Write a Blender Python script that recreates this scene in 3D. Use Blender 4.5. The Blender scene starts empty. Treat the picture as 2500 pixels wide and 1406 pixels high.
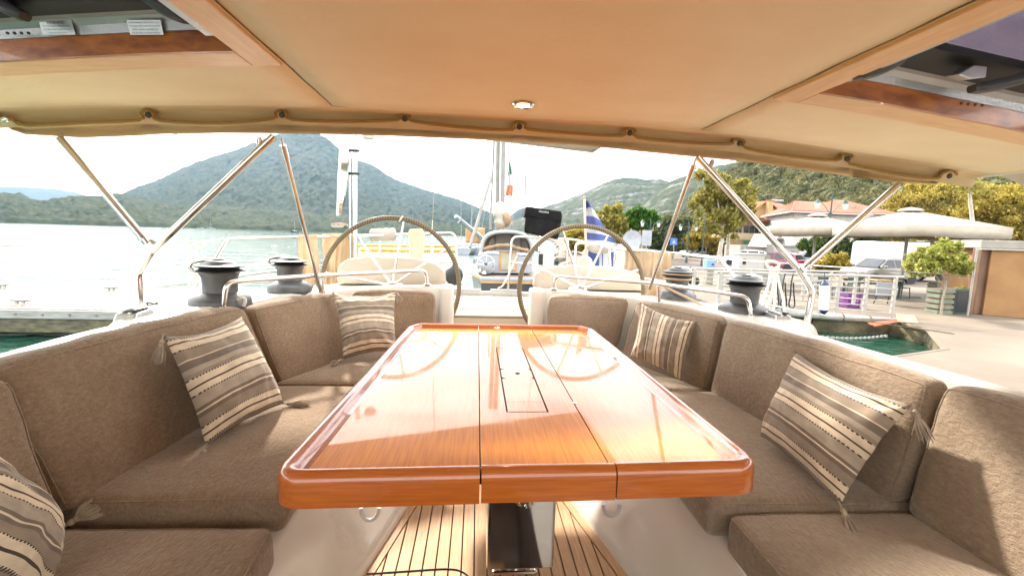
import bpy, bmesh, math, random
from mathutils import Vector, Matrix, noise as mnoise
random.seed(7)
sc = bpy.context.scene
R_ = math.radians
# ---------------------------------------------------------------- camera
CAM = Vector((0.0, 0.0, 1.25)); FPX = 1100.0
_yaw, _pit, _rol = R_(4.6), R_(6.6), R_(1.75)
CF = Vector((math.sin(_yaw)*math.cos(_pit), math.cos(_yaw)*math.cos(_pit), -math.sin(_pit)))
_r0 = Vector((math.cos(_yaw), -math.sin(_yaw), 0)); _u0 = _r0.cross(CF)
CR = _r0*math.cos(_rol) + _u0*math.sin(_rol); CU = -_r0*math.sin(_rol) + _u0*math.cos(_rol)
cam_data = bpy.data.cameras.new('camera'); cam = bpy.data.objects.new('camera', cam_data)
sc.collection.objects.link(cam); sc.camera = cam
cam_data.sensor_width = 36.0; cam_data.lens = 36.0*FPX/2500.0
cam_data.clip_start = 0.05; cam_data.clip_end = 12000
_m = Matrix((CR, CU, -CF)).transposed().to_4x4(); _m.translation = CAM
cam.matrix_world = _m
# ---------------------------------------------------------------- sky, sun, exposure
SUN_AZ, SUN_EL = R_(-24), R_(34)          # azimuth from +Y towards +X
SUN_DIR = Vector((math.sin(SUN_AZ)*math.cos(SUN_EL), math.cos(SUN_AZ)*math.cos(SUN_EL), math.sin(SUN_EL)))
world = bpy.data.worlds.new('World'); sc.world = world; world.use_nodes = True
wn = world.node_tree.nodes; wl = world.node_tree.links
bg = wn['Background']
sky = wn.new('ShaderNodeTexSky'); sky.sky_type = 'NISHITA'; sky.sun_disc = False
sky.sun_elevation = SUN_EL; sky.sun_rotation = SUN_AZ
sky.air_density = 1.0; sky.dust_density = 6.0; sky.ozone_density = 1.0; sky.altitude = 0
wtc = wn.new('ShaderNodeTexCoord')
wmap = wn.new('ShaderNodeMapping'); wmap.inputs['Scale'].default_value = (1.6, 1.6, 7.0)
wnz = wn.new('ShaderNodeTexNoise'); wnz.inputs['Scale'].default_value = 2.2; wnz.inputs['Detail'].default_value = 7
wnz.inputs['Roughness'].default_value = .55
wcr = wn.new('ShaderNodeValToRGB'); wcr.color_ramp.elements[0].position = .36; wcr.color_ramp.elements[0].color = (.80, .80, .80, 1)
wcr.color_ramp.elements[1].position = .62; wcr.color_ramp.elements[1].color = (.93, .93, .93, 1)
wcl = wn.new('ShaderNodeValToRGB'); wcl.color_ramp.elements[0].position = .35; wcl.color_ramp.elements[0].color = (8.5, 8.9, 9.4, 1)
_e = wcl.color_ramp.elements.new(.47); _e.color = (13.0, 13.2, 13.5, 1)
wcl.color_ramp.elements[1].position = .6; wcl.color_ramp.elements[1].color = (15.5, 15.5, 15.2, 1)
wmx = wn.new('ShaderNodeMix'); wmx.data_type = 'RGBA'
wl.new(wtc.outputs['Generated'], wmap.inputs['Vector']); wl.new(wmap.outputs['Vector'], wnz.inputs['Vector'])
wl.new(wnz.outputs['Fac'], wcr.inputs['Fac']); wl.new(wnz.outputs['Fac'], wcl.inputs['Fac'])
wl.new(wcr.outputs['Color'], wmx.inputs[0]); wl.new(sky.outputs['Color'], wmx.inputs[6]); wl.new(wcl.outputs['Color'], wmx.inputs[7])
wl.new(wmx.outputs[2], bg.inputs['Color']); bg.inputs['Strength'].default_value = 0.10
sun_l = bpy.data.lights.new('sun', 'SUN'); sun_l.energy = 3.1; sun_l.angle = R_(3.0); sun_l.color = (1.0, .93, .82)
sun_o = bpy.data.objects.new('sun', sun_l); sc.collection.objects.link(sun_o)
sun_o.rotation_euler = SUN_DIR.to_track_quat('Z', 'Y').to_euler(); sun_o.location = SUN_DIR*60
sc.view_settings.view_transform = 'Standard'; sc.view_settings.look = 'None'
sc.view_settings.exposure = 1.92; sc.view_settings.gamma = 1.0
sc.render.engine = 'CYCLES'
cy = sc.cycles
cy.use_denoising = True
cy.max_bounces = 8; cy.diffuse_bounces = 4; cy.glossy_bounces = 4; cy.transmission_bounces = 4; cy.transparent_max_bounces = 8
cy.volume_bounces = 0; cy.caustics_reflective = False; cy.caustics_refractive = False
cy.sample_clamp_indirect = 6.0; cy.sample_clamp_direct = 0
# ---------------------------------------------------------------- pixel -> place helpers (photograph pixels, 2500 wide)
def ray(x, y): return CF + CR*((x-1250)/FPX) - CU*((y-703)/FPX)
def PZ(x, y, z): d = ray(x, y); return CAM + d*((z-CAM.z)/d.z)
def PY(x, y, Y): d = ray(x, y); return CAM + d*(Y/d.y)
def PX(x, y, X): d = ray(x, y); return CAM + d*(X/d.x)
def V(*a): return Vector(a)
# ---------------------------------------------------------------- mesh builder
COL = sc.collection
class MB:
    def __init__(s): s.v = []; s.f = []; s.uv = {}
    def add(s, vs, fs):
        o = len(s.v); s.v += [tuple(v) for v in vs]; s.f += [tuple(i+o for i in f) for f in fs]; return s
    def box(s, c, size, rz=0, rot=None):
        m = rot if rot is not None else Matrix.Rotation(rz, 3, 'Z')
        c = Vector(c); h = Vector(size)/2
        vs = [c + m @ Vector((x*h.x, y*h.y, z*h.z)) for z in (-1, 1) for y in (-1, 1) for x in (-1, 1)]
        return s.add(vs, [(0,2,3,1),(4,5,7,6),(0,1,5,4),(2,6,7,3),(0,4,6,2),(1,3,7,5)])
    def hexa(s, c8):   # bottom 4 ccw, top 4 ccw
        return s.add(c8, [(3,2,1,0),(4,5,6,7),(0,1,5,4),(1,2,6,5),(2,3,7,6),(3,0,4,7)])
    def prism(s, poly, z0, z1):
        n = len(poly); vs = [(p[0], p[1], z0) for p in poly] + [(p[0], p[1], z1) for p in poly]
        return s.add(vs, [tuple(range(n))[::-1], tuple(range(n, 2*n))] + [(i, (i+1) % n, n+(i+1) % n, n+i) for i in range(n)])
    def extrude(s, poly, d):   # poly of 3d points, vector d
        n = len(poly); d = Vector(d); vs = [Vector(p) for p in poly]; vs = vs + [v+d for v in vs]
        return s.add(vs, [tuple(range(n))[::-1], tuple(range(n, 2*n))] + [(i, (i+1) % n, n+(i+1) % n, n+i) for i in range(n)])
    def tube(s, pts, r, n=10, closed=False, caps=True):
        pts = [Vector(p) for p in pts]; m = len(pts)
        rr = r if isinstance(r, (list, tuple)) else [r]*m
        t = []
        for i in range(m):
            a = pts[(i-1) % m] if (closed or i > 0) else pts[i]; b = pts[(i+1) % m] if (closed or i < m-1) else pts[i]
            d = b-a; t.append(d.normalized() if d.length > 1e-9 else Vector((0,0,1)))
        up = Vector((0,0,1)) if abs(t[0].z) < .9 else Vector((1,0,0))
        nx = t[0].cross(up).normalized(); vs = []
        for i in range(m):
            if i > 0:
                q = t[i-1].rotation_difference(t[i]); nx = q @ nx
            nx = (nx - t[i]*nx.dot(t[i])).normalized(); ny = t[i].cross(nx)
            for k in range(n):
                a = 2*math.pi*k/n; vs.append(pts[i] + (nx*math.cos(a) + ny*math.sin(a))*rr[i])
        fs = []
        for i in range(m if closed else m-1):
            j = (i+1) % m
            for k in range(n): fs.append((i*n+k, i*n+(k+1) % n, j*n+(k+1) % n, j*n+k))
        if caps and not closed: fs += [tuple(range(n))[::-1], tuple(range((m-1)*n, m*n))]
        return s.add(vs, fs)
    def lathe(s, prof, c=(0,0,0), n=24, axis=None):   # prof [(r,z)]
        c = Vector(c); q = Vector((0,0,1)).rotation_difference(Vector(axis).normalized()) if axis is not None else None
        vs = []
        for r, z in prof:
            for k in range(n):
                a = 2*math.pi*k/n; p = Vector((r*math.cos(a), r*math.sin(a), z)); vs.append(c + (q @ p if q else p))
        fs = [(i*n+k, i*n+(k+1) % n, (i+1)*n+(k+1) % n, (i+1)*n+k) for i in range(len(prof)-1) for k in range(n)]
        fs += [tuple(range(n))[::-1], tuple(range((len(prof)-1)*n, len(prof)*n))]
        return s.add(vs, fs)
    def grid(s, fn, nu, nv, uv=False, closed_u=False):
        o = len(s.v)
        for j in range(nv+1):
            for i in range(nu+1):
                s.v.append(tuple(fn(i/nu, j/nv)))
                if uv: s.uv[len(s.v)-1] = (i/nu, j/nv)
        for j in range(nv):
            for i in range(nu):
                a = o+j*(nu+1)+i; s.f.append((a, a+1, a+nu+2, a+nu+1))
        return s
    def loft(s, secs, closed=False, caps=True):   # secs: list of lists of points (same count); closed sections
        n = len(secs[0]); o = len(s.v)
        for q in secs: s.v += [tuple(p) for p in q]
        for i in range(len(secs)-1):
            for k in range(n if closed else n-1):
                s.f.append((o+i*n+k, o+i*n+(k+1) % n, o+(i+1)*n+(k+1) % n, o+(i+1)*n+k))
        if caps and closed: s.f += [tuple(o+k for k in range(n))[::-1], tuple(o+(len(secs)-1)*n+k for k in range(n))]
        return s
    def build(s, name, mat, parent=None, smooth=35, bevel=0, seg=2, solid=0, sub=0):
        me = bpy.data.meshes.new(name); me.from_pydata(s.v, [], s.f); me.validate()
        bm = bmesh.new(); bm.from_mesh(me); bmesh.ops.recalc_face_normals(bm, faces=bm.faces) if len(s.f) < 60000 else None
        bm.to_mesh(me); bm.free()
        if s.uv:
            ul = me.uv_layers.new(name='UVMap')
            for l in me.loops: ul.data[l.index].uv = s.uv.get(l.vertex_index, (0, 0))
        if mat is not None:
            for mm in (mat if isinstance(mat, (list, tuple)) else [mat]): me.materials.append(mm)
        if smooth:
            me.polygons.foreach_set('use_smooth', [True]*len(me.polygons))
            if smooth < 180: me.set_sharp_from_angle(angle=R_(smooth))
        o = bpy.data.objects.new(name, me); COL.objects.link(o)
        if solid: md = o.modifiers.new('solid', 'SOLIDIFY'); md.thickness = solid; md.offset = 0
        if bevel:
            md = o.modifiers.new('bevel', 'BEVEL'); md.width = bevel; md.segments = seg; md.limit_method = 'ANGLE'; md.angle_limit = R_(40)
        if sub: md = o.modifiers.new('sub', 'SUBSURF'); md.levels = sub; md.render_levels = sub
        if parent is not None:
            o.parent = parent; o.matrix_parent_inverse = wmat(parent).inverted()
        return o
def wmat(o):
    m = o.matrix_basis.copy()
    if o.parent: m = wmat(o.parent) @ o.matrix_parent_inverse @ m
    return m
def tag(o, label, cat, group=None, kind=None):
    if label: o['label'] = label
    if cat: o['category'] = cat
    if group: o['group'] = group
    if kind: o['kind'] = kind
    return o
def thing(name, label, cat, loc=(0,0,0), rz=0, group=None):
    o = bpy.data.objects.new(name, None); COL.objects.link(o); o.empty_display_size = .1
    o.location = loc; o.rotation_euler = (0, 0, rz)
    return tag(o, label, cat, group)
def copy_tree(o, parent=None):
    c = o.copy(); COL.objects.link(c); c.parent = parent
    if parent is not None: c.matrix_parent_inverse = o.matrix_parent_inverse.copy()
    for ch in list(o.children): copy_tree(ch, c)
    return c
def fillet(pts, r, seg=6, closed=False):
    pts = [Vector(p) for p in pts]; out = []; n = len(pts)
    rr = r if isinstance(r, (list, tuple)) else [r]*n
    for i, p in enumerate(pts):
        if not closed and (i == 0 or i == n-1): out.append(p); continue
        a, b = pts[i-1]-p, pts[(i+1) % n]-p; ua, ub = a.normalized(), b.normalized()
        ang = ua.angle(ub)
        if rr[i] <= 0 or ang > math.pi-.02: out.append(p); continue
        d = min(rr[i]/math.tan(ang/2), a.length*.49, b.length*.49)
        p0, p1 = p+ua*d, p+ub*d
        for k in range(seg+1):
            t = k/seg; out.append(p0*(1-t)**2 + p*2*t*(1-t) + p1*t*t)
    return out
def spline(pts, n=8, closed=False):
    pts = [Vector(p) for p in pts]; m = len(pts); out = []
    for i in range(m if closed else m-1):
        p1, p2 = pts[i], pts[(i+1) % m]
        p0 = pts[(i-1) % m] if (closed or i > 0) else p1*2-p2
        p3 = pts[(i+2) % m] if (closed or i < m-2) else p2*2-p1
        for k in range(n):
            t = k/n
            out.append(.5*((2*p1)+(p2-p0)*t+(2*p0-5*p1+4*p2-p3)*t*t+(-p0+3*p1-3*p2+p3)*t**3))
    if not closed: out.append(pts[-1])
    return out
def lerp(a, b, t): return a+(b-a)*t
def interp(tab, x):
    if x <= tab[0][0]: return tab[0][1]
    for (x0, y0), (x1, y1) in zip(tab, tab[1:]):
        if x <= x1: return y0+(y1-y0)*(x-x0)/(x1-x0)
    return tab[-1][1]
# ---------------------------------------------------------------- materials
def new_mat(name):
    m = bpy.data.materials.new(name); m.use_nodes = True
    return m, m.node_tree.nodes, m.node_tree.links, m.node_tree.nodes['Principled BSDF']
def mat(name, col, rough=.5, metal=0, col2=None, scale=8, detail=5, stretch=(1,1,1), bump=0, bscale=None, bdist=.01, coat=0, sheen=0, spec=None,
        lo=.35, hi=.65, trans=0, alpha=1, rvar=0, bstretch=None, sss=0):
    m, N, L, b = new_mat(name)
    b.inputs['Roughness'].default_value = rough; b.inputs['Metallic'].default_value = metal
    if spec is not None: b.inputs['Specular IOR Level'].default_value = spec
    if coat: b.inputs['Coat Weight'].default_value = coat; b.inputs['Coat Roughness'].default_value = .04
    if sheen: b.inputs['Sheen Weight'].default_value = sheen; b.inputs['Sheen Roughness'].default_value = .45; b.inputs['Sheen Tint'].default_value = (1, .93, .83, 1)
    if trans: b.inputs['Transmission Weight'].default_value = trans
    if alpha < 1: b.inputs['Alpha'].default_value = alpha
    c4 = (*col, 1)
    b.inputs['Base Color'].default_value = c4
    tc = N.new('ShaderNodeTexCoord')
    def nz(sc_, st, det=detail):
        mp = N.new('ShaderNodeMapping'); mp.inputs['Scale'].default_value = st; L.new(tc.outputs['Object'], mp.inputs['Vector'])
        n = N.new('ShaderNodeTexNoise'); n.inputs['Scale'].default_value = sc_; n.inputs['Detail'].default_value = det
        L.new(mp.outputs['Vector'], n.inputs['Vector']); return n
    if col2 is not None:
        n = nz(scale, stretch); r = N.new('ShaderNodeValToRGB')
        r.color_ramp.elements[0].position = lo; r.color_ramp.elements[0].color = c4
        r.color_ramp.elements[1].position = hi; r.color_ramp.elements[1].color = (*col2, 1)
        L.new(n.outputs['Fac'], r.inputs['Fac']); L.new(r.outputs['Color'], b.inputs['Base Color'])
        if rvar:
            mr = N.new('ShaderNodeMapRange'); mr.inputs[3].default_value = rough-rvar; mr.inputs[4].default_value = rough+rvar
            L.new(n.outputs['Fac'], mr.inputs[0]); L.new(mr.outputs[0], b.inputs['Roughness'])
    if bump:
        n2 = nz(bscale or scale, bstretch or stretch, 3); bp = N.new('ShaderNodeBump'); bp.inputs['Strength'].default_value = bump; bp.inputs['Distance'].default_value = bdist
        L.new(n2.outputs['Fac'], bp.inputs['Height']); L.new(bp.outputs['Normal'], b.inputs['Normal'])
    return m
def smudge(m, lo=.02, hi=.11, sc=7):
    N, L = m.node_tree.nodes, m.node_tree.links; b = N['Principled BSDF']; tc = N.new('ShaderNodeTexCoord'); n = N.new('ShaderNodeTexNoise'); n.inputs['Scale'].default_value = sc; n.inputs['Detail'].default_value = 8; n.inputs['Roughness'].default_value = .7
    r = N.new('ShaderNodeMapRange'); r.inputs[1].default_value = .42; r.inputs[2].default_value = .72; r.inputs[3].default_value = lo; r.inputs[4].default_value = hi
    L.new(tc.outputs['Object'], n.inputs['Vector']); L.new(n.outputs['Fac'], r.inputs[0]); L.new(r.outputs[0], b.inputs['Coat Roughness'])
M = {}
M['gel'] = mat('gelcoat', (.74,.70,.62), .28, col2=(.68,.635,.55), scale=2.5, coat=.3, rvar=.06)
M['gel_cream'] = mat('gelcoat_cream', (.54,.46,.355), .35, col2=(.48,.405,.31), scale=3, rvar=.06)
M['steel'] = mat('stainless_steel', (.78,.76,.73), .13, 1, col2=(.66,.64,.61), scale=9, rvar=.05)
M['steel_box'] = mat('polished_steel_plate', (.62,.60,.57), .07, 1, bump=.05, bscale=2.5, bdist=.02)
M['alu'] = mat('anodised_aluminium', (.55,.55,.55), .38, .8, col2=(.62,.62,.60), scale=30)
M['varnish'] = mat('varnished_teak', (.82,.30,.026), .30, col2=(.62,.175,.012), scale=6, stretch=(26,1.2,26), detail=7, coat=.62, lo=.3, hi=.7, bump=.015, bscale=1.7, bstretch=(1,1,1), bdist=.02, spec=.12)
M['varnish_x'] = mat('varnished_teak_crosswise', (.50,.135,.020), .30, col2=(.36,.082,.012), scale=6, stretch=(1.2,26,26), detail=7, coat=1.0, lo=.3, hi=.7, bump=.02, bscale=3, bstretch=(1,1,1), bdist=.02, spec=.3)
smudge(M['varnish']); smudge(M['varnish_x'])
M['hatch_wood'] = mat('worn_varnished_trim', (.56,.175,.026), .35, col2=(.25,.060,.009), scale=5, stretch=(2,6,6), detail=8, coat=.4, lo=.38, hi=.68, bump=.1, bscale=40, bdist=.003)
M['trim_light'] = mat('pale_oak_trim', (.88,.55,.27), .4, col2=(.80,.46,.20), scale=4, stretch=(14,2,14), detail=6, bump=.12, bscale=40, bdist=.004)
M['trim_x'] = mat('pale_oak_trim_crosswise', (.88,.56,.29), .4, col2=(.80,.47,.22), scale=4, stretch=(2,14,14), detail=6, bump=.12, bscale=40, bdist=.004)
M['teak'] = mat('weathered_teak', (.58,.36,.185), .62, col2=(.46,.265,.125), scale=5, stretch=(22,1.4,22), detail=8, bump=.12, bscale=22, bdist=.003, bstretch=(20,1,20))
M['teak_pale'] = mat('sun_bleached_teak', (.27,.215,.16), .7, col2=(.20,.155,.11), scale=5, stretch=(18,1.4,18), detail=6)
M['caulk'] = mat('black_caulk', (.012,.012,.012), .6)
M['rubber'] = mat('black_rubber', (.02,.02,.02), .55)
M['plastic_dark'] = mat('dark_grey_plastic', (.035,.035,.035), .42, col2=(.05,.048,.045), scale=20)
M['vinyl'] = mat('headliner_vinyl', (.93,.745,.50), .55, col2=(.89,.69,.44), scale=3, stretch=(1,1.3,1), bump=.6, bscale=30, bdist=.005, bstretch=(1,1.3,1))
M['canvas'] = mat('beige_canvas', (.86,.66,.42), .75, col2=(.80,.59,.36), scale=4, bump=.12, bscale=300, bdist=.002)
M['piping'] = mat('ochre_piping', (.36,.21,.06), .6, bump=.2, bscale=200)
M['white_paint'] = mat('white_paint', (.56,.55,.53), .35)
M['white_fabric'] = mat('white_sailcloth', (.42,.385,.325), .8, col2=(.35,.315,.26), scale=6, bump=.2, bscale=30, bdist=.01)
M['thread'] = mat('stitch_thread', (.80,.66,.45), .8)
M['chrome'] = mat('chrome', (.85,.83,.80), .06, 1)
# ================================================================ the yacht we stand on
def velour(name, c1, c2, c3, bs=105):
    m, N, L, b = new_mat(name)
    tc = N.new('ShaderNodeTexCoord')
    n1 = N.new('ShaderNodeTexNoise'); n1.inputs['Scale'].default_value = 3.2; n1.inputs['Detail'].default_value = 9; n1.inputs['Roughness'].default_value = .72
    mp = N.new('ShaderNodeMapping'); mp.inputs['Scale'].default_value = (1, .45, 1)
    n2 = N.new('ShaderNodeTexNoise'); n2.inputs['Scale'].default_value = bs; n2.inputs['Detail'].default_value = 4; n2.inputs['Roughness'].default_value = .7
    L.new(tc.outputs['Object'], n1.inputs['Vector']); L.new(tc.outputs['Object'], mp.inputs['Vector']); L.new(mp.outputs['Vector'], n2.inputs['Vector'])
    r = N.new('ShaderNodeValToRGB'); e = r.color_ramp.elements
    e[0].position = .25; e[0].color = (*c1, 1); e[1].position = .75; e[1].color = (*c2, 1); k = e.new(.5); k.color = (*c3, 1)
    mx = N.new('ShaderNodeMath'); mx.operation = 'ADD'
    s1 = N.new('ShaderNodeMath'); s1.operation = 'MULTIPLY'; s1.inputs[1].default_value = .50
    s2 = N.new('ShaderNodeMath'); s2.operation = 'MULTIPLY'; s2.inputs[1].default_value = .50
    L.new(n1.outputs['Fac'], s1.inputs[0]); L.new(n2.outputs['Fac'], s2.inputs[0]); L.new(s1.outputs[0], mx.inputs[0]); L.new(s2.outputs[0], mx.inputs[1])
    L.new(mx.outputs[0], r.inputs['Fac']); L.new(r.outputs['Color'], b.inputs['Base Color'])
    b.inputs['Roughness'].default_value = .85; b.inputs['Specular IOR Level'].default_value = .15
    b.inputs['Sheen Weight'].default_value = .55; b.inputs['Sheen Roughness'].default_value = .35; b.inputs['Sheen Tint'].default_value = (1, .9, .78, 1)
    bp = N.new('ShaderNodeBump'); bp.inputs['Strength'].default_value = 1.0; bp.inputs['Distance'].default_value = .006
    L.new(n2.outputs['Fac'], bp.inputs['Height'])
    bp2 = N.new('ShaderNodeBump'); bp2.inputs['Strength'].default_value = .25; bp2.inputs['Distance'].default_value = .03
    L.new(n1.outputs['Fac'], bp2.inputs['Height']); L.new(bp.outputs['Normal'], bp2.inputs['Normal']); L.new(bp2.outputs['Normal'], b.inputs['Normal'])
    return m
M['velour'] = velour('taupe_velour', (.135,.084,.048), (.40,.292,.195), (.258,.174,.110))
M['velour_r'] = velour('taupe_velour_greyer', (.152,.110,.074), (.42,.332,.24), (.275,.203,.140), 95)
CX = .14                                        # centreline of the boat
RZ = [(-2.7,1.70),(-2.4,1.745),(-2.0,1.782),(-1.6,1.808),(-1.0,1.835),(-.4,1.842),(.2,1.840),(.8,1.832),(1.4,1.806),(2.03,1.752),(2.66,1.69),(3.2,1.62)]
def roof_z(x): return (interp(RZ, x-.1)+interp(RZ, x)*2+interp(RZ, x+.1))/4
yacht = thing('sailing_yacht', 'cream yacht cockpit with beige hardtop, teak sole and white coamings around the table', 'yacht', (CX, 2.5, 0))
# ---- sole: planks laid fore and aft, cut off by oblique margin boards
def sole_l(y): return -.40 + (y-1.55)*.235
def sole_r(y): return .60 - (y-1.51)*.245
fl = MB(); fl.add([(-1.3,1.27,-.012),(1.6,1.27,-.012),(1.6,3.7,-.012),(-1.3,3.7,-.012)], [(0,1,2,3)])
M['well'] = mat('dark_companionway', (.16,.135,.135), .5, col2=(.24,.20,.19), scale=3)
wl_ = MB(); wl_.add([V(-.62,-1.1,-.78),V(.30,-1.1,-.78),V(.30,1.27,-.78),V(-.62,1.27,-.78),V(-.62,-1.1,.0),V(.30,-1.1,.0),V(.30,1.27,.0),V(-.62,1.27,.0)], [(0,1,2,3),(0,1,5,4),(1,2,6,5),(2,3,7,6),(3,0,4,7)]); wl_.build('companionway_well', M['well'], yacht, 0)  # unseen well, shaped so the steel pedestal box reflects something dark
for xa, xb in ((.302,1.3),(-1.2,-.622)): MB().add([V(xa,-1.1,-.004),V(xb,-1.1,-.004),V(xb,1.272,-.004),V(xa,1.272,-.004)], [(0,1,2,3)]).build('bridge_deck', M['gel'], yacht, 0)  # unseen cream deck beside the well, placed for the pedestal's pale reflection
for k in range(3): MB().box((-.16, .95-.28*k, -.22-.20*k), (.56, .22, .03)).build('companionway_step', M['teak'], yacht, 0, .006, 1)
floor = fl.build('cockpit_floor', M['caulk'], yacht, 0)
def plank(poly, parent, z=-.006, th=.012, m='teak', bev=.0012):
    return MB().prism(poly, z-th/2, z+th/2).build('plank', M[m], parent, 0, bev, 1)
w = .0485; x = -1.1
Y0, Y1 = 1.28, 3.4
mb_w = .05
while x < 1.3:
    a, b_ = x+.0025, x+w-.0025
    # clip by margins (left line and right line shifted inwards by the margin board's width)
    ya, yb = Y1, Y1
    for xx, k in ((a, 0), (b_, 1)):
        yl = 1.55 + (xx - mb_w + .40)/.235; yr = 1.51 + (.60 - mb_w - xx)/.245
        lim = Y1
        if xx < 0.1: lim = min(lim, yl)
        else: lim = min(lim, yr)
        if k == 0: ya = lim
        else: yb = lim
    if x < .1: yy0 = Y0
    else: yy0 = Y0
    # left boards start where the margin allows: the sole widens towards the cabin
    if min(ya, yb) > Y0+.1: plank([(a, yy0), (b_, yy0), (b_, yb), (a, ya)], floor)
    x += w
for sgn, fn in ((0, sole_l), (1, sole_r)):
    if sgn == 0: plank([(fn(Y0), Y0), (fn(Y0)+mb_w-.005, Y0), (fn(3.4)+mb_w-.005, 3.4), (fn(3.4), 3.4)], floor)
    else: plank([(fn(Y0)-mb_w+.005, Y0), (fn(Y0), Y0), (fn(3.4), 3.4), (fn(3.4)-mb_w+.005, 3.4)], floor)
# inlaid locker-lid seam at the near end of the sole
q = spline([PZ(895,1400,.0012), PZ(1000,1393,.0012), PZ(1090,1388,.0012), PZ(1130,1396,.0012), PZ(1160,1425,.0012)], 6)
MB().tube(q, .0032, 5).build('lid_seam', M['caulk'], floor, 0)
# ---- seat bases: flared gelcoat mouldings
def seat_base(side):
    secs = []
    for i in range(25):
        y = -1.0 + i*(4.25/24)
        if side < 0:
            fx = sole_l(y)-.002; sx = interp([(-1,-.50),(.9,-.52),(1.37,-.60),(2.0,-.60),(2.4,-.56),(2.8,-.42),(3.25,-.28)], y); bx = -1.5
        else:
            fx = sole_r(y)+.002; sx = interp([(-1,.74),(.9,.76),(1.3,.80),(2.0,.80),(2.4,.77),(2.8,.66),(3.25,.52)], y); bx = 1.75
        d = 1 if side > 0 else -1
        if (sx-fx)*d < .03: fx = sx-.03*d
        secs.append([(fx-.012*d, y, 0), (fx-.003*d, y, .022), (fx+.02*d, y, .04), (lerp(fx, sx, .55), y, .16), (sx-.01*d, y, .285), (sx+.012*d, y, .30), (bx, y, .305)])
    return MB().loft(secs).build('seat_base', M['gel'], yacht, 50)
seat_base(-1); seat_base(1)
for (x, y) in ((905,1212), (1492,1205)):        # little recessed rings in the seat fronts
    c = PZ(x, y, .25); c.z = .25; c = PY(x, y, 1.72 if x < 1000 else 1.75)
    rg = [c + V(.035*math.cos(a), -.012-.01*abs(math.sin(a)), -.04+.045*math.sin(a)) for a in [math.pi+math.pi*k/10 for k in range(11)]]
    MB().tube(rg, .008, 8).build('lift_ring', M['white_paint'], yacht)
# ---- coamings: a moulded wall wrapping each half of the U
LP = [(-1.40,-1.0),(-1.42,.6),(-1.44,1.4),(-1.46,1.9),(-1.37,2.45),(-1.24,2.85),(-1.06,3.17),(-.80,3.38),(-.55,3.44),(-.245,3.45)]
RP = [(1.62,-1.0),(1.62,.6),(1.60,1.3),(1.55,1.9),(1.50,2.4),(1.36,2.85),(1.20,3.10),(.98,3.26),(.75,3.33),(.485,3.34)]
def coaming(path, side):
    pts = spline([(x, y, 0) for x, y in path], 6)
    secs = []
    for i, p in enumerate(pts):
        a, b_ = pts[max(0, i-1)], pts[min(len(pts)-1, i+1)]
        t = (b_-a).normalized(); n = V(-t.y, t.x, 0)*(1 if side < 0 else -1)
        s = i/(len(pts)-1)
        wd = interp([(2.0,.12),(2.32,.40),(2.75,.40),(3.05,.28),(3.3,.12)], p.y) if s < .85 else .11
        zt = interp([(0,.83),(.55,.83),(1,.86)], s)
        pr = [(-.02,.28),(0,.60),(.0,zt-.03),(.008,zt-.01),(.03,zt),(wd-.05,zt-.005),(wd-.015,zt-.02),(wd,zt-.05),(wd+.05,.60),(wd+.06,.30)]
        if s > .8: pr = [(u if u < wd else wd+.004*(u > wd), z if z > .35 else .05) for u, z in pr]
        secs.append([p + n*u + V(0,0,z) for u, z in pr])
    m = MB(); m.loft(secs, closed=True)
    return m.build('coaming', M['gel'], yacht, 40)
coaming(LP, -1); coaming(RP, 1)
# aft ends of the coamings: rounded posts beside the walkway
for (x, y) in ((-.225, 3.50), (.465, 3.40)):
    m = MB(); pl = fillet([(x-.055,y-.09,0),(x+.055,y-.09,0),(x+.055,y+.09,0),(x-.055,y+.09,0)], .035, 5, True)
    m.prism([(p.x, p.y) for p in pl], .0, .855); m.build('coaming_end', M['gel'], yacht, 40, .02, 3)
# ---- side decks and hull
for side in (-1, 1):
    secs = []
    for i in range(27):
        y = -2.5+i*.335
        hb = interp([(-2.5,2.15),(1,2.25),(3,2.2),(4.6,1.95),(6.21,1.6)], y)
        xi = CX+side*interp([(2.2,1.78),(2.8,1.55),(3.4,1.30),(3.7,1.22),(6.2,1.22)], y); xo = CX+side*hb
        secs.append([(xi, y, .60), (xo-side*.06, y, .60), (xo-side*.05, y, .64), (xo-side*.01, y, .64), (xo, y, .60), (xo-side*.04, y, .1), (xo-side*.36, y, -1.6)])
    MB().loft(secs).build('side_deck', M['gel'], yacht, 30)
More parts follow.
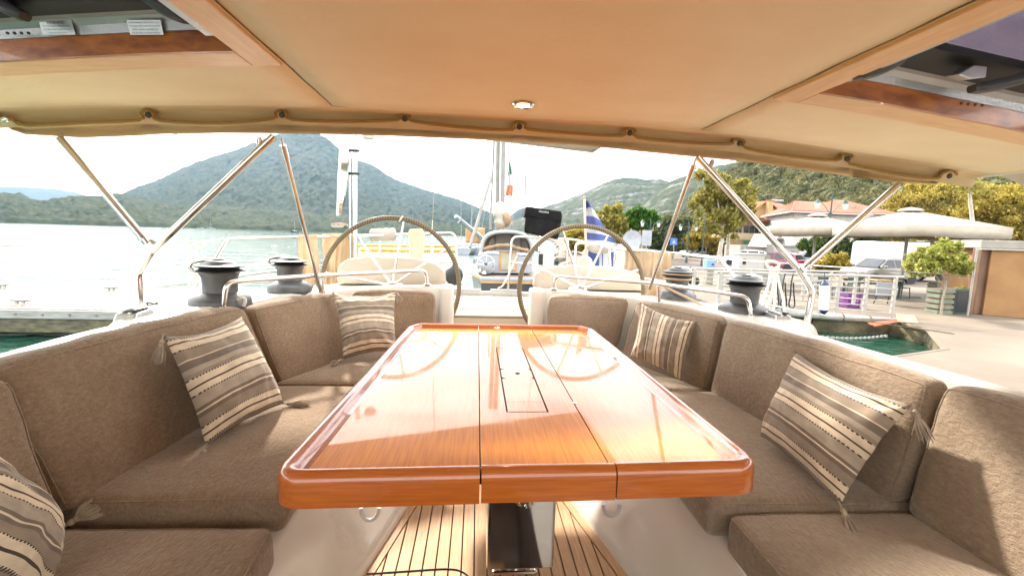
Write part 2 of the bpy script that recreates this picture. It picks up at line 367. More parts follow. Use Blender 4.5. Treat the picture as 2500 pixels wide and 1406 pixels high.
# ---- aft: steps, herringbone platform, transom rail track
aft = MB().box((CX, 4.2, .17), (2.6, .72, .32)).build('aft_step', M['gel_cream'], yacht, 0, .015, 2)
aft2 = MB().box((CX, 5.38, .22), (3.0, 1.66, .40)).build('aft_platform', M['gel_cream'], yacht, 0, .015, 2)
MB().box((CX, 4.552, .4225), (1.25, .03, .02)).build('step_lip', M['teak_pale'], aft2, 0, .006, 2)
k = 0
for i in range(13):                              # short thwart boards on the step top, then herringbone
    x = CX-.52+i*.08
    MB().box((x+.04, 4.78, .424), (.074, .36, .008)).build('plank', M['teak_pale'], aft2, 0)
    MB().box((x+.04, 4.10, .334), (.074, .40, .008)).build('plank', M['teak_pale'], aft, 0)
def clip_rect(poly, x0, x1, y0, y1):
    def clip(P, f_in, cut):
        out = []
        for i in range(len(P)):
            a, b_ = P[i-1], P[i]
            if f_in(b_):
                if not f_in(a): out.append(cut(a, b_))
                out.append(b_)
            elif f_in(a): out.append(cut(a, b_))
        return out
    def cx(c): return lambda a, b_: (c, a[1]+(b_[1]-a[1])*(c-a[0])/(b_[0]-a[0]))
    def cyy(c): return lambda a, b_: (a[0]+(b_[0]-a[0])*(c-a[1])/(b_[1]-a[1]), c)
    for f_in, cut in ((lambda p: p[0] >= x0, cx(x0)), (lambda p: p[0] <= x1, cx(x1)), (lambda p: p[1] >= y0, cyy(y0)), (lambda p: p[1] <= y1, cyy(y1))):
        if len(poly) < 3: return []
        poly = clip(poly, f_in, cut)
    return poly
for s in (-1, 1):
    for i in range(34):
        off = 4.2+i*.075; d = 1.25
        P4 = [(CX+s*.10, off), (CX+s*.10, off+.07), (CX+s*(.10+d), off+.07+d*.62), (CX+s*(.10+d), off+d*.62)]
        pc = clip_rect(P4, min(CX+s*.10, CX+s*1.05), max(CX+s*.10, CX+s*1.05), 4.98, 6.16)
        if len(pc) >= 3: MB().prism(pc, .42, .428).build('plank', M['teak_pale'], aft2, 0)
MB().box((CX, 5.57, .424), (.18, 1.18, .008)).build('king_plank', M['teak_pale'], aft2, 0)
MB().box((CX, 6.185, .45), (2.9, .05, .06)).build('transom_track', M['alu'], aft2, 0, .008, 2)
for x in (-.2, .35): MB().box((CX+x-.08, 6.185, .495), (.42, .035, .03)).build('track_car', M['white_paint'], aft2, 0, .008, 2)
tr = MB().hexa([V(CX-1.5,6.2,-1.6),V(CX+1.5,6.2,-1.6),V(CX+1.5,6.5,-1.6),V(CX-1.5,6.5,-1.6),V(CX-1.45,6.21,.40),V(CX+1.45,6.21,.40),V(CX+1.45,6.26,.40),V(CX-1.45,6.26,.40)]).build('transom', M['gel'], yacht, 0)
# bulkhead of the cabin behind the viewer, with its companionway and the white coachroof ahead
bh = MB()
bh.box((-.75, -1.15, .50), (1.2, .1, 1.0)); bh.box((1.05, -1.15, .50), (1.2, .1, 1.0))
bh.build('cabin_bulkhead', M['gel'], yacht, 0, .02, 2)
MB().box((.15, -1.19, .48), (.60, .03, .96)).build('companionway_door', M['varnish_x'], yacht, 0)
MB().hexa([V(-1.7,-6.5,.5),V(2.0,-6.5,.5),V(2.0,-1.21,.5),V(-1.7,-1.21,.5),V(-1.1,-6.2,.86),V(1.4,-6.2,.86),V(1.6,-1.21,1.0),V(-1.35,-1.21,1.0)]).build('coachroof', M['gel'], yacht, 0, .06, 3)  # unseen, added to bounce daylight up onto the headliner
# ---- hardtop: outer shell and vinyl headliner in three panels
HX0, HX1 = -.69, 1.115
RX0, RX1 = -2.72, 2.82                      # outer edges of the hardtop
KSK = {-1: .155, 1: .085}                   # the hatch frames stand slightly askew to the centreline
def skew(o, side, inner):
    for v in o.data.vertices:
        w_ = max(0, min(1, (2.25-v.co.y)/(2.25-1.70))) if v.co.y > 0 else max(0, 1+v.co.y/1.0)
        if (v.co.x-inner)*side > 0: v.co.y += KSK[side]*abs(v.co.x-inner)*w_
    return o
HY0, HY1 = -1.25, 2.42
def shell(x0, x1, y0, y1, dz, nx=24):
    m = MB(); m.grid(lambda u, v: V(lerp(x0, x1, u), lerp(y0, y1, v), roof_z(lerp(x0, x1, u))+dz), nx, 2); return m
hard = thing('hardtop', None, None, (CX, 1.0, 1.8))
hard.parent = yacht; hard.matrix_parent_inverse = wmat(yacht).inverted()
# shell pieces leave the two hatch openings free
HOL = (-2.05, -.80, .35, 1.62); HOR = (1.22, 2.32, .35, 1.62)
def holed(y_front=HY1):
    m = MB()
    xs = sorted({RX0, HOL[0], HOL[1], HX0, .16, HX1, HOR[0], HOR[1], RX1})
    fine = []
    for a, b_ in zip(xs, xs[1:]):
        k = max(1, int((b_-a)/.12)); fine += [lerp(a, b_, i/k) for i in range(k)]
    fine.append(xs[-1]); ys = [HY0, .35, 1.62, y_front]
    for lev, dz in ((0, .014), (1, .055)):
        for a, b_ in zip(fine, fine[1:]):
            for c, d in zip(ys, ys[1:]):
                mx_, my_ = (a+b_)/2, (c+d)/2
                if any(h[0] < mx_ < h[1] and h[2] < my_ < h[3] for h in (HOL, HOR)): continue
                m.add([V(a,c,roof_z(a)+dz), V(b_,c,roof_z(b_)+dz), V(b_,d,roof_z(b_)+dz), V(a,d,roof_z(a)+dz)], [(0,1,2,3)])
    return m
rs_ = holed(HY1).build('roof_shell', M['gel'], hard, 60); skew(rs_, -1, HX0); skew(rs_, 1, HX1)
def liner(x0, x1, y0, y1, hole=None, dz=0):
    m = MB(); xs = {x0, x1}; ys = {y0, y1}
    if hole: xs |= {hole[0], hole[1]}; ys |= {hole[2], hole[3]}
    xs, ys = sorted(xs), sorted(ys); fx, fy = [], []
    for a, b_ in zip(xs, xs[1:]):
        k = max(1, int((b_-a)/.1)); fx += [lerp(a, b_, i/k) for i in range(k)]
    for a, b_ in zip(ys, ys[1:]):
        k = max(1, int((b_-a)/.12)); fy += [lerp(a, b_, i/k) for i in range(k)]
    fx.append(xs[-1]); fy.append(ys[-1]); o = {}
    def g(i, j):
        if (i, j) not in o:
            x, y = fx[i], fy[j]
            e = min((x-x0)/.012, (x1-x)/.012, 1)
            z = roof_z(x)+dz-.012+(.008 if e < .5 else 0) + .004*mnoise.noise(V(x*3, y*6, 3))+.0018*mnoise.noise(V(x*9, y*16, 7))
            o[(i, j)] = len(m.v); m.v.append((x, y, z))
        return o[(i, j)]
    for i in range(len(fx)-1):
        for j in range(len(fy)-1):
            mx_, my_ = (fx[i]+fx[i+1])/2, (fy[j]+fy[j+1])/2
            if hole and hole[0] < mx_ < hole[1] and hole[2] < my_ < hole[3]: continue
            m.f.append((g(i, j), g(i+1, j), g(i+1, j+1), g(i, j+1)))
    return m.build('headliner_panel', M['vinyl'], hard, 180, solid=.006)
skew(liner(RX0, HX0-.003, HY0, 2.27, HOL, -.004), -1, HX0); liner(HX0+.003, HX1-.003, HY0, 2.27); skew(liner(HX1+.003, RX1, HY0, 2.27, HOR, -.004), 1, HX1)
# closed outer edge: rounded white lip all along the aft and side edges of the hardtop
lip = [V(x, 2.45, roof_z(x)+.034) for x in [lerp(RX0, RX1, i/36) for i in range(37)]]
MB().tube([V(RX0-.02, HY0, roof_z(RX0)+.02)]+[V(RX0-.02, 2.40, roof_z(RX0)+.02)]+lip+[V(RX1+.02, 2.40, roof_z(RX1)+.02), V(RX1+.02, HY0, roof_z(RX1)+.02)], .034, 10).build('edge_moulding', M['gel'], hard, 60)
# white side window frames sloping down outside the liner at the right and left ends
for s, x0 in ((-1, RX0), (1, RX1)):
    secs = []
    for i in range(9):
        y = -1.2+i*.44; z = roof_z(x0)+.0
        secs.append([V(x0, y, z), V(x0+s*.18, y, z-.055), V(x0+s*.30, y, z-.12), V(x0+s*.31, y, z-.09), V(x0+s*.18, y, z-.02), V(x0, y, z+.03)])
    MB().loft(secs, closed=True).build('side_moulding', M['gel_cream'], hard, 50)

# ================================================================ canvas flap with scalloped edge along the hardtop
val = thing('canvas_valance', 'beige canvas flap buttoned along the aft edge of the hardtop with ochre piping', 'valance', (CX, 2.40, 1.72))
edge_px = [(-160,265),(-60,268),(0,285),(30,292),(62,306),(200,300),(338,294),(346,276),(360,266),(374,278),(392,295),(540,301),(664,290),(672,276),(686,268),(700,277),(712,292),(850,297),(970,292),(974,283),(987,280),(1000,283),(1008,296),(1140,312),(1250,317),(1252,303),(1268,299),(1284,304),(1290,316),(1400,326),(1518,332),(1524,318),(1538,315),(1552,319),(1556,336),(1670,348),(1780,352),(1790,343),(1806,342),(1818,347),(1822,362),(1930,382),(2042,392),(2054,378),(2070,377),(2082,383),(2074,400),(2180,424),(2282,436),(2300,424),(2325,416),(2335,428)]
bot_px = [(-160,285),(-60,288),(0,300),(30,318),(85,336),(150,338),(300,334),(420,326),(520,325),(700,326),(900,330),(1100,338),(1300,347),(1450,357),(1600,374),(1750,388),(1850,398),(2000,420),(2120,438),(2270,455),(2335,430)]
def bot_y(x): return interp(bot_px, x)
NV = 9
secs = []
for (x, y) in edge_px:
    yb = max(bot_y(x), y+2); sec = []
    for k in range(NV+1):
        t = k/NV
        p = PY(x, lerp(y, yb, t), 2.375+.055*math.sin(math.pi*min(1, t*1.05))*(.5+.5*min(1, (yb-y)/30)) + .035*t)
        sec.append(p)
    for k in range(3): sec.append(sec[-1]+V(0, .028, .012))
    secs.append(sec)
MB().loft(secs).build('flap', M['canvas'], val, 180, solid=.004)
ep = [PY(x, y, 2.368) for x, y in edge_px]
pipe = spline(ep, 3)
MB().tube(pipe, .0075, 8).build('piping', M['piping'], val)
MB().tube([p+V(0, -.002, -.014) for p in spline(ep, 3)], .0016, 5).build('stitching', M['thread'], val)
for (x, y) in ((12,292),(362,281),(688,281),(988,290),(1268,310),(1538,325),(1806,350),(2068,388),(2318,430)):
    c = PY(x, y, 2.362)
    MB().lathe([(.0,-.004),(.013,-.004),(.015,0),(.012,.006),(.006,.008),(0,.008)], c, 16, (0,-1,-.25)).build('snap_button', M['chrome'] if x < 100 else M['plastic_dark'], val)
# white backing strip the flap is buttoned to
bs = []
for i in range(41):
    x = lerp(RX0+.01, RX1-.01, i/40); bs.append([V(x, 2.262, roof_z(x)-.011), V(x, 2.31, roof_z(x)-.004), V(x, 2.375, roof_z(x)-.004), V(x, 2.402, roof_z(x)-.02), V(x, 2.412, roof_z(x)-.07)])
MB().loft(bs).build('backing_strip', M['canvas'], val, 60, solid=.004)

# ================================================================ roof hatches
M['smoke'] = None
def smoke_glass():
    m, N, L, b = new_mat('smoked_acrylic'); N.remove(b); out = N['Material Output']
    tr_ = N.new('ShaderNodeBsdfTransparent'); tr_.inputs['Color'].default_value = (.13,.10,.13,1)
    gl = N.new('ShaderNodeBsdfGlossy'); gl.inputs['Roughness'].default_value = .12; gl.inputs['Color'].default_value = (.5,.45,.5,1)
    df = N.new('ShaderNodeBsdfDiffuse'); df.inputs['Color'].default_value = (.07,.052,.07,1)
    tl = N.new('ShaderNodeBsdfTranslucent'); tl.inputs['Color'].default_value = (.055,.038,.048,1)
    tc = N.new('ShaderNodeTexCoord'); vo = N.new('ShaderNodeTexVoronoi'); vo.inputs['Scale'].default_value = 110
    rp = N.new('ShaderNodeValToRGB'); rp.color_ramp.elements[0].position = .18; rp.color_ramp.elements[1].position = .30
    rp.color_ramp.elements[0].color = (.035,.026,.034,1); rp.color_ramp.elements[1].color = (.065,.05,.064,1)
    L.new(tc.outputs['Object'], vo.inputs['Vector']); L.new(vo.outputs['Distance'], rp.inputs['Fac']); L.new(rp.outputs['Color'], tr_.inputs['Color'])
    a = N.new('ShaderNodeMixShader'); a.inputs[0].default_value = .35; L.new(tr_.outputs[0], a.inputs[1])
    c = N.new('ShaderNodeMixShader'); c.inputs[0].default_value = .5; L.new(df.outputs[0], c.inputs[1]); L.new(tl.outputs[0], c.inputs[2])
    L.new(c.outputs[0], a.inputs[2])
    d = N.new('ShaderNodeMixShader'); d.inputs[0].default_value = .10; L.new(a.outputs[0], d.inputs[1]); L.new(gl.outputs[0], d.inputs[2])
    L.new(d.outputs[0], out.inputs['Surface']); return m
M['smoke'] = smoke_glass()
M['alu_wet'] = mat('wet_aluminium', (.36,.36,.37), .30, .5, col2=(.44,.44,.44), scale=5, bump=.5, bscale=90, bdist=.003)
M['print'] = mat('printed_label_ink', (.10,.10,.10), .6)
def text(body, name, loc, size, mat_, parent, rot, ext=0, align='CENTER'):
    cu = bpy.data.curves.new(name, 'FONT'); cu.body = body; cu.size = size; cu.align_x = align; cu.align_y = 'CENTER'; cu.extrude = ext
    o = bpy.data.objects.new(name, cu); COL.objects.link(o)
    bpy.context.view_layer.update()
    me = bpy.data.meshes.new_from_object(o.evaluated_get(bpy.context.evaluated_depsgraph_get())); me.materials.clear(); me.materials.append(mat_)
    bpy.data.objects.remove(o); o = bpy.data.objects.new(name, me); COL.objects.link(o)
    o.matrix_basis = Matrix.Translation(loc) @ rot.to_4x4()
    if parent is not None: o.parent = parent; o.matrix_parent_inverse = wmat(parent).inverted()
    return o
def hatch(side, label):
    h = HOL if side < 0 else HOR
    inner = HX0 if side < 0 else HX1
    t = thing('roof_hatch', label, 'hatch', ((h[0]+h[1])/2, 1.0, 1.78))
    ri = h[1] if side < 0 else h[0]        # inner opening edge (towards the centreline)
    ro = h[0] if side < 0 else h[1]
    s = 1 if side < 0 else -1              # direction towards the centreline
    zf = lambda x: roof_z(x)-.022
    k_ = KSK[side]
    def sk(o):
        for v in o.data.vertices: v.co.y += k_*abs(v.co.x-inner)
        return o
    made0 = set(bpy.data.objects)
    # flat face boards of the trim (seen from below) and their standing inner faces
    def board(x0, x1, y0, y1, m):
        b = MB(); n = 8
        secs = []
        for i in range(n+1):
            if abs(x1-x0) > abs(y1-y0):
                x = lerp(x0, x1, i/n); secs.append([V(x,y0,zf(x)), V(x,y1,zf(x)), V(x,y1,zf(x)+.02), V(x,y0,zf(x)+.02)])
            else:
                y = lerp(y0, y1, i/n); secs.append([V(x0,y,zf(x0)), V(x1,y,zf(x1)), V(x1,y,zf(x1)+.02), V(x0,y,zf(x0)+.02)])
        return b.loft(secs, closed=True).build('trim_board', m, t, 30, .003, 2)
    board(ri+s*.002, inner-s*.004, -.2, 1.72, M['trim_light'])
    board(ro-s*.10, ri, 1.602, 1.718, M['trim_x'])
    if side > 0: board(ro-s*.0, ro-s*.10, -.2, 1.60, M['trim_light'])
    # upright wooden faces inside the opening
    def upright(pts, m, name='upright_face'):
        return MB().extrude(pts, V(0, .015, 0) if abs(pts[0].y-pts[1].y) < .01 else V(.015*s, 0, 0)).build(name, m, t, 0)
    y = 1.585
    n = 10; lo = [V(lerp(ro, ri, i/n), y, zf(lerp(ro, ri, i/n))) for i in range(n+1)]; hi = [p+V(0, 0, .065) for p in lo]
    secs = [[a, b_, b_+V(0,.016,0), a+V(0,.016,0)] for a, b_ in zip(lo, hi)]
    MB().loft(secs, closed=True).build('upright_face', M['hatch_wood'], t, 30)
    if side > 0:
        secs = [[V(ro-s*.0, y_, zf(ro)), V(ro, y_, zf(ro)+.065), V(ro+s*.016, y_, zf(ro)+.065), V(ro+s*.016, y_, zf(ro))] for y_ in (.0, 1.584)]
        MB().loft(secs, closed=True).build('upright_face', M['hatch_wood'], t, 30)
    # aluminium frame above the wood: sloped face then upper ledge
    a0 = [(1.583,.066),(1.577,.092),(1.562,.108),(1.545,.112),(1.545,.16),(1.60,.16),(1.60,.066)]
    secs = [[V(x, yy, zf(x)+z) for yy, z in a0] for x in [lerp(ro, ri, i/8) for i in range(9)]]
    MB().loft(secs, closed=True).build('aluminium_frame', M['alu_wet'], t, 30)
    secs = [[V(ri-s*.05, y_, zf(ri)+.02), V(ri-s*.055, y_, zf(ri)+.15), V(ri, y_, zf(ri)+.15), V(ri, y_, zf(ri)+.02)] for y_ in (.1, 1.52)]
    MB().loft(secs, closed=True).build('aluminium_frame', M['alu_wet'], t, 30)
    # black gasket and smoked pane
    secs = [[V(x, 1.545, zf(x)+.113), V(x, 1.460, zf(x)+.150), V(x, 1.460, zf(x)+.175), V(x, 1.545, zf(x)+.175)] for x in [lerp(ro, ri, i/8) for i in range(9)]]
    MB().loft(secs, closed=True).build('gasket', M['rubber'], t, 30)
    m = MB(); m.grid(lambda u, v: V(lerp(ro, ri, u), lerp(.20, 1.47, v), zf(lerp(ro, ri, u))+.178), 8, 2); m.build('pane', M['smoke'], t, 180)
    # lever handles: flattened dark grips reaching down from the gasket
    def lever(pa, pb, Ya, Yb, wv=.030, hh=.022):
        a_, b_ = PY(*pa, Ya), PY(*pb, Yb); d = (b_-a_).normalized(); n_ = d.cross(V(0,0,1)).normalized(); u_ = n_.cross(d)
        secs = []
        for k in range(11):
            u = k/10; c = lerp(a_, b_, u)-u_*.012*math.sin(math.pi*u); g = (1-.2*u)*(1 if 0 < k < 10 else .72)
            secs.append([c+n_*wv*g*math.copysign(abs(math.cos(q))**.6, math.cos(q))+u_*hh*g*math.copysign(abs(math.sin(q))**.6, math.sin(q)) for q in [2*math.pi*j/14 for j in range(14)]])
        o = MB().loft(secs, closed=True).build('lever_handle', M['plastic_dark'], t, 60)
        return o
    levers = [lever((-60,-45),(62,42),1.62,1.60), lever((330,-35),(462,48),1.54,1.56)] if side < 0 else [lever((2085,180),(2205,140),1.44,1.42), lever((2560,165),(2372,218),1.50,1.52)]
    if side > 0: levers.append(MB().extrude([PY(2340,182,1.50), PY(2380,160,1.50), PY(2412,163,1.50), PY(2408,190,1.50), PY(2372,194,1.50)], V(0,.05,.01)).build('latch', M['alu'], t, 0, .004, 2))
    # four rivet holes
    bx = -1.60 if side < 0 else 1.86
    for k in range(4):
        x = bx+k*.026
        levers.append(MB().lathe([(0,0),(.0045,0),(.0045,.004),(0,.004)], PY((20 if side < 0 else 2346)+17*k, (82 if side < 0 else 252)+(0 if side < 0 else 2*k), 1.578+k_*abs(PY((20 if side < 0 else 2346)+17*k, 82 if side < 0 else 252, 1.6).x-inner)), 10, (0,-1,-.2)).build('rivet_hole', M['rubber'], t))
    if side < 0:
        ux_ = V(1,-k_,0).normalized(); nrm = V(-k_, -.97, -.25); nrm = (nrm-ux_*nrm.dot(ux_)).normalized(); rt = Matrix((ux_, nrm.cross(ux_), nrm)).transposed()
        for cpx, lines in (((140,68), (('WARNING', .013), ('TO AVOID INJURY FROM A FALLING', .0062), ('LID, KEEP HANDS CLEAR OF HINGE', .0062), ('WHEN MOVING LOCKS', .0062))),
                           ((355,68), (('AFTER OPENING LOAD OF HATCH LID', .0060), ('WITH ADJUSTERS TURN KEY IN PROPER', .0060), ('TURNS. SCREEN ADJUSTERS MUST', .0060), ('NOT BE USED TO CLEAN WINDOW', .0060)))):
            x_ = PY(*cpx, 1.72).x; c = PY(*cpx, 1.570+k_*abs(x_-inner)); x_ = c.x; c = PY(*cpx, 1.570+k_*abs(x_-inner))
            st = MB(); hx, hy = .058, .021; c0 = c+nrm*.0012
            st.add([c0+rt@V(-hx,-hy,0), c0+rt@V(hx,-hy,0), c0+rt@V(hx,hy,0), c0+rt@V(-hx,hy,0)], [(0,1,2,3)])
            so = st.build('warning_sticker', M['alu'], t, 0); levers.append(so)
            for k, (ln, sz) in enumerate(lines): text(ln, 'sticker_text', c0+nrm*.0012+rt@V(0, .0135-.0098*k, 0), sz, M['print'], so, rt)
    for o in set(bpy.data.objects)-made0:
        if o.type == 'MESH' and o not in levers and not o.name.startswith(('sticker_text','pivot_bolt')): sk(o)
    return t
hatch(-1, 'open roof hatch with stickers and dark lever handles above the left seats')
hatch(1, 'roof hatch with droplets on smoked purple pane above the right seats')

# ================================================================ lit downlight
dl = thing('ceiling_light', 'round chrome downlight glowing in the beige headliner', 'light', (.19, 2.05, roof_z(.19)-.014))
lc = V(.19, 2.05, roof_z(.19)-.015)
MB().lathe([(.05,.0),(.052,-.004),(.045,-.010),(.034,-.006),(.033,.004),(.05,.004)], lc, 32).build('bezel', M['chrome'], dl, 60)
me_, N_, L_, b_ = new_mat('lamp_glow'); b_.inputs['Emission Color'].default_value = (1,.80,.55,1); b_.inputs['Emission Strength'].default_value = 9; b_.inputs['Base Color'].default_value = (.9,.8,.6,1)
MB().lathe([(0,-.004),(.022,-.004),(.026,-.002),(.026,.002),(0,.002)], lc, 24).build('bulb', me_, dl, 60)
MB().lathe([(.026,.002),(.033,-.004),(.034,.003),(.026,.003)], lc, 24).build('reflector', M['chrome'], dl, 60)
sp = bpy.data.lights.new('downlight_beam', 'SPOT'); sp.energy = 1.2; sp.color = (1,.8,.55); sp.spot_size = R_(110); sp.spot_blend = .8; sp.shadow_soft_size = .02
so = bpy.data.objects.new('downlight_beam', sp); COL.objects.link(so); so.location = lc-V(0,0,.02); so.parent = dl; so.matrix_parent_inverse = wmat(dl).inverted()
# ================================================================ cushions
def cushion(c8, name, label, mat_, r=.035, crown=.02, seed=0, wr=.006, n=(16, 22, 8), cat='cushion', group=None, seam='top'):
    """c8: 8 corners (bottom 4 then top 4, ccw); rounded, crowned, softly wrinkled box with piping seam"""
    c8 = [Vector(c) for c in c8]
    def tri(u, v, w_):
        b = c8[0]*(1-u)*(1-v)+c8[1]*u*(1-v)+c8[2]*u*v+c8[3]*(1-u)*v
        t = c8[4]*(1-u)*(1-v)+c8[5]*u*(1-v)+c8[6]*u*v+c8[7]*(1-u)*v
        return b*(1-w_)+t*w_
    L = [(c8[1]-c8[0]).length, (c8[3]-c8[0]).length, (c8[4]-c8[0]).length]
    h = [l/2 for l in L]; r = min(r, min(h)*.95)
    def params(hh, k):
        e = [hh-r+r*math.sin(math.pi/2*i/4) for i in range(1, 5)]
        mid = [lerp(-(hh-r), hh-r, i/k) for i in range(k+1)]
        return [-x for x in reversed(e)] + mid + e
    ax = [params(h[i], n[i]) for i in range(3)]
    m = MB(); idx = {}
    cen = tri(.5, .5, .5)
    def vert(p):
        key = tuple(round(c, 5) for c in p)
        if key in idx: return idx[key]
        inn = [max(-(h[i]-r), min(h[i]-r, p[i])) for i in range(3)]
        d = Vector([p[i]-inn[i] for i in range(3)]); q = Vector(inn)
        if d.length > 1e-9: q = q + d.normalized()*r
        s = [q[i]/h[i] if h[i] else 0 for i in range(3)]
        f3 = [max(0.0, 1-s[i]**2) for i in range(3)]
        bul = [s[0]*crown*f3[1]*f3[2]/max(L[0], .1)*.6, s[1]*crown*f3[0]*f3[2]/max(L[1], .1)*.6, s[2]*crown*f3[0]**.7*f3[1]**.7/max(L[2], .05)]
        P = tri(*[.5+.5*s[i]+bul[i] for i in range(3)])
        nn = mnoise.noise(P*6+V(seed*3.7, 0, 0))*wr + mnoise.noise(P*15+V(seed*1.7, 5, 0))*wr*.35
        P = P + (P-cen).normalized()*nn
        idx[key] = len(m.v); m.v.append(tuple(P)); return idx[key]
    for a in range(3):
        b, c = (a+1) % 3, (a+2) % 3
        for sg in (-1, 1):
            for i in range(len(ax[b])-1):
                for j in range(len(ax[c])-1):
                    q = []
                    for ii, jj in ((i, j), (i+1, j), (i+1, j+1), (i, j+1)):
                        p = [0, 0, 0]; p[a] = sg*h[a]; p[b] = ax[b][ii]; p[c] = ax[c][jj]; q.append(vert(p))
                    if len(set(q)) >= 3: m.f.append(tuple(q if sg > 0 else q[::-1]))
    runs = []
    if seam == 'top':      # sewn edge round the sitting face
        for a, b in ((0, 1), (1, 0)):
            for sg in (-1, 1):
                q = []
                for t_ in ax[a]: p = [0, 0, h[2]]; p[a] = t_; p[b] = sg*h[b]; q.append(m.v[vert(p)])
                runs.append(q)
    else:                  # sewn edge round the leaning face
        for a, c, sg in ((0, 2, 1), (2, 0, -1), (2, 0, 1)):
            q = []
            for t_ in ax[a]: p = [0, -h[1], 0]; p[a] = t_; p[c] = sg*h[c]; q.append(m.v[vert(p)])
            runs.append(q)
    # drop degenerate repeats
    m.f = [tuple(dict.fromkeys(f)) for f in m.f]; m.f = [f for f in m.f if len(f) >= 3]
    o = m.build(name, mat_, None, 180)
    for q in runs:
        MB().tube([Vector(p)+(Vector(p)-cen).normalized()*.0005 for p in q], .0036, 6).build('seam', mat_, o, 60)
    return tag(o, label, cat, group)
def back(p0, p1, q0, q1, side, label, z0=.40, z1=.82, th=.13, seed=0, m=None):
    """p: inner bottom line, q: inner top line (x,y); thickness goes outwards"""
    t = V(q1[0]-q0[0], q1[1]-q0[1], 0).normalized(); n = V(-t.y, t.x, 0)*(1 if side < 0 else -1)
    A, B = V(*p0, z0), V(*p1, z0); C_, D = V(*q0, z1), V(*q1, z1)
    o = n*th
    c8 = [A, B, B+o, A+o, C_, D, D+o*.8, C_+o*.8]
    return cushion(c8, 'back_cushion', label, m or (M['velour'] if side < 0 else M['velour_r']), .038, .024, seed, .010, (22, 6, 14), group='taupe back cushions', seam='face')
def seat(poly, label, z1=.42, th=.125, seed=0, m=None, z1b=None):
    """poly: near-inner, near-outer, far-outer, far-inner (x,y)"""
    zb = z1 if z1b is None else z1b
    a, b, c, d = poly
    P = [V(*a, z1-th), V(*b, z1-th), V(*c, zb-th), V(*d, zb-th), V(*a, z1), V(*b, z1), V(*c, zb), V(*d, zb)]
    return cushion(P, 'seat_cushion', label, m, .035, .022, seed, .006, (20, 24, 5), group='taupe seat cushions')
VL, VR = M['velour'], M['velour_r']
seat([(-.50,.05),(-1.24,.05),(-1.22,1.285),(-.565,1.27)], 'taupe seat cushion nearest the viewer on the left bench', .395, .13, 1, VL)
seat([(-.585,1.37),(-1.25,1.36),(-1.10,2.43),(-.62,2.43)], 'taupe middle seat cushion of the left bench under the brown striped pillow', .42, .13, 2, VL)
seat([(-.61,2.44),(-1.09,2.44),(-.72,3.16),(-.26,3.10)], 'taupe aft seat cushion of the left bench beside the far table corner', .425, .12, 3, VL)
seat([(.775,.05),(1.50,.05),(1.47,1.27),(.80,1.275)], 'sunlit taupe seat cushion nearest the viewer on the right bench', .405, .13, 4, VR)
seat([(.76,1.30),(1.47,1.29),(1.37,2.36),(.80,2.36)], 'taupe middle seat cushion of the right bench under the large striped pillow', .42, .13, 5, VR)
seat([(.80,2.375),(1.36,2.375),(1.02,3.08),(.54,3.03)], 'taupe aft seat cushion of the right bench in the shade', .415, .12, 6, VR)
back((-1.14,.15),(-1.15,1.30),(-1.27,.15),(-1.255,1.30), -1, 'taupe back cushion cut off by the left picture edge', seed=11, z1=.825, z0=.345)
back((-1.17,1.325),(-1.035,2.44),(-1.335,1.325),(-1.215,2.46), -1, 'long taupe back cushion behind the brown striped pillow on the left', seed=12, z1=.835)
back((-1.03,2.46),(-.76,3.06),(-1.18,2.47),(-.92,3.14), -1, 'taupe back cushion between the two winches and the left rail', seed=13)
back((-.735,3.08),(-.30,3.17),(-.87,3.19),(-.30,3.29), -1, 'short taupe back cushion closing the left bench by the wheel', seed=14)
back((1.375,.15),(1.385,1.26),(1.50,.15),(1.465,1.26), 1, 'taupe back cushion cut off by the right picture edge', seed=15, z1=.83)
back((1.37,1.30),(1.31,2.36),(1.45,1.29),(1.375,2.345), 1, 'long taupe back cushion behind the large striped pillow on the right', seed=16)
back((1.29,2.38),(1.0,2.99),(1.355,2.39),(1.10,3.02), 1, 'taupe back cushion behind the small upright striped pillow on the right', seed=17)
back((.97,3.01),(.52,3.08),(1.07,3.06),(.52,3.18), 1, 'short taupe back cushion closing the right bench by the wheel', seed=18, z1=.825)
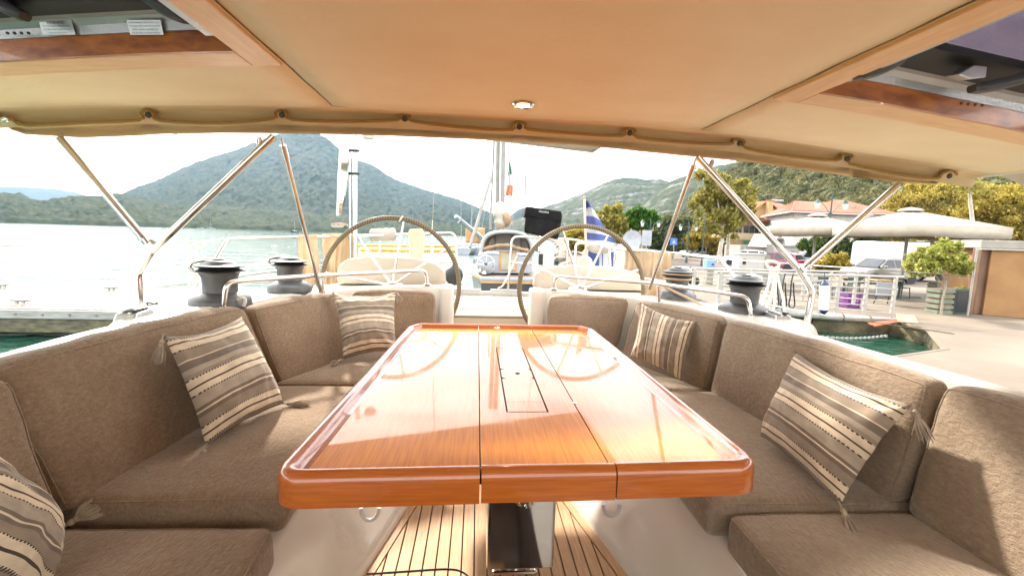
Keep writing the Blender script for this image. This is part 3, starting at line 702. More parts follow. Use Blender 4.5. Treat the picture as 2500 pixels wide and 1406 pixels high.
# ================================================================ striped pillows with tassels
def stripe_mat(name, bands, dots, off=0.0, rep=1.0, dark=1.0):
    m, N, L, b = new_mat(name)
    uv = N.new('ShaderNodeUVMap'); sx = N.new('ShaderNodeSeparateXYZ'); L.new(uv.outputs['UV'], sx.inputs[0])
    nz = N.new('ShaderNodeTexNoise'); nz.inputs['Scale'].default_value = 5; nz.inputs['Detail'].default_value = 2
    L.new(uv.outputs['UV'], nz.inputs['Vector'])
    wv = N.new('ShaderNodeMath'); wv.operation = 'MULTIPLY_ADD'; wv.inputs[1].default_value = .012; L.new(nz.outputs['Fac'], wv.inputs[0]); L.new(sx.outputs['Y'], wv.inputs[2])
    r = N.new('ShaderNodeValToRGB'); r.color_ramp.interpolation = 'CONSTANT'
    e = r.color_ramp.elements
    pal = {'c': (.72,.58,.42), 'g': (.30,.235,.175), 'd': (.085,.06,.045), 'm': (.195,.15,.115), 't': (.40,.325,.25)}
    while len(e) > 1: e.remove(e[-1])
    e[0].position = 0; e[0].color = (*pal[bands[0][1]], 1)
    for p, c in bands[1:]:
        k = e.new(p); k.color = (*[q*dark for q in pal[c]], 1)
    L.new(wv.outputs[0], r.inputs['Fac'])
    # rows of stitched dashes: narrow bands broken up along u
    col = r.outputs['Color']
    fr = N.new('ShaderNodeMath'); fr.operation = 'MULTIPLY'; fr.inputs[1].default_value = 44*rep; L.new(sx.outputs['X'], fr.inputs[0])
    f2 = N.new('ShaderNodeMath'); f2.operation = 'FRACT'; L.new(fr.outputs[0], f2.inputs[0])
    f3 = N.new('ShaderNodeMath'); f3.operation = 'LESS_THAN'; f3.inputs[1].default_value = .55; L.new(f2.outputs[0], f3.inputs[0])
    tot = None
    for d in dots:
        a = N.new('ShaderNodeMath'); a.operation = 'SUBTRACT'; a.inputs[1].default_value = d; L.new(wv.outputs[0], a.inputs[0])
        ab = N.new('ShaderNodeMath'); ab.operation = 'ABSOLUTE'; L.new(a.outputs[0], ab.inputs[0])
        lt = N.new('ShaderNodeMath'); lt.operation = 'LESS_THAN'; lt.inputs[1].default_value = .0065; L.new(ab.outputs[0], lt.inputs[0])
        if tot is None: tot = lt
        else:
            mx = N.new('ShaderNodeMath'); mx.operation = 'MAXIMUM'; L.new(tot.outputs[0], mx.inputs[0]); L.new(lt.outputs[0], mx.inputs[1]); tot = mx
    if tot is not None:
        ml = N.new('ShaderNodeMath'); ml.operation = 'MULTIPLY'; L.new(tot.outputs[0], ml.inputs[0]); L.new(f3.outputs[0], ml.inputs[1])
        mm = N.new('ShaderNodeMix'); mm.data_type = 'RGBA'; L.new(ml.outputs[0], mm.inputs[0]); L.new(col, mm.inputs[6]); mm.inputs[7].default_value = (.06,.042,.032,1); col = mm.outputs[2]
    n2 = N.new('ShaderNodeTexNoise'); n2.inputs['Scale'].default_value = 14; n2.inputs['Detail'].default_value = 6; L.new(uv.outputs['UV'], n2.inputs['Vector'])
    hs = N.new('ShaderNodeMix'); hs.data_type = 'RGBA'; hs.blend_type = 'MULTIPLY'; hs.inputs[0].default_value = .35
    L.new(col, hs.inputs[6]); L.new(n2.outputs['Color'], hs.inputs[7])
    bw = N.new('ShaderNodeRGBToBW'); L.new(n2.outputs['Color'], bw.inputs[0]); mr = N.new('ShaderNodeMapRange'); mr.inputs[1].default_value = .3; mr.inputs[2].default_value = .7; mr.inputs[3].default_value = .8; mr.inputs[4].default_value = 1.12
    L.new(bw.outputs[0], mr.inputs[0]); L.new(mr.outputs[0], hs.inputs[7]); hs.inputs[0].default_value = 1
    L.new(hs.outputs[2], b.inputs['Base Color'])
    b.inputs['Roughness'].default_value = .9; b.inputs['Specular IOR Level'].default_value = .1; b.inputs['Sheen Weight'].default_value = .2
    tc = N.new('ShaderNodeTexCoord'); n3 = N.new('ShaderNodeTexNoise'); n3.inputs['Scale'].default_value = 320; n3.inputs['Detail'].default_value = 2; L.new(tc.outputs['Object'], n3.inputs['Vector'])
    bp = N.new('ShaderNodeBump'); bp.inputs['Strength'].default_value = .35; bp.inputs['Distance'].default_value = .002; L.new(n3.outputs['Fac'], bp.inputs['Height']); L.new(bp.outputs['Normal'], b.inputs['Normal'])
    return m
BANDS = [(0,'g'),(.035,'c'),(.085,'d'),(.10,'c'),(.155,'g'),(.235,'m'),(.27,'c'),(.287,'m'),(.315,'t'),(.42,'c'),(.475,'d'),(.492,'c'),(.56,'g'),(.60,'t'),(.645,'m'),(.715,'c'),(.73,'g'),(.83,'c'),(.895,'d'),(.912,'c'),(.955,'g')]
DOTS = [.035,.155,.42,.56,.83,.955]
PM = stripe_mat('striped_pillow_cloth', BANDS, DOTS)
M['tassel'] = mat('taupe_tassel_yarn', (.32,.25,.185), .9, col2=(.42,.34,.26), scale=40)
def tassel(root, p, d, L=.075):
    """cord knot and a bundle of drooping threads hanging from a pillow corner"""
    p = Vector(p); d = Vector(d).normalized(); m = MB()
    m.tube([p-d*.012, p+d*.012], .0028, 6)
    m.lathe([(0,-.008),(.007,-.006),(.009,0),(.007,.007),(0,.009)], p+d*.018, 10, d)
    m.lathe([(0,0),(.006,.001),(.0095,.008),(.0085,.014)], p+d*.022, 10, d)
    u = d.orthogonal().normalized(); v = d.cross(u); rnd = random.Random(int(abs(p.x*1000))+int(p.y*777))
    for k in range(34):
        a = rnd.uniform(0, 6.28); rr = rnd.uniform(.1, 1)
        o = u*math.cos(a)+v*math.sin(a); s = p+d*.03+o*.006*rr
        e = s+d*L*rnd.uniform(.75, 1)+o*.022*rr+V(0,0,-.006)
        md = (s+e)/2+o*.007*rr
        m.tube([s, md, e], [.0017, .0019, .0012], 5)
    return m.build('tassel', M['tassel'], root, 60)
def pillow(TL, TR, BR, BL, T, label, mat_, along='h', seed=0, tassels=(), wr=.012, NS=34):
    TL, TR, BR, BL = (Vector(p) for p in (TL, TR, BR, BL))
    c = (TL+TR+BR+BL)/4; nrm = ((TR-BL).cross(TL-BR)).normalized()
    if nrm.dot(CAM-c) < 0: nrm = -nrm
    root = thing('striped_pillow', label, 'pillow', c, group='striped pillows')
    m = MB()
    for sg in (1, -1):
        def fn(u, v, sg=sg):
            a, b = 2*u-1, 2*v-1
            # edges bow inwards between the corners
            ku = 1-.075*(1-b*b)+.018*mnoise.noise(V(b*2.1, seed*3.1, 0)); kv = 1-.075*(1-a*a)+.018*mnoise.noise(V(a*2.1, seed*4.7, 4))
            uu, vv = .5+.5*a*ku, .5+.5*b*kv
            p = (BL*(1-uu)*(1-vv)+BR*uu*(1-vv)+TR*uu*vv+TL*(1-uu)*vv)
            f_ = max(0, (1-a*a))*max(0, (1-b*b)); th = T*(f_**.50)*(.80+.20*f_)*(1-.12*b)
            ww = wr*(mnoise.noise(V(a*2.2+seed*9, b*2.2, sg*2))+.5*mnoise.noise(V(a*5+seed*5, b*5, sg)))*min(1, f_*4)
            # creases radiating from the corners
            rr = min((a-sa)**2+(b-sb)**2 for sa in (-1, 1) for sb in (-1, 1))**.5
            ang = math.atan2(1-abs(b), 1-abs(a)); ww += .008*math.sin(ang*9+seed)*math.exp(-(rr/.6)**2)*min(1, f_*10)
            return p + nrm*(sg*th*(1 if sg > 0 else .55)+ww)+V(0,0,-.012*(1-a*a)*max(0,b))
        m.grid(fn, NS, NS, uv=False)
        n0 = len(m.v)-(NS+1)**2
        for j in range(NS+1):
            for i in range(NS+1):
                m.uv[n0+j*(NS+1)+i] = (i/NS, j/NS) if along == 'h' else (j/NS, i/NS)
    o = m.build('cover', mat_, root, 180)
    # weld the two sides along the seam
    bm = bmesh.new(); bm.from_mesh(o.data); bmesh.ops.remove_doubles(bm, verts=bm.verts, dist=.0004); bmesh.ops.recalc_face_normals(bm, faces=bm.faces); bm.to_mesh(o.data); bm.free()
    o.data.polygons.foreach_set('use_smooth', [True]*len(o.data.polygons))
    cs = {'TL': TL, 'TR': TR, 'BR': BR, 'BL': BL}
    for k, d, L in tassels: tassel(root, cs[k], d, L)
    # side seam
    sm = [BL*(1-t)+TL*t for t in [i/20 for i in range(21)]]
    return root
# left, leaning on the long back cushion
pillow(PX(398,822,-1.17), PX(590,772,-1.14), PZ(694,985,.455), PZ(503,1088,.455), .105, 'large brown and cream striped pillow leaning on the left bench', PM, 'h', 1,
       (('TL', (-.12,-.25,-1), .07), ('BL', (-.15,-.35,-.75), .07), ('BR', (.95,.12,-.12), .08)))
pillow(PY(812,716,3.00), PY(968,712,3.06), PY(968,856,2.80), PY(838,876,2.74), .085, 'small grey striped pillow standing by the left steering wheel', PM, 'h', 2,
       (('TL', (-.5,-.3,-.7), .05), ('TR', (.4,-.4,-.8), .05), ('BL', (-.5,-.5,-.2), .05)))
pillow(PX(1942,858,1.38), PX(2228,990,1.36), PZ(2052,1232,.455), PZ(1855,1062,.475), .115, 'large grey and cream striped pillow leaning on the right bench', PM, 'h', 3,
       (('TR', (.25,-.35,-.85), .075), ('BR', (-.05,-.75,-.55), .075)), wr=.014)
pillow(PY(1562,738,2.74), PY(1702,786,2.50), PY(1668,932,2.38), PY(1540,868,2.60), .085, 'small pillow with upright stripes leaning in the right bench corner', PM, 'v', 4,
       (('TR', (.55,-.55,-.75), .06),))
pillow(PY(-150,1010,.98), PY(152,1288,1.16), PY(100,1470,1.00), PY(-320,1330,.78), .10, 'striped pillow half outside the lower left picture corner', PM, 'h', 5,
       (('TR', (.55,.45,.35), .05),))
# ================================================================ varnished table
tbl = thing('cockpit_table', 'glossy varnished wooden drop leaf table on a steel pedestal', 'table', (.14, 1.5, 0))
ZT = .700
def outline(y0, y1, xl0, xl1, xr):   # near-left ... path orders below
    return
XL0, XL1, XR0, XR1, TY0, TY1 = -.455, -.385, .705, .70, .955, 2.655
S1, S2 = .0195, .335
def rim_sweep(path, name, m):
    pts = path; secs = []
    # section: (offset inwards, z)
    pr = [(0,.648),(.0,.700),(.004,.716),(.013,.724),(.024,.726),(.034,.722),(.040,.712),(.048,.7025),(.060,.7005),(.060,.648)]
    for i, p in enumerate(pts):
        a, b = pts[max(0, i-1)], pts[min(len(pts)-1, i+1)]
        t = (b-a).normalized(); n = V(t.y, -t.x, 0)      # path runs clockwise seen from above -> right side is inside
        k = 1.0
        secs.append([V(p.x, p.y, 0)+n*o*k+V(0,0,z) for o, z in pr])
    return MB().loft(secs, closed=True).build(name, m, tbl, 40)
def bowed(x): return TY0+.030*((x-.14)/.6)**2*(1 if x < .14 else .4)
# left leaf: from seam at near edge, round to seam at far edge (clockwise from above: near -> left -> far)
pl = fillet([V(S1-.002,TY0,0), V(XL0+.015,TY0-.01,0), V(XL1,TY1-.10,0), V(XL1+.05,TY1,0), V(S1-.002,TY1,0)], [0,.075,.08,.06,0], 8)
leafL = MB().prism([(p.x+(.02 if p.x < -.2 else 0), lerp(p.y, 1.8, .018)) for p in pl], .655, ZT).build('table_leaf', M['varnish'], tbl, 0)
rim_sweep(pl, 'rim', M['varnish_x'])
pc = fillet([V(S2+.002,TY1,0), V(XR1-.06,TY1,0), V(XR1,TY1-.10,0), V(XR0,TY0+.02,0), V(S2+.002,TY0+.008,0)], [0,.06,.08,.075,0], 8)
MB().prism([(p.x-(.02 if p.x > .6 else 0), lerp(p.y, 1.8, .018)) for p in pc], .655, ZT).build('table_leaf', M['varnish'], tbl, 0)
rim_sweep(pc, 'rim', M['varnish_x'])
cl_ = MB()
HXa, HXb, HYa, HYb = .103, .238, 1.355, 2.165
for (x0, x1, y0, y1) in ((S1+.002,HXa,TY0+.05,TY1-.05),(HXb,S2-.002,TY0+.05,TY1-.05),(HXa,HXb,TY0+.05,HYa),(HXa,HXb,HYb,TY1-.05)):
    cl_.add([V(x0,y0,ZT+.0008),V(x1,y0,ZT+.0008),V(x1,y1,ZT+.0008),V(x0,y1,ZT+.0008)], [(0,1,2,3)])
cl_.build('centre_panel', M['varnish'], tbl, 0)
MB().box(((S1+S2)/2, (TY0+TY1)/2, .670), (S2-S1-.006, TY1-TY0-.1, .03)).build('centre_core', M['varnish_x'], tbl, 0)
rim_sweep([V(S2-.002,TY0+.006,0), V((S1+S2)/2,TY0+.004,0), V(S1+.002,TY0+.002,0)], 'rim', M['varnish_x'])
rim_sweep([V(S1+.002,TY1,0), V((S1+S2)/2,TY1,0), V(S2-.002,TY1,0)], 'rim', M['varnish_x'])
# bottle-box lid with finger hole and metal strip
lid = MB()
lx0, lx1, ly0, ly1 = HXa+.0055, HXb-.0055, HYa+.006, HYb-.006
hc, hr, nh = V((lx0+lx1)/2+.004, 1.755, 0), .0105, 20
ring = [V(hc.x+hr*math.cos(2*math.pi*k/nh), hc.y+hr*math.sin(2*math.pi*k/nh)*1.15, ZT+.0006) for k in range(nh)]
outer = []
for k in range(nh):
    a = 2*math.pi*k/nh; c_, s_ = math.cos(a), math.sin(a)
    sx = (lx1-hc.x if c_ > 0 else hc.x-lx0)/max(1e-6, abs(c_)); sy = .066/max(1e-6, abs(s_)); q = min(sx, sy); outer.append(V(hc.x+c_*q, hc.y+s_*q, ZT+.0006))
lid.loft([ring+[ring[0]], outer+[outer[0]]])
lid.add([V(lx0,ly0+.085,ZT+.0006),V(lx1,ly0+.085,ZT+.0006),V(lx1,hc.y-.066,ZT+.0006),V(lx0,hc.y-.066,ZT+.0006)], [(0,1,2,3)])
lid.add([V(lx0,hc.y+.066,ZT+.0006),V(lx1,hc.y+.066,ZT+.0006),V(lx1,ly1-.03,ZT+.0006),V(lx0,ly1-.03,ZT+.0006)], [(0,1,2,3)])
lo = lid.build('bottle_lid', M['varnish'], tbl, 0)
for (a, b) in ((ly0, ly0+.083), (ly1-.028, ly1)):
    MB().add([V(lx0,a,ZT+.0006),V(lx1,a,ZT+.0006),V(lx1,b,ZT+.0006),V(lx0,b,ZT+.0006)], [(0,1,2,3)]).build('lid_end', M['varnish'], lo, 0)
MB().box(((HXa+HXb)/2, (HYa+HYb)/2, ZT-.012), (HXb-HXa, HYb-HYa, .004)).build('lid_gap', M['caulk'], tbl, 0)
MB().lathe([(0,0),(.007,0),(.008,.0012),(.0055,.0018),(0,.0018)], V(.338,1.436,ZT+.0006), 14).build('peg_hole', M['steel'], tbl)
# dark seams between the leaves
for sx in (S1, S2): MB().box((sx, (TY0+TY1)/2, .675), (.003, TY1-TY0-.12, .03)).build('seam', M['caulk'], tbl, 0)
# pedestal: polished box, handle flange, lower column
bx0, bx1, by0, by1, bz0 = .052, .270, 1.33, 1.86, .185
ped = MB(); pp = fillet([V(bx0,by0,0),V(bx1,by0,0),V(bx1,by1,0),V(bx0,by1,0)], .012, 4, True)
ped.prism([(p.x, p.y) for p in pp], bz0, .655); pedo = ped.build('pedestal_box', M['steel_box'], tbl, 50, .004, 2)
MB().lathe([(.055,0),(.055,.19)], (.125, 1.62, -.002), 28).build('column', M['steel_box'], tbl, 60)
MB().lathe([(.048,0),(.048,.19)], (.205, 1.60, -.002), 28).build('column', M['steel_box'], tbl, 60)
MB().box((.165, 1.62, .012), (.17, .20, .02)).build('foot_plate', M['steel'], tbl, 0, .008, 2)
fc = PY(1283, 1213, by0-.002)
fl_ = MB().lathe([(0,0),(.036,0),(.036,.004),(.030,.007),(.016,.008),(0,.008)], fc, 28, (0,-1,0)).build('handle_flange', M['steel'], tbl, 50)
for a in (-150, -30, 270-180-180+0):
    a = R_(a); MB().lathe([(0,0),(.0055,0),(.005,.003),(0,.0035)], fc+V(.027*math.cos(a), -.007, .027*math.sin(a)), 10, (0,-1,0)).build('screw', M['chrome'], fl_)
MB().tube(spline([fc+V(0,0,0), fc+V(.002,-.03,.012), fc+V(.006,-.045,.05), fc+V(.01,-.03,.10)], 5), .013, 12).build('handle_tube', M['steel'], tbl, 60)
# ================================================================ steel posts that carry the hardtop
def roof_support(side, label):
    pxs = dict(base=(343,785), k1=(337,668), k2=(372,612), top=(668,333), b_top=(145,338), clamp=(366,602), c_top=(687,342), c_bot=(783,712)) if side < 0 else \
          dict(base=(1966,812), k1=(1984,712), k2=(1952,660), top=(1703,383), b_top=(2192,453), clamp=(1958,660), c_top=(1698,390), c_bot=(1586,705))
    Y = 2.38
    P = {k: PY(*v, Y) for k, v in pxs.items()}
    P['c_bot'] = PY(*pxs['c_bot'], 2.98); P['c_top'] = PY(*pxs['c_top'], 2.44)
    t = thing('roof_support', label, 'support', P['base'])
    MB().tube(fillet([P['base'], P['k1'], P['k2'], P['top']], [0, .10, .10, 0], 8), .0175, 14).build('main_tube', M['steel'], t, 60)
    MB().lathe([(.030,-.012),(.030,0),(.024,.006),(.021,.035),(.0178,.036)], P['base'], 20).build('base_socket', M['steel'], t, 40)
    d = (P['clamp']-P['b_top']); e = P['clamp']-d.normalized()*.055
    MB().tube([P['b_top'], e], .0185, 14).build('outer_brace', M['steel'], t, 60)
    MB().tube([e-d.normalized()*.004, e+d.normalized()*.012], .0225, 14).build('brace_collar', M['steel'], t, 50)
    MB().tube([e+d.normalized()*.01, P['clamp']+d.normalized()*.012], [.019, .011], 12).build('brace_jaw', M['steel'], t, 60)
    dd = (P['top']-P['k2']).normalized()
    MB().tube([P['clamp']-dd*.006+V(0,0,0), P['clamp']+dd*.028], .0225, 14).build('clamp', M['steel'], t, 50)
    c1 = P['c_top']; c2 = P['c_bot']; cd = (c2-c1).normalized()
    MB().tube([c1+cd*.06, c2], .0125, 12).build('aft_strut', M['steel'], t, 60)
    MB().tube([c1-cd*.005, c1+cd*.03], .007, 10).build('strut_eye', M['steel'], t, 60)
    MB().tube([c1+cd*.028, c1+cd*.10], .0155, 12).build('strut_collar', M['steel'], t, 50)
    sx = P['top']+(P['k2']-P['top']).normalized()*.10
    up = PY(*((634,335) if side < 0 else (1740,390)), Y)
    MB().tube([up, lerp(up, sx, .75)], .0095, 10).build('bracket', M['steel'], t, 60)
    MB().tube([lerp(up, sx, .15), lerp(up, sx, .6)], .013, 10).build('bracket_collar', M['steel'], t, 50)
    return t
roof_support(-1, 'bent steel tube frame holding the hardtop on the left side deck')
roof_support(1, 'bent steel tube frame holding the hardtop on the right side deck')
# ================================================================ low grab rails on the coamings
def grab_rail(pts, mids, label):
    t = thing('grab_rail', label, 'rail', pts[0])
    MB().tube(fillet(pts, [0]+[.055]*(len(pts)-2)+[0], 8), .0135, 14).build('rail_tube', M['steel'], t, 60)
    for m in mids: MB().tube(m, .0125, 12).build('rail_leg', M['steel'], t, 60)
    for p in (pts[0], pts[-1]): MB().lathe([(.026,0),(.026,.005),(.0136,.010)], p, 18).build('rail_foot', M['steel'], t, 40)
    return t
zr = .952
L0, L1 = PY(546,742,2.50), PY(553,688,2.50); L2 = PY(790,672,2.98); L3 = PY(1040,660,3.47); L4 = PY(1043,700,3.47)
L0.z = .825; L4.z = .86
grab_rail([L0, L1, L2, L3, L4], [[PY(786,676,2.975), PY(789,716,2.975)]], 'low polished rail above the left bench curving to the left wheel')
R0, R1, R2, R3, R4 = PY(1352,722,3.36), PY(1355,674,3.36), PY(1600,692,2.98), PY(1825,724,2.50), PY(1832,790,2.50)
R0.z = .86; R4.z = .825
grab_rail([R0, R1, R2, R3, R4], [[PY(1608,698,2.97), PY(1610,736,2.97)]], 'low polished rail above the right bench curving to the right wheel')
# ================================================================ winches
M['winch'] = mat('grey_winch_drum', (.085,.085,.085), .42, .35, col2=(.14,.14,.138), scale=14, rvar=.1)
M['winch_dark'] = mat('black_winch_trim', (.018,.018,.018), .35, .2)
M['winch_light'] = mat('worn_winch_ring', (.42,.36,.29), .35, .7)
def winch(loc, s, label, arm_ang, rope=False):
    c = Vector(loc); t = thing('winch', label, 'winch', c, group='deck winches')
    S = lambda pr: [(r*s, z*s) for r, z in pr]
    MB().lathe(S([(0,0),(.142,0),(.145,.01),(.145,.075),(.140,.088),(.110,.105),(.085,.118)]), c, 36).build('base', M['winch'], t, 40)
    MB().lathe(S([(.1445,.042),(.1462,.044),(.1462,.047),(.1445,.049)]), c, 36).build('base_groove', M['winch_light'] if rope else M['winch_dark'], t, 40)
    MB().lathe(S([(.082,.112),(.080,.135),(.082,.19),(.090,.212),(.096,.222)]), c, 32).build('drum', M['winch'], t, 40)
    MB().lathe(S([(.096,.222),(.118,.228),(.120,.232),(.096,.237),(.090,.243),(.096,.249),(.116,.252),(.114,.258),(.085,.262),(.072,.272)]), c, 36).build('self_tailing_jaw', M['winch_dark'], t, 30)
    MB().lathe(S([(.072,.268),(.060,.280),(.030,.284),(.028,.290),(0,.290)]), c, 28).build('cap', M['plastic_dark'], t, 40)
    MB().lathe(S([(0,.2905),(.022,.2905),(.022,.293),(0,.293)]), c, 18).build('socket', M['steel'], t, 40)
    d = V(math.cos(arm_ang), math.sin(arm_ang), 0)
    MB().tube([c+V(0,0,.284*s), c+d*.075*s+V(0,0,.284*s), c+d*.125*s+V(0,0,.272*s), c+d*.138*s+V(0,0,.245*s), c+d*.118*s+V(0,0,.225*s)], [.011*s,.011*s,.010*s,.010*s,.008*s], 10).build('feeder_arm', M['steel'], t, 60)
    if rope:
        for zz, k in ((.238, .104), (.205, .098)):
            MB().tube([c+V(k*s*math.cos(a), k*s*math.sin(a), zz*s) for a in [2*math.pi*i/32 for i in range(32)]], .009*s, 8, True).build('rope_turn', M['rope_buff'], t, 60)
    return t
M['rope_buff'] = mat('buff_rope', (.66,.50,.33), .8, col2=(.52,.38,.24), scale=120, bump=.6, bscale=160, bdist=.004)
M['rope_white'] = mat('white_rope', (.76,.72,.64), .8, col2=(.62,.57,.49), scale=90, bump=.6, bscale=140, bdist=.004)
winch((-1.425,2.62,.765), 1.06, 'big grey winch left of the left grab rail, nearest the viewer', R_(190))
winch((-1.255,3.14,.79), .96, 'grey winch behind the middle of the left grab rail', R_(190))
winch((1.655,2.64,.765), 1.0, 'grey winch at the near end of the right grab rail', R_(20))
winch((1.44,3.12,.79), .94, 'grey winch with buff rope turns beside the right wheel', R_(20), True)
# sheet leading from the roped winch along the coaming
tag(MB().tube(spline([PY(1622,700,3.06), PY(1700,738,2.90), PY(1775,782,2.72), PY(1805,800,2.62)], 6), .009, 8).build('sheet_rope', M['rope_buff'], None, 60), 'taut buff rope running from the right winch down the coaming', 'rope')
tag(MB().tube(spline([PY(548,745,2.56), PY(572,735,2.55), PY(590,727,2.54), PY(599,733,2.54), PY(595,748,2.54)], 8), .009, 8).build('rope_tail', M['rope_white'], None, 60), 'short white rope tail looped by the foot of the left grab rail', 'rope')
# deck clutch block below the near left post and beside the right winch
for pxy, Y, lab in (((330,800),2.2,'low grey rope clutch at the foot of the left roof post'), ((1895,812),2.45,'low grey rope clutch beside the near right winch')):
    c = PY(*pxy, Y); c.z = .835
    t = thing('rope_clutch', lab, 'clutch', c)
    MB().hexa([c+V(-.05,-.07,-.03),c+V(.05,-.07,-.03),c+V(.05,.07,-.03),c+V(-.05,.07,-.03),c+V(-.045,-.05,.012),c+V(.045,-.05,.012),c+V(.045,.06,.018),c+V(-.045,.06,.018)]).build('body', M['alu'], t, 0, .008, 2)
    for k in (-.03, .03): MB().box(c+V(k*.7,.0,.022), (.026,.10,.014)).build('clutch_lever', M['plastic_dark'] if k > 0 else M['alu'], t, 0, .006, 2)
# ================================================================ steering wheels
def leather():
    m, N, L, b = new_mat('laced_leather'); b.inputs['Roughness'].default_value = .7
    uv = N.new('ShaderNodeUVMap'); mp = N.new('ShaderNodeMapping'); mp.inputs['Scale'].default_value = (330, 3, 1); L.new(uv.outputs['UV'], mp.inputs['Vector'])
    ck = N.new('ShaderNodeTexChecker'); ck.inputs['Scale'].default_value = 1; ck.inputs['Color1'].default_value = (.045,.034,.02,1); ck.inputs['Color2'].default_value = (.23,.165,.085,1)
    L.new(mp.outputs['Vector'], ck.inputs['Vector']); L.new(ck.outputs['Color'], b.inputs['Base Color']); return m
M['leather'] = leather()
M['leather_plain'] = mat('brown_leather', (.20,.145,.075), .6, col2=(.13,.09,.045), scale=40)
def wheel(c, R, tilt, label, rot0):
    c = Vector(c); t = thing('steering_wheel', label, 'steering wheel', c, group='twin steering wheels')
    u = V(1, 0, 0); v = V(0, math.sin(tilt), math.cos(tilt)); n = u.cross(v)
    m = MB(); NR, nr, rt = 96, 10, .0165
    for i in range(NR+1):
        a = 2*math.pi*i/NR; d = u*math.cos(a)+v*math.sin(a)
        for k in range(nr+1):
            b = 2*math.pi*k/nr; m.v.append(tuple(c+d*(R+rt*math.cos(b))+n*rt*math.sin(b))); m.uv[len(m.v)-1] = (i/NR, k/nr)
    for i in range(NR):
        for k in range(nr): m.f.append((i*(nr+1)+k, (i+1)*(nr+1)+k, (i+1)*(nr+1)+k+1, i*(nr+1)+k+1))
    m.build('rim', M['leather'], t, 180)
    # outer leather band: slightly larger plain strip on the outer edge
    MB().tube([c+(u*math.cos(a)+v*math.sin(a))*(R+.010) for a in [2*math.pi*i/96 for i in range(96)]], .0118, 8, True).build('rim_band', M['leather_plain'], t, 60)
    MB().lathe([(0,-.03),(.036,-.03),(.045,-.02),(.045,.0),(.03,.012),(0,.014)], c-n*.035, 24, n).build('hub', M['steel'], t, 40)
    for k in range(8):
        a = rot0+2*math.pi*k/8; d = u*math.cos(a)+v*math.sin(a)
        MB().tube([c-n*.035+d*.03, c-n*.028+d*.12, c-n*.012+d*R*.55, c-n*.006+d*R*.86, c+d*(R-.012)], [.0105,.010,.009,.009,.008], 10).build('spoke', M['steel'], t, 60)
    return t
WL = PY(955,697,3.70); WR = PY(1421,706,3.62)
wheel(WL, .545, R_(6), 'large leather-laced steering wheel on the left in front of the sea', R_(35))
wheel(WR, .515, R_(6), 'large leather-laced steering wheel on the right in front of the greek flag', R_(20))
tag(MB().tube(spline([PY(975,541,3.7), PY(979,534,3.69), PY(984,527,3.69)], 3), .006, 6).build('turk_cord', M['rope_white'], None), 'tiny cord tied to the top of the left steering wheel', 'cord')
# ================================================================ helm seats and pedestals
def helm_seat(x0, x1, Y, z0, z1, label, sk=0):
    xc = (x0+x1)/2; t = thing('helm_bench', label, 'helm seat', (xc, Y, .42))
    h = z1-z0; pr = []
    prof = [V(x0,0,z0+.02), V(x0+.01,0,z0+h*.60), V(x0+.09,0,z1-.035), V(lerp(x0,x1,.3),0,z1-.002), V(lerp(x0,x1,.7),0,z1-.006), V(x1-.10,0,z1-.05), V(x1-.01,0,z0+h*.52), V(x1,0,z0+.02), V(x1-.04,0,z0), V(x0+.04,0,z0)]
    prof = fillet(prof, .06, 5, True)
    secs = [[V(p.x+(xc-p.x)*k, Y+dy, p.z+(lerp(z0,z1,.5)-p.z)*k) for p in prof] for dy, k in ((-.005,.06),(.0,.02),(.012,0),(.07,0),(.085,.02),(.09,.06))]
    MB().loft(secs, closed=True).build('backrest', M['gel_cream'], t, 50)
    MB().box((xc, Y+.04, z0-.012), (x1-x0-.04, .085, .008)).build('seam', M['rubber'], t, 0)
    b = fillet([V(x0+.03,Y-.03,0),V(x1-.03,Y-.03,0),V(x1-.03,Y+.34,0),V(x0+.03,Y+.34,0)], .06, 5, True)
    MB().prism([(p.x, p.y) for p in b], .42, z0-.016).build('seat_box', M['gel_cream'], t, 50, .02, 3)
    return t
helm_seat(-1.285, -.285, 4.25, .765, 1.022, 'cream moulded helm seat seen through the left steering wheel')
helm_seat(.545, 1.64, 4.25, .755, .985, 'cream moulded helm seat seen through the right steering wheel')
for W, lab in ((WL, 'slim cream pedestal carrying the left steering wheel'), (WR, 'slim cream pedestal carrying the right steering wheel')):
    t = thing('wheel_pedestal', lab, 'pedestal', (W.x, W.y+.14, .02))
    MB().hexa([V(W.x-.12,W.y+.10,.02),V(W.x+.12,W.y+.10,.02),V(W.x+.12,W.y+.30,.02),V(W.x-.12,W.y+.30,.02),V(W.x-.075,W.y+.09,W.z+.0),V(W.x+.075,W.y+.09,W.z+.0),V(W.x+.075,W.y+.22,W.z+.0),V(W.x-.075,W.y+.22,W.z+.0)]).build('body', M['gel_cream'], t, 0, .03, 3)
    MB().tube([V(W.x, W.y+.10, W.z-.03), V(W.x, W.y+.0, W.z-.01)], .022, 12).build('shaft', M['steel'], t, 60)
# instrument dome and hoop by the right wheel
t = thing('compass_dome', 'small cream domed cover behind the right helm seat', 'cover', PY(1428,650,4.6))
c = PY(1428,648,4.6); MB().lathe([(.11,-.25),(.11,-.005),(.082,0),(.080,.03),(.066,.066),(.04,.092),(0,.104)], c, 24).build('dome', M['gel_cream'], t, 60)
def hoop(pts, r, label, name='hoop_rail', rad=.06, cat='rail'):
    o = MB().tube(fillet(pts, [0]+[rad]*(len(pts)-2)+[0], 8), r, 12).build(name, M['steel'], None, 60)
    return tag(o, label, cat)
hoop([PY(1404,655,4.75), PY(1406,592,4.75), PY(1487,596,4.75), PY(1490,662,4.75)], .014, 'small steel hoop behind the right helm seat')
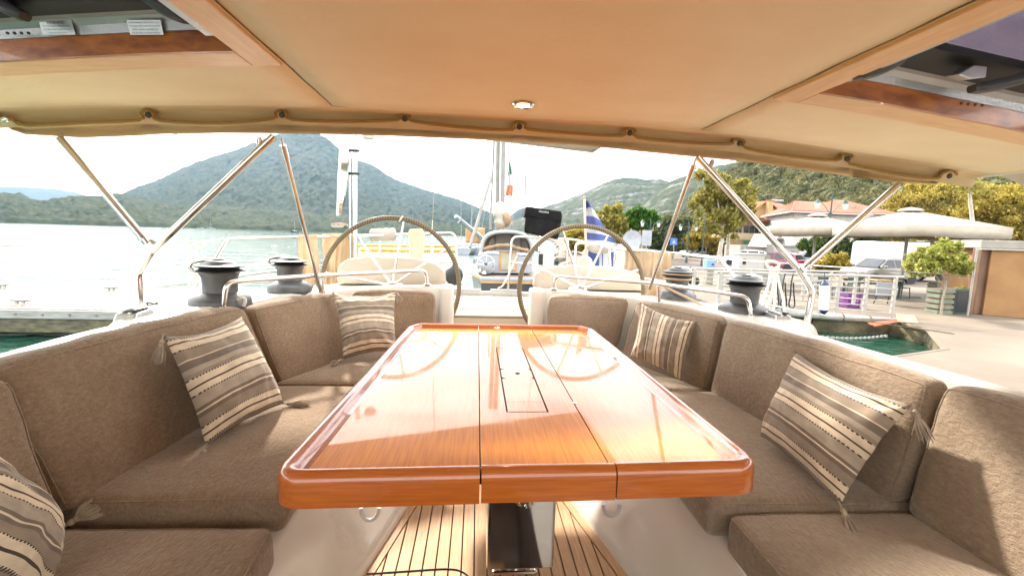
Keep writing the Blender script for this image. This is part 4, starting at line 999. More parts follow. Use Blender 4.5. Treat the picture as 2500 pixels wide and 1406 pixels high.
# ================================================================ pushpit rails round the stern
def rail_thing(label, tubes, loc, cat='rail', name='stern_rail', r=.0145):
    t = thing(name, label, cat, loc)
    for nm, pts, rr in tubes: MB().tube(fillet(pts, [0]+[.10]*(len(pts)-2)+[0], 8), rr, 12).build(nm, M['steel'], t, 60)
    return t
A0, A1, A2, A3, A4 = PY(447,778,3.35), PY(512,655,3.62), PY(556,583,3.9), PY(720,579,5.1), PY(860,576,5.75)
A5, A6, A7 = PY(1112,568,6.1), PY(1128,600,6.12), PY(1119,722,6.12)
rail_thing('steel stern rail on the left hung with beige cloths', [('top_rail', [A0, A1, A2, A3, A4, A5, A7], .015),
    ('lower_rail', [PY(500,683,3.58), PY(690,660,5.0), PY(820,645,5.7), PY(1105,640,6.1)], .0125),
    ('post', [PY(835,575,5.65), PY(838,725,5.65)], .0125), ('post', [PY(1000,572,5.95), PY(1003,712,5.95)], .0125)], A0)
B0 = PY(1798,682,3.7); B1 = PY(1757,630,4.05); B2 = PY(1640,618,5.0); B3 = PY(1492,605,5.75); B4 = PY(1400,585,6.05); B5 = PY(1250,577,6.12); B6 = PY(1240,714,6.12)
rail_thing('steel stern rail on the right with beige curtain and flag', [('top_rail', [PY(1850,775,3.35), B0, B1, B2, B3, B4, B5, B6], .015),
    ('lower_rail', [PY(1790,722,3.6), PY(1680,696,4.6), PY(1500,668,5.7), PY(1245,640,6.1)], .0125),
    ('post', [PY(1500,606,5.72), PY(1502,700,5.72)], .0125), ('post', [PY(1386,585,6.05), PY(1384,712,6.05)], .0125)], B6)
# lifelines running forward from the rails
for pts, lab in (([PY(545,583,3.85), PY(300,604,3.2), PY(0,601,2.6)], 'thin wire lifeline left of the left roof post'),
                 ([PY(500,660,3.6), PY(440,690,3.3)], 'short lower wire lifeline left of the left winch'),
                 ([PY(1770,632,4.0), PY(1990,648,3.1), PY(2380,675,2.6)], 'thin wire lifeline crossing in front of the umbrellas'),
                 ([PY(1780,722,3.6), PY(1990,765,3.1), PY(2330,815,2.6)], 'lower wire lifeline crossing in front of the gangway')):
    tag(MB().tube(spline(pts, 6), .0035, 6).build('lifeline', M['steel'], None), lab, 'wire')
# coiled ropes hung on the rails
def rope_coil(tops, bottoms, Y, label, r=.0085):
    t = thing('rope_coil', label, 'rope', PY(*bottoms[0], Y))
    for i, (a, b) in enumerate(zip(tops, bottoms)):
        pa, pb = PY(*a, Y), PY(*b, Y-.02)
        md = lerp(pa, pb, .5)+V(.012*(-1)**i, -.02, -.01)
        MB().tube(spline([pa, md, pb], 8), r, 8).build('strand', M['rope_white'], t, 60)
    return t
t = rope_coil([(458,594),(466,592),(480,596),(484,600)], [(464,765),(486,716),(490,714),(484,712)], 3.55, 'white rope coil hanging from the left lifeline')
MB().tube(spline([PY(459,594,3.55), PY(470,589,3.54), PY(484,592,3.53), PY(497,590,3.53), PY(499,598,3.53), PY(488,610,3.54), PY(480,606,3.55)], 6), .008, 8).build('knot', M['rope_white'], t, 60)
t = rope_coil([(1884,650),(1888,652),(1892,652),(1897,650),(1893,655)], [(1848,750),(1856,758),(1866,760),(1888,770),(1918,808)], 3.35, 'white rope coil hanging from the right lifeline')
MB().tube(spline([PY(1872,645,3.35), PY(1874,637,3.34), PY(1884,638,3.33), PY(1894,640,3.33), PY(1902,646,3.33), PY(1896,658,3.33), PY(1882,658,3.34)], 6, True), .010, 8, True).build('knot', M['rope_white'], t, 60)
# ================================================================ cloths on the stern rails
def thin_cloth(name, c1, c2):
    m, N, L, b = new_mat(name); b.inputs['Roughness'].default_value = .9
    tc = N.new('ShaderNodeTexCoord'); n = N.new('ShaderNodeTexNoise'); n.inputs['Scale'].default_value = 6; n.inputs['Detail'].default_value = 6; L.new(tc.outputs['Object'], n.inputs['Vector'])
    r = N.new('ShaderNodeValToRGB'); r.color_ramp.elements[0].position = .35; r.color_ramp.elements[0].color = (*c1,1); r.color_ramp.elements[1].position = .65; r.color_ramp.elements[1].color = (*c2,1); L.new(n.outputs['Fac'], r.inputs['Fac']); L.new(r.outputs['Color'], b.inputs['Base Color'])
    t = N.new('ShaderNodeBsdfTranslucent'); L.new(r.outputs['Color'], t.inputs['Color']); x = N.new('ShaderNodeMixShader'); x.inputs[0].default_value = .45; L.new(b.outputs[0], x.inputs[1]); L.new(t.outputs[0], x.inputs[2]); L.new(x.outputs[0], N['Material Output'].inputs['Surface']); return m
M['cloth_beige'] = thin_cloth('sunlit_beige_cloth', (.66,.53,.37), (.56,.43,.28))
M['cloth_white'] = mat('pale_cloth', (.74,.72,.68), .85, col2=(.64,.61,.56), scale=7)
def cloth(a, b, drop, label, m, seed, folds=9, amp=.035, name='hung_cloth', cat='cloth', ragged=.06):
    a, b = Vector(a), Vector(b); d = b-a; n = V(d.y, -d.x, 0).normalized()
    mb = MB()
    def fn(u, v):
        p = lerp(a, b, u); w_ = 1.7*amp*(math.sin(u*folds*6.28+seed)+.5*math.sin(u*folds*14.1+seed*2+v*2)+.4*mnoise.noise(V(u*7, v*4, seed)))*(.25+.75*v)
        dr = drop*(1+ragged*mnoise.noise(V(u*4+seed, 0, 0))*5)
        return p+n*(w_+.02)+V(0,0,.018-dr*v)+d*(.06*(u-.5)*-v)+d.normalized()*(.02*mnoise.noise(V(u*3, v*3, seed)))
    mb.grid(fn, 60, 12)
    return tag(mb.build(name, m, None, 180, solid=.004), label, cat)
cloth(PY(722,578,5.1), PY(772,575,5.32), .62, 'beige cloth hung on the left stern rail beside the strut', M['cloth_beige'], 1, 2, .02)
cloth(PY(784,574,5.4), PY(858,574,5.72), .78, 'wide beige cloth hung on the left stern rail behind the wheel', M['cloth_beige'], 2, 3, .03)
cloth(PY(1530,610,5.6), PY(1645,620,4.95), .62, 'beige curtain cloth hung on the right stern rail', M['cloth_beige'], 3, 7, .028)
cloth(PY(1500,607,5.74), PY(1530,610,5.6), .50, 'pale white cloth hung beside the beige curtain', M['cloth_white'], 4, 2, .02)
cloth(PY(1560,690,4.6), PY(1640,705,4.2), .30, 'low beige cloth bundle beside the right winch', M['cloth_beige'], 7, 3, .04)
# ================================================================ things standing at the stern
# canvas-wrapped roll on a post
rp = thing('wrapped_roll', 'beige canvas roll strapped on a short post behind the left wheel', 'roll', PY(927,620,5.9))
ra, rb = PY(903,574,5.9), PY(966,572,5.9); m = MB()
secs = []
for i in range(13):
    u = i/12; c = lerp(ra, rb, u); k = .075*(1 if .05 < u < .95 else .8)*(1+.05*math.sin(i*1.9))
    secs.append([c+V(0, k*.8*math.cos(a), k*math.sin(a)*(1.05)) for a in [2*math.pi*j/16 for j in range(16)]])
m.loft(secs, closed=True); m.build('cover', M['white_fabric'], rp, 60)
MB().tube([PY(928,588,5.9), PY(928,640,5.9)], .014, 10).build('post', M['steel'], rp, 60)
# wooden board
M['board'] = mat('pale_plywood', (.62,.51,.38), .7, col2=(.54,.43,.31), scale=4, stretch=(8,8,1))
bd = fillet([PY(996,568,5.8), PY(1000,559,5.8), PY(1030,558,5.8), PY(1036,568,5.8), PY(1034,632,5.8), PY(1002,632,5.8)], .03, 4, True)
tag(MB().extrude(bd, V(0,.025,0)).build('plywood_board', M['board'], None, 30, .003, 1), 'pale plywood board lashed upright beside the backstay', 'board')
# backstays
for nm, x0, y0, x1, y1, Y, lab in (('a', 1066,348,1056,545, 6.0, 'thin backstay wire with white fitting left of the gate'), ('b', 1312,364,1318,520, 6.0, 'thin backstay wire in front of the black bag')):
    t = thing('backstay', lab, 'backstay', PY(x1, y1+120, Y))
    p0, p1 = PY(x0, y0, Y-.6), PY(x1, y1, Y); d = (p0-p1).normalized()
    MB().tube([p1, p0+d*1.2], .0045, 6).build('wire', M['steel'], t)
    q1 = PY(x1-1, y1+95, Y)
    if nm == 'a':
        MB().tube([p1+d*.03, p1-d*.12], [.008,.012], 10).build('terminal', M['steel'], t, 60); MB().tube([p1-d*.12, q1], .017, 10).build('turnbuckle', M['steel'], t, 60)
        MB().tube([q1, PY(x1-3, y1+130, Y)], .02, 10).build('clamp', M['rubber'], t, 60)
    else:
        MB().tube([p1+d*.0, p1-d*.06, p1-d*.16, p1-d*.30], [.012,.022,.026,.012], 10).build('padded_sleeve', M['white_fabric'], t, 60)
        MB().tube([p1-d*.30, q1], .015, 10).build('turnbuckle', M['steel'], t, 60); MB().box(PY(x1+2, y1+115, Y), (.06,.05,.17)).build('clamp', M['rubber'], t, 0, .012, 2)
# black padded bag
M['bag'] = mat('black_padded_nylon', (.006,.006,.007), .8, spec=.15, col2=(.012,.012,.013), scale=10, bump=.3, bscale=60, bdist=.004)
bgx = thing('black_bag', 'black padded bag with white lettering strapped on the stern rail', 'bag', PY(1325,580,5.8))
f = [PY(1278,568,5.75), PY(1360,585,5.75), PY(1371,520,5.75), PY(1284,508,5.75)]; dv = V(.05,.16,0)
MB().hexa([f[0], f[1], f[1]+dv, f[0]+dv, f[3], f[2], f[2]+dv, f[3]+dv]).build('body', M['bag'], bgx, 30, .03, 3)
fl = [PY(1280,530,5.745), PY(1371,541,5.745), PY(1372,516,5.745), PY(1284,504,5.745)]
MB().extrude([fl[0], fl[1], fl[2], fl[3]], V(0,.19,0)).build('flap', M['bag'], bgx, 30, .02, 3)
ax = (fl[1]-fl[0]).normalized(); az = V(0,-1,0).cross(ax)*-1; az = ax.cross(V(0,1,0))*-1
rot = Matrix((ax, V(0,-1,0).cross(ax)*1.0, V(0,-1,0))).transposed()
text('MAGMA', 'bag_lettering', PY(1328,518,5.742), .036, M['white_paint'], bgx, Matrix((ax, V(-ax.z,0,ax.x).normalized(), V(0,-1,0))).transposed(), .0006)
# wind pole with radar-reflector panel
wp = thing('stern_pole', 'polished stern pole with brackets carrying a tall slim panel', 'pole', PY(868,700,5.6))
MB().tube([PY(868,720,5.6), PY(866,300,5.6)], .028, 14).build('pole', M['steel'], wp, 60)
MB().tube([PY(856,720,5.6), PY(854,330,5.6)], .012, 10).build('pole', M['steel'], wp, 60)
for y in (368, 424): MB().box(PY(862,y,5.57), (.15,.06,.025)).build('bracket', M['rubber'], wp, 0, .006, 2)
pn = [PY(833,352,5.5), PY(852,355,5.5), PY(850,430,5.5), PY(832,526,5.5), PY(821,526,5.5), PY(823,430,5.5)]
MB().extrude(pn, V(.0,.05,0)).build('panel', M['steel_box'], wp, 0, .006, 2)
MB().extrude([PY(828,352,5.49), PY(835,352,5.49), PY(826,527,5.49), PY(820,527,5.49)], V(0,.055,0)).build('panel_edge', M['white_paint'], wp, 0, .004, 2)
# white dome under the flap
t = thing('radar_dome', 'white dome hanging just below the canvas flap', 'dome', PY(900,325,5.4))
MB().lathe([(0,-.045),(.05,-.038),(.07,-.01),(.07,.03),(0,.04)], PY(900,332,5.4), 20).build('shell', M['white_paint'], t, 60)
MB().tube([PY(900,325,5.4), PY(868,305,5.58)], .012, 8).build('arm', M['steel'], t, 60)
# canopy over the helm, stretched aft of the hardtop
bm_ = thing('helm_canopy', 'off-white fabric canopy over the helm aft of the hardtop', 'canopy', (.0, 4.5, 2.2))
far_l, far_r, near_r, near_l = V(-2.3, 4.02, 2.24), PZ(1447,370,2.2), V(1.36, 3.85, 2.25), V(-2.3, 2.75, 2.26)  # out-of-view left and near edges extended to keep sun off table and benches
mb = MB(); mb.grid(lambda u, v: lerp(lerp(near_l, near_r, u), lerp(far_l, far_r, u), v)+V(0,0,.05*math.sin(math.pi*u)*math.sin(math.pi*v)), 24, 12)
mb.build('cover', M['white_fabric'], bm_, 180, solid=.006)
MB().tube([far_l, far_r], .016, 10).build('hem', M['white_fabric'], bm_, 60); MB().tube([far_r, near_r], .016, 10).build('hem', M['white_fabric'], bm_, 60)
MB().tube([far_l+V(.05,-.05,-.0), V(-1.98,3.2,1.84)], .014, 10).build('canopy_leg', M['steel'], bm_, 60)
# black fender slung at the left quarter
t = thing('round_fender', 'black ball fender hanging off the stern left of the gate', 'fender', PY(1100,675,6.5))
c = PY(1108,672,6.6); MB().lathe([(0,-.15),(.07,-.13),(.12,-.07),(.135,0),(.12,.07),(.07,.125),(.03,.15),(.02,.17),(0,.17)], c, 24).build('ball', M['rubber'], t, 60)
MB().tube([c+V(0,0,.16), PY(1116,600,6.15)], .006, 6).build('lanyard', M['rope_white'], t)
# mooring lines from the stern gate
for pts, lab in (([PY(1216,704,6.2), PY(1232,690,6.6), PY(1262,625,8.0)], 'buff mooring line rising from the transom past the gate post'),
                 ([PY(1090,700,6.2), PY(1160,668,9.4)], 'white mooring line leading to the neighbouring boat')):
    tag(MB().tube(spline(pts, 6), .010, 8).build('mooring_line', M['rope_buff'], None), lab, 'rope')
# ================================================================ water, shore, hills
ZW, ZG = -1.30, -.85
def water_mat():
    m, N, L, b = new_mat('harbour_water')
    b.inputs['Base Color'].default_value = (.006,.050,.030,1); b.inputs['Roughness'].default_value = .07; b.inputs['IOR'].default_value = 1.33
    tc = N.new('ShaderNodeTexCoord')
    def nz(s, det, st):
        mp = N.new('ShaderNodeMapping'); mp.inputs['Scale'].default_value = st; L.new(tc.outputs['Object'], mp.inputs['Vector'])
        n = N.new('ShaderNodeTexNoise'); n.inputs['Scale'].default_value = s; n.inputs['Detail'].default_value = det; L.new(mp.outputs['Vector'], n.inputs['Vector']); return n
    a, c = nz(1.6, 4, (1, 1.7, 1)), nz(.22, 3, (1, 1.5, 1))
    b1 = N.new('ShaderNodeBump'); b1.inputs['Strength'].default_value = .55; b1.inputs['Distance'].default_value = .16; L.new(a.outputs['Fac'], b1.inputs['Height'])
    b2 = N.new('ShaderNodeBump'); b2.inputs['Strength'].default_value = .5; b2.inputs['Distance'].default_value = .5; L.new(c.outputs['Fac'], b2.inputs['Height']); L.new(b1.outputs['Normal'], b2.inputs['Normal'])
    L.new(b2.outputs['Normal'], b.inputs['Normal']); return m
M['water'] = water_mat()
MB().add([V(-6000,-3000,ZW),V(6000,-3000,ZW),V(6000,7000,ZW),V(-6000,7000,ZW)], [(0,1,2,3)]).build('water', M['water'], None, 0)['kind'] = 'structure'
# ---- quay ground with an irregular water's edge
M['quay'] = mat('pale_quay_concrete', (.178,.140,.100), .85, col2=(.118,.088,.062), scale=.45, detail=12, bump=.25, bscale=9, bdist=.02)
M['asphalt'] = mat('pinkish_paving', (.135,.105,.085), .85, col2=(.10,.08,.065), scale=.5, detail=8, bump=.15, bscale=12, bdist=.02)
M['bank'] = mat('mossy_bank', (.035,.035,.014), .8, col2=(.13,.10,.05), scale=1.4, detail=8, bump=.8, bscale=3, bdist=.15)
edge = [V(3.45,-8,ZG), V(3.45,3.6,ZG)] + [PZ(x, y, ZG) for x, y in ((2120,880),(2312,852),(2268,802),(2175,780),(2090,778),(1985,772),(1840,748),(1700,728),(1640,714),(1500,692),(1420,672),(1392,640),(1380,612),(1362,592),(1345,585))]
poly = edge + [V(edge[-1].x+60, 1500, ZG), V(2500,1500,ZG), V(2500,-400,ZG), V(200,-400,ZG), V(40,-8,ZG)]
bmq = bmesh.new(); vs = [bmq.verts.new(p) for p in poly]; fq = bmq.faces.new(vs); bmesh.ops.triangulate(bmq, faces=[fq]); me = bpy.data.meshes.new('quay'); bmq.to_mesh(me); bmq.free()
me.materials.append(M['quay']); quay = bpy.data.objects.new('quay', me); COL.objects.link(quay); quay['kind'] = 'structure'
# sloping stone bank / quay wall below the edge
secs = []
fine = [lerp(p, q, k/6) for p, q in zip(edge, edge[1:]) for k in range(6)]+[edge[-1]]
wall_n = 6*7
MB().loft([[p+V(0,0,.001), p+V(0,0,-.12), p+V(0,0,-.9)] for p in fine[:wall_n+1]]).build('quay_wall', M['bank'], None, 30)['kind'] = 'structure'
MB().tube([p+V(0,0,-.05) for p in fine[:wall_n+1]], .07, 6).build('kerb', M['quay'], None, 40)['kind'] = 'structure'
for i, p in enumerate(fine):
    if i < wall_n: continue
    a, b = fine[max(0, i-1)], fine[min(len(fine)-1, i+1)]; t = (b-a).normalized(); n = V(-t.y, t.x, 0)
    far = min(1, max(0, (p.length-13)/10)); w_ = .03+.98*far
    k = mnoise.noise(p*.9)*.3
    secs.append([p+V(0,0,.002), p+n*(w_*.3)+V(0,0,-.12-.1*k), p+n*(w_*(.8+k))+V(0,0,-.36), p+n*(w_*1.3+.1)+V(0,0,-1.3)])
MB().loft(secs).build('shore_bank', M['bank'], None, 40)['kind'] = 'structure'
# road strip behind the quay
rd = [PZ(x, y, ZG) for x, y in ((1560,672),(1900,668),(2600,716),(2600,660),(1900,632),(1560,640))]
MB().add([p+V(0,0,.006) for p in rd], [(0,1,2,3,4,5)]).build('road', M['asphalt'], None, 0)['kind'] = 'structure'
# rubble along the beach
M['stone'] = mat('beach_stone', (.20,.17,.135), .9, col2=(.13,.11,.09), scale=3, bump=.5, bscale=12, bdist=.03)
rk = MB(); rnd = random.Random(4)
ico = bmesh.new(); bmesh.ops.create_icosphere(ico, subdivisions=1, radius=1); IV = [v.co.copy() for v in ico.verts]; IF = [tuple(v.index for v in f.verts) for f in ico.faces]; ico.free()
ico = bmesh.new(); bmesh.ops.create_icosphere(ico, subdivisions=2, radius=1); IV2 = [v.co.copy() for v in ico.verts]; IF2 = [tuple(v.index for v in f.verts) for f in ico.faces]; ico.free()
for i in range(420):
    e = rnd.choice(fine[62:]); p = e+V(rnd.uniform(-.9,1.4), rnd.uniform(-.8,.8), -.05-rnd.uniform(0,.35)); s = rnd.uniform(.08,.34)*(1 if e.length < 40 else 2.5)
    rk.add([p+V(v.x*s*rnd.uniform(.8,1.3), v.y*s, v.z*s*.6)+v*(s*.25*mnoise.noise(v*2+p)) for v in IV], IF)
o = rk.build('shore_rocks', M['stone'], None, 30); o['kind'] = 'stuff'; o['label'] = 'pale rubble stones strewn along the shore bank'; o['category'] = 'rocks'
# ---- hills in true distance: fans of terrain whose crest follows the ridge seen from here
def hill_mat(name, c1, c2, c3, s=.03, rock=None, nstr=1.0):
    m, N, L, b = new_mat(name); b.inputs['Roughness'].default_value = .95; b.inputs['Specular IOR Level'].default_value = .05
    tc = N.new('ShaderNodeTexCoord'); n = N.new('ShaderNodeTexNoise'); n.inputs['Scale'].default_value = s; n.inputs['Detail'].default_value = 9; n.inputs['Roughness'].default_value = .68
    L.new(tc.outputs['Object'], n.inputs['Vector'])
    r = N.new('ShaderNodeValToRGB'); e = r.color_ramp.elements; e[0].position = .36; e[0].color = (*c1,1); e[1].position = .66; e[1].color = (*c3,1); k = e.new(.5); k.color = (*c2,1)
    L.new(n.outputs['Fac'], r.inputs['Fac']); col = r.outputs['Color']
    if rock:
        n2 = N.new('ShaderNodeTexNoise'); n2.inputs['Scale'].default_value = rock[0]; n2.inputs['Detail'].default_value = 10; n2.inputs['Roughness'].default_value = .7; L.new(tc.outputs['Object'], n2.inputs['Vector'])
        r2 = N.new('ShaderNodeValToRGB'); r2.color_ramp.elements[0].position = rock[1]; r2.color_ramp.elements[1].position = rock[1]+.08; L.new(n2.outputs['Fac'], r2.inputs['Fac'])
        mx = N.new('ShaderNodeMix'); mx.data_type = 'RGBA'; L.new(r2.outputs['Color'], mx.inputs[0]); L.new(col, mx.inputs[6]); mx.inputs[7].default_value = (.15,.14,.125,1); col = mx.outputs[2]
    L.new(col, b.inputs['Base Color'])
    bp = N.new('ShaderNodeBump'); bp.inputs['Strength'].default_value = nstr; bp.inputs['Distance'].default_value = 6; L.new(n.outputs['Fac'], bp.inputs['Height']); L.new(bp.outputs['Normal'], b.inputs['Normal'])
    return m
def hor_y(x): return 573.06+(x-1164.83)*math.tan(_rol)
def hill(name, prof, x0, x1, d0, d1, nx, nt, m, tree, gpow=.85, seed=0, wav=14.0, base_lift=0, rough=.05):
    mb = MB(); pr = sorted(prof)
    def ridge(x):
        # smooth interpolation of the crest
        return interp(pr, x)
    rows = nt+14
    for j in range(rows+1):
        t = j/nt
        for i in range(nx+1):
            x = lerp(x0, x1, i/nx); E = hor_y(x)-(ridge(x)+ridge(x-12)+ridge(x+12))/3
            d = ray(x, hor_y(x)); d = V(d.x, d.y, 0).normalized()
            D = lerp(d0, d1, t)*(1+.06*mnoise.noise(V(x*.004, seed, 0)))
            if t <= 1: e = E*(t**gpow)*(1+rough*3*mnoise.noise(V(x*.006, t*3, seed))*(t*(1-t)*4))
            else: e = E*(1-(t-1)*3.2)
            c = math.cos(math.atan((x-1250)/FPX)) if True else 1
            z = 1.25+e/FPX*D*c
            P = d*D
            z += tree*(mnoise.noise(V(P.x/wav, P.y/wav, seed))+.6*mnoise.noise(V(P.x/wav*2.3, P.y/wav*2.3, seed+9)))*min(1, t*6+.3)*(1-.55*min(1, max(0, t*3-2)))
            if t < 1e-6: z = -2.5
            mb.v.append((P.x, P.y, max(z, -3)+base_lift))
    for j in range(rows):
        for i in range(nx):
            a = j*(nx+1)+i; mb.f.append((a, a+1, a+nx+2, a+nx+1))
    o = mb.build(name, m, None, 180); o['kind'] = 'structure'; return o
HM1 = hill_mat('wooded_mountain', (.006,.014,.008), (.016,.027,.014), (.038,.040,.020), .035)
HM2 = hill_mat('wooded_foothill', (.008,.016,.007), (.022,.034,.014), (.055,.052,.022), .06)
HM3 = hill_mat('rocky_hill', (.02,.03,.014), (.04,.048,.024), (.07,.068,.04), .03, (.02,.54))
HM4 = hill_mat('near_hillside', (.03,.042,.016), (.07,.08,.03), (.14,.13,.055), .12)
hill('hill_far', [(-500,440),(-200,448),(0,457),(60,458),(130,462),(190,470),(240,486),(330,520),(420,536)], -600, 420, 3600, 4600, 160, 14, HM1, 10, .7, 3, 60)
hill('mountain', [(-300,530),(100,520),(200,500),(260,487),(300,478),(330,462),(400,440),(450,415),(500,397),(540,385),(590,370),(640,350),(700,331),(745,325),(790,337),(830,368),(860,394),(880,398),(905,404),(960,440),(1020,460),(1080,478),(1130,492),(1170,510),(1230,532),(1300,548),(1420,566)], -250, 1420, 760, 2050, 620, 110, HM1, 10, .80, 1, 17)
hill('foothill', [(-600,478),(-100,480),(0,472),(55,474),(95,492),(150,484),(200,478),(240,481),(300,472),(340,484),(420,500),(520,502),(640,512),(760,520),(900,528),(1000,536),(1080,546),(1140,556),(1200,566)], -700, 1190, 640, 900, 640, 26, HM2, 5, .8, 2, 9)
hill('hill_behind', [(1180,566),(1230,540),(1262,512),(1290,505),(1320,512),(1345,530),(1380,545)], 1190, 1440, 1500, 1900, 110, 20, HM1, 6, .8, 6, 20)
hill('hill_rocky', [(1200,560),(1290,525),(1330,505),(1400,482),(1440,462),(1490,441),(1530,436),(1572,443),(1602,440),(1640,452),(1700,470),(1800,500),(1900,530)], 1230, 1900, 620, 1300, 300, 60, HM3, 5, .85, 4, 14)
hill('hill_pale', [(1500,560),(1560,500),(1620,447),(1690,425),(1740,408),(1790,401),(1830,396),(1900,380),(2000,350),(2100,320),(2300,260),(2600,200)], 1520, 2600, 420, 900, 340, 60, HM3, 4, .85, 8, 12)
hs = hill('hillside', [(1560,600),(1640,560),(1700,500),(1740,462),(1790,412),(1830,398),(1900,372),(2000,330),(2100,290),(2300,215),(2600,150),(3000,130)], 1570, 3000, 95, 330, 260, 50, HM4, 1.2, .95, 11, 6)
# ================================================================ foliage
def leaf_mat(name, c1, c2, c3, s=1.2, tr=.35):
    m, N, L, b = new_mat(name); b.inputs['Roughness'].default_value = .7; b.inputs['Specular IOR Level'].default_value = .2
    tc = N.new('ShaderNodeTexCoord'); n = N.new('ShaderNodeTexNoise'); n.inputs['Scale'].default_value = s; n.inputs['Detail'].default_value = 4; n.inputs['Roughness'].default_value = .7
    L.new(tc.outputs['Object'], n.inputs['Vector'])
    r = N.new('ShaderNodeValToRGB'); e = r.color_ramp.elements; e[0].position = .34; e[0].color = (*c1,1); e[1].position = .66; e[1].color = (*c3,1); k = e.new(.5); k.color = (*c2,1)
    L.new(n.outputs['Fac'], r.inputs['Fac']); L.new(r.outputs['Color'], b.inputs['Base Color'])
    t = N.new('ShaderNodeBsdfTranslucent'); L.new(r.outputs['Color'], t.inputs['Color']); x = N.new('ShaderNodeMixShader'); x.inputs[0].default_value = tr
    L.new(b.outputs[0], x.inputs[1]); L.new(t.outputs[0], x.inputs[2]); L.new(x.outputs[0], N['Material Output'].inputs['Surface']); return m
LF = {'yellow': leaf_mat('autumn_yellow_leaves', (.17,.14,.022), (.33,.25,.04), (.50,.39,.075)),
      'olive': leaf_mat('yellow_green_leaves', (.13,.13,.028), (.25,.22,.045), (.42,.34,.075)),
      'lime': leaf_mat('lime_leaves', (.15,.17,.03), (.29,.30,.06), (.46,.43,.12)),
      'green': leaf_mat('green_leaves', (.035,.07,.015), (.075,.125,.025), (.14,.19,.04)),
      'pine': leaf_mat('bright_pine_needles', (.025,.07,.008), (.06,.15,.015), (.12,.24,.03)),
      'dark': leaf_mat('dark_green_leaves', (.02,.04,.012), (.045,.07,.02), (.09,.11,.035)),
      'grey': leaf_mat('grey_green_leaves', (.05,.065,.03), (.10,.12,.055), (.17,.18,.09)),
      'wood': leaf_mat('hillside_foliage', (.035,.044,.013), (.085,.085,.026), (.18,.15,.05), .11)}
M['bark'] = mat('grey_bark', (.32,.27,.21), .9, col2=(.20,.16,.12), scale=3, stretch=(3,3,1), bump=.5, bscale=6, bdist=.03)
M['bark_pale'] = mat('pale_bark', (.55,.49,.41), .85, col2=(.38,.33,.26), scale=2, stretch=(2,2,1), bump=.4, bscale=6, bdist=.03)
def leaf_cloud(mb, c, rad, n, size, rnd, shell=None, flat=0):
    c = Vector(c)
    for _ in range(n):
        if shell is None: p = (rnd.gauss(0,.48), rnd.gauss(0,.48), rnd.gauss(0,.48))
        else:
            v = V(rnd.gauss(0,1), rnd.gauss(0,1), rnd.gauss(0,1)).normalized()*(shell+(1-shell)*rnd.random()*1.25); p = (v.x, v.y, v.z)
        q = c+V(p[0]*rad[0], p[1]*rad[1], p[2]*rad[2])
        a = V(rnd.gauss(0,1), rnd.gauss(0,1), rnd.gauss(0,1)).normalized(); b = a.orthogonal().normalized(); d = a.cross(b)
        s = size*rnd.uniform(.55,1.3)
        o = len(mb.v); mb.v += [tuple(q+b*s), tuple(q+d*s*.6), tuple(q-b*s), tuple(q-d*s*.6)]; mb.f.append((o,o+1,o+2,o+3))
def tree(name, label, base, H, lobes, leaf, size, n, bark='bark', tr=.16, limbs=True, seed=0, group=None, cat='tree', lean=(0,0), bare=.45, dens=4.2):
    """lobes: (dx, dy, z_frac, rx, ry, rz) relative to H"""
    rnd = random.Random(seed); base = Vector(base); t = thing(name, label, cat, base, group=group)
    tr = tr*.55; top = base+V(lean[0], lean[1], H*bare); tk = MB()
    pts = [base+V(0,0,-.1), lerp(base, top, .35)+V(rnd.uniform(-.05,.05)*H*.2,0,0), lerp(base, top, .7)+V(rnd.uniform(-.05,.05)*H*.2,0,0), top]
    tk.tube(spline(pts, 4), [lerp(tr*1.15, tr*.62, i/12) for i in range(13)], 9)
    if limbs:
        for (dx, dy, zf, rx, ry, rz) in lobes:
            e = base+V(dx*H, dy*H, zf*H+.1*rz*H); s = lerp(base, top, rnd.uniform(.6,1)); md = lerp(s, e, .5)+V(0,0,.04*H)
            tk.tube(spline([s, md, e], 4), [lerp(tr*.5, tr*.10, i/8) for i in range(9)], 6)
            for _ in range(3):
                e2 = e+V(rnd.uniform(-1,1)*rx*H*.8, rnd.uniform(-1,1)*ry*H*.8, rnd.uniform(-.4,.9)*rz*H); tk.tube([lerp(md, e, .5), e2], [tr*.16, tr*.05], 5)
    tk.build('trunk', M[bark], t, 60)
    cr = MB(); vol = sum(l[3]*l[4]*l[5] for l in lobes)
    for (dx, dy, zf, rx, ry, rz) in lobes:
        k = int(n*rx*ry*rz/vol); c = base+V(dx*H, dy*H, zf*H)
        # several sub-clumps give gaps and light/dark tufts
        for _ in range(14):
            o = V(rnd.uniform(-1,1)*rx, rnd.uniform(-1,1)*ry, rnd.uniform(-1,1)*rz)*H*.85
            r = rnd.uniform(.20,.50); leaf_cloud(cr, c+o, (rx*H*r, ry*H*r, rz*H*r), max(6, int(k*dens)//14), size*.85, rnd)
    cr.build('crown', LF[leaf], t, 0)
    return t
def ground_at(px, y): p = PZ(px, y, ZG); return p
def tree_px(name, label, xb, yb, ytop, lobes_px, leaf, size, n, **kw):
    """place by the foot pixel; height from the top pixel; lobes in photo pixels relative to foot: (x, y, rx, ry)"""
    b = ground_at(xb, yb); Y = b.y; H = PY(xb, ytop, Y).z-b.z
    lob = []
    rnd = random.Random(kw.get('seed', 0)+50)
    for (x, y, rx, ry) in lobes_px:
        p = PY(x, y, Y); s = (PY(x+10, y, Y)-p).length/10
        lob.append(((p.x-b.x)/H, rnd.uniform(-.5,.5)*rx*s/H, (p.z-b.z)/H, rx*s/H, rx*s/H, ry*s/H))
    return tree(name, label, b, H, lob, leaf, size, n, **kw)
G1 = 'trees along the quay'
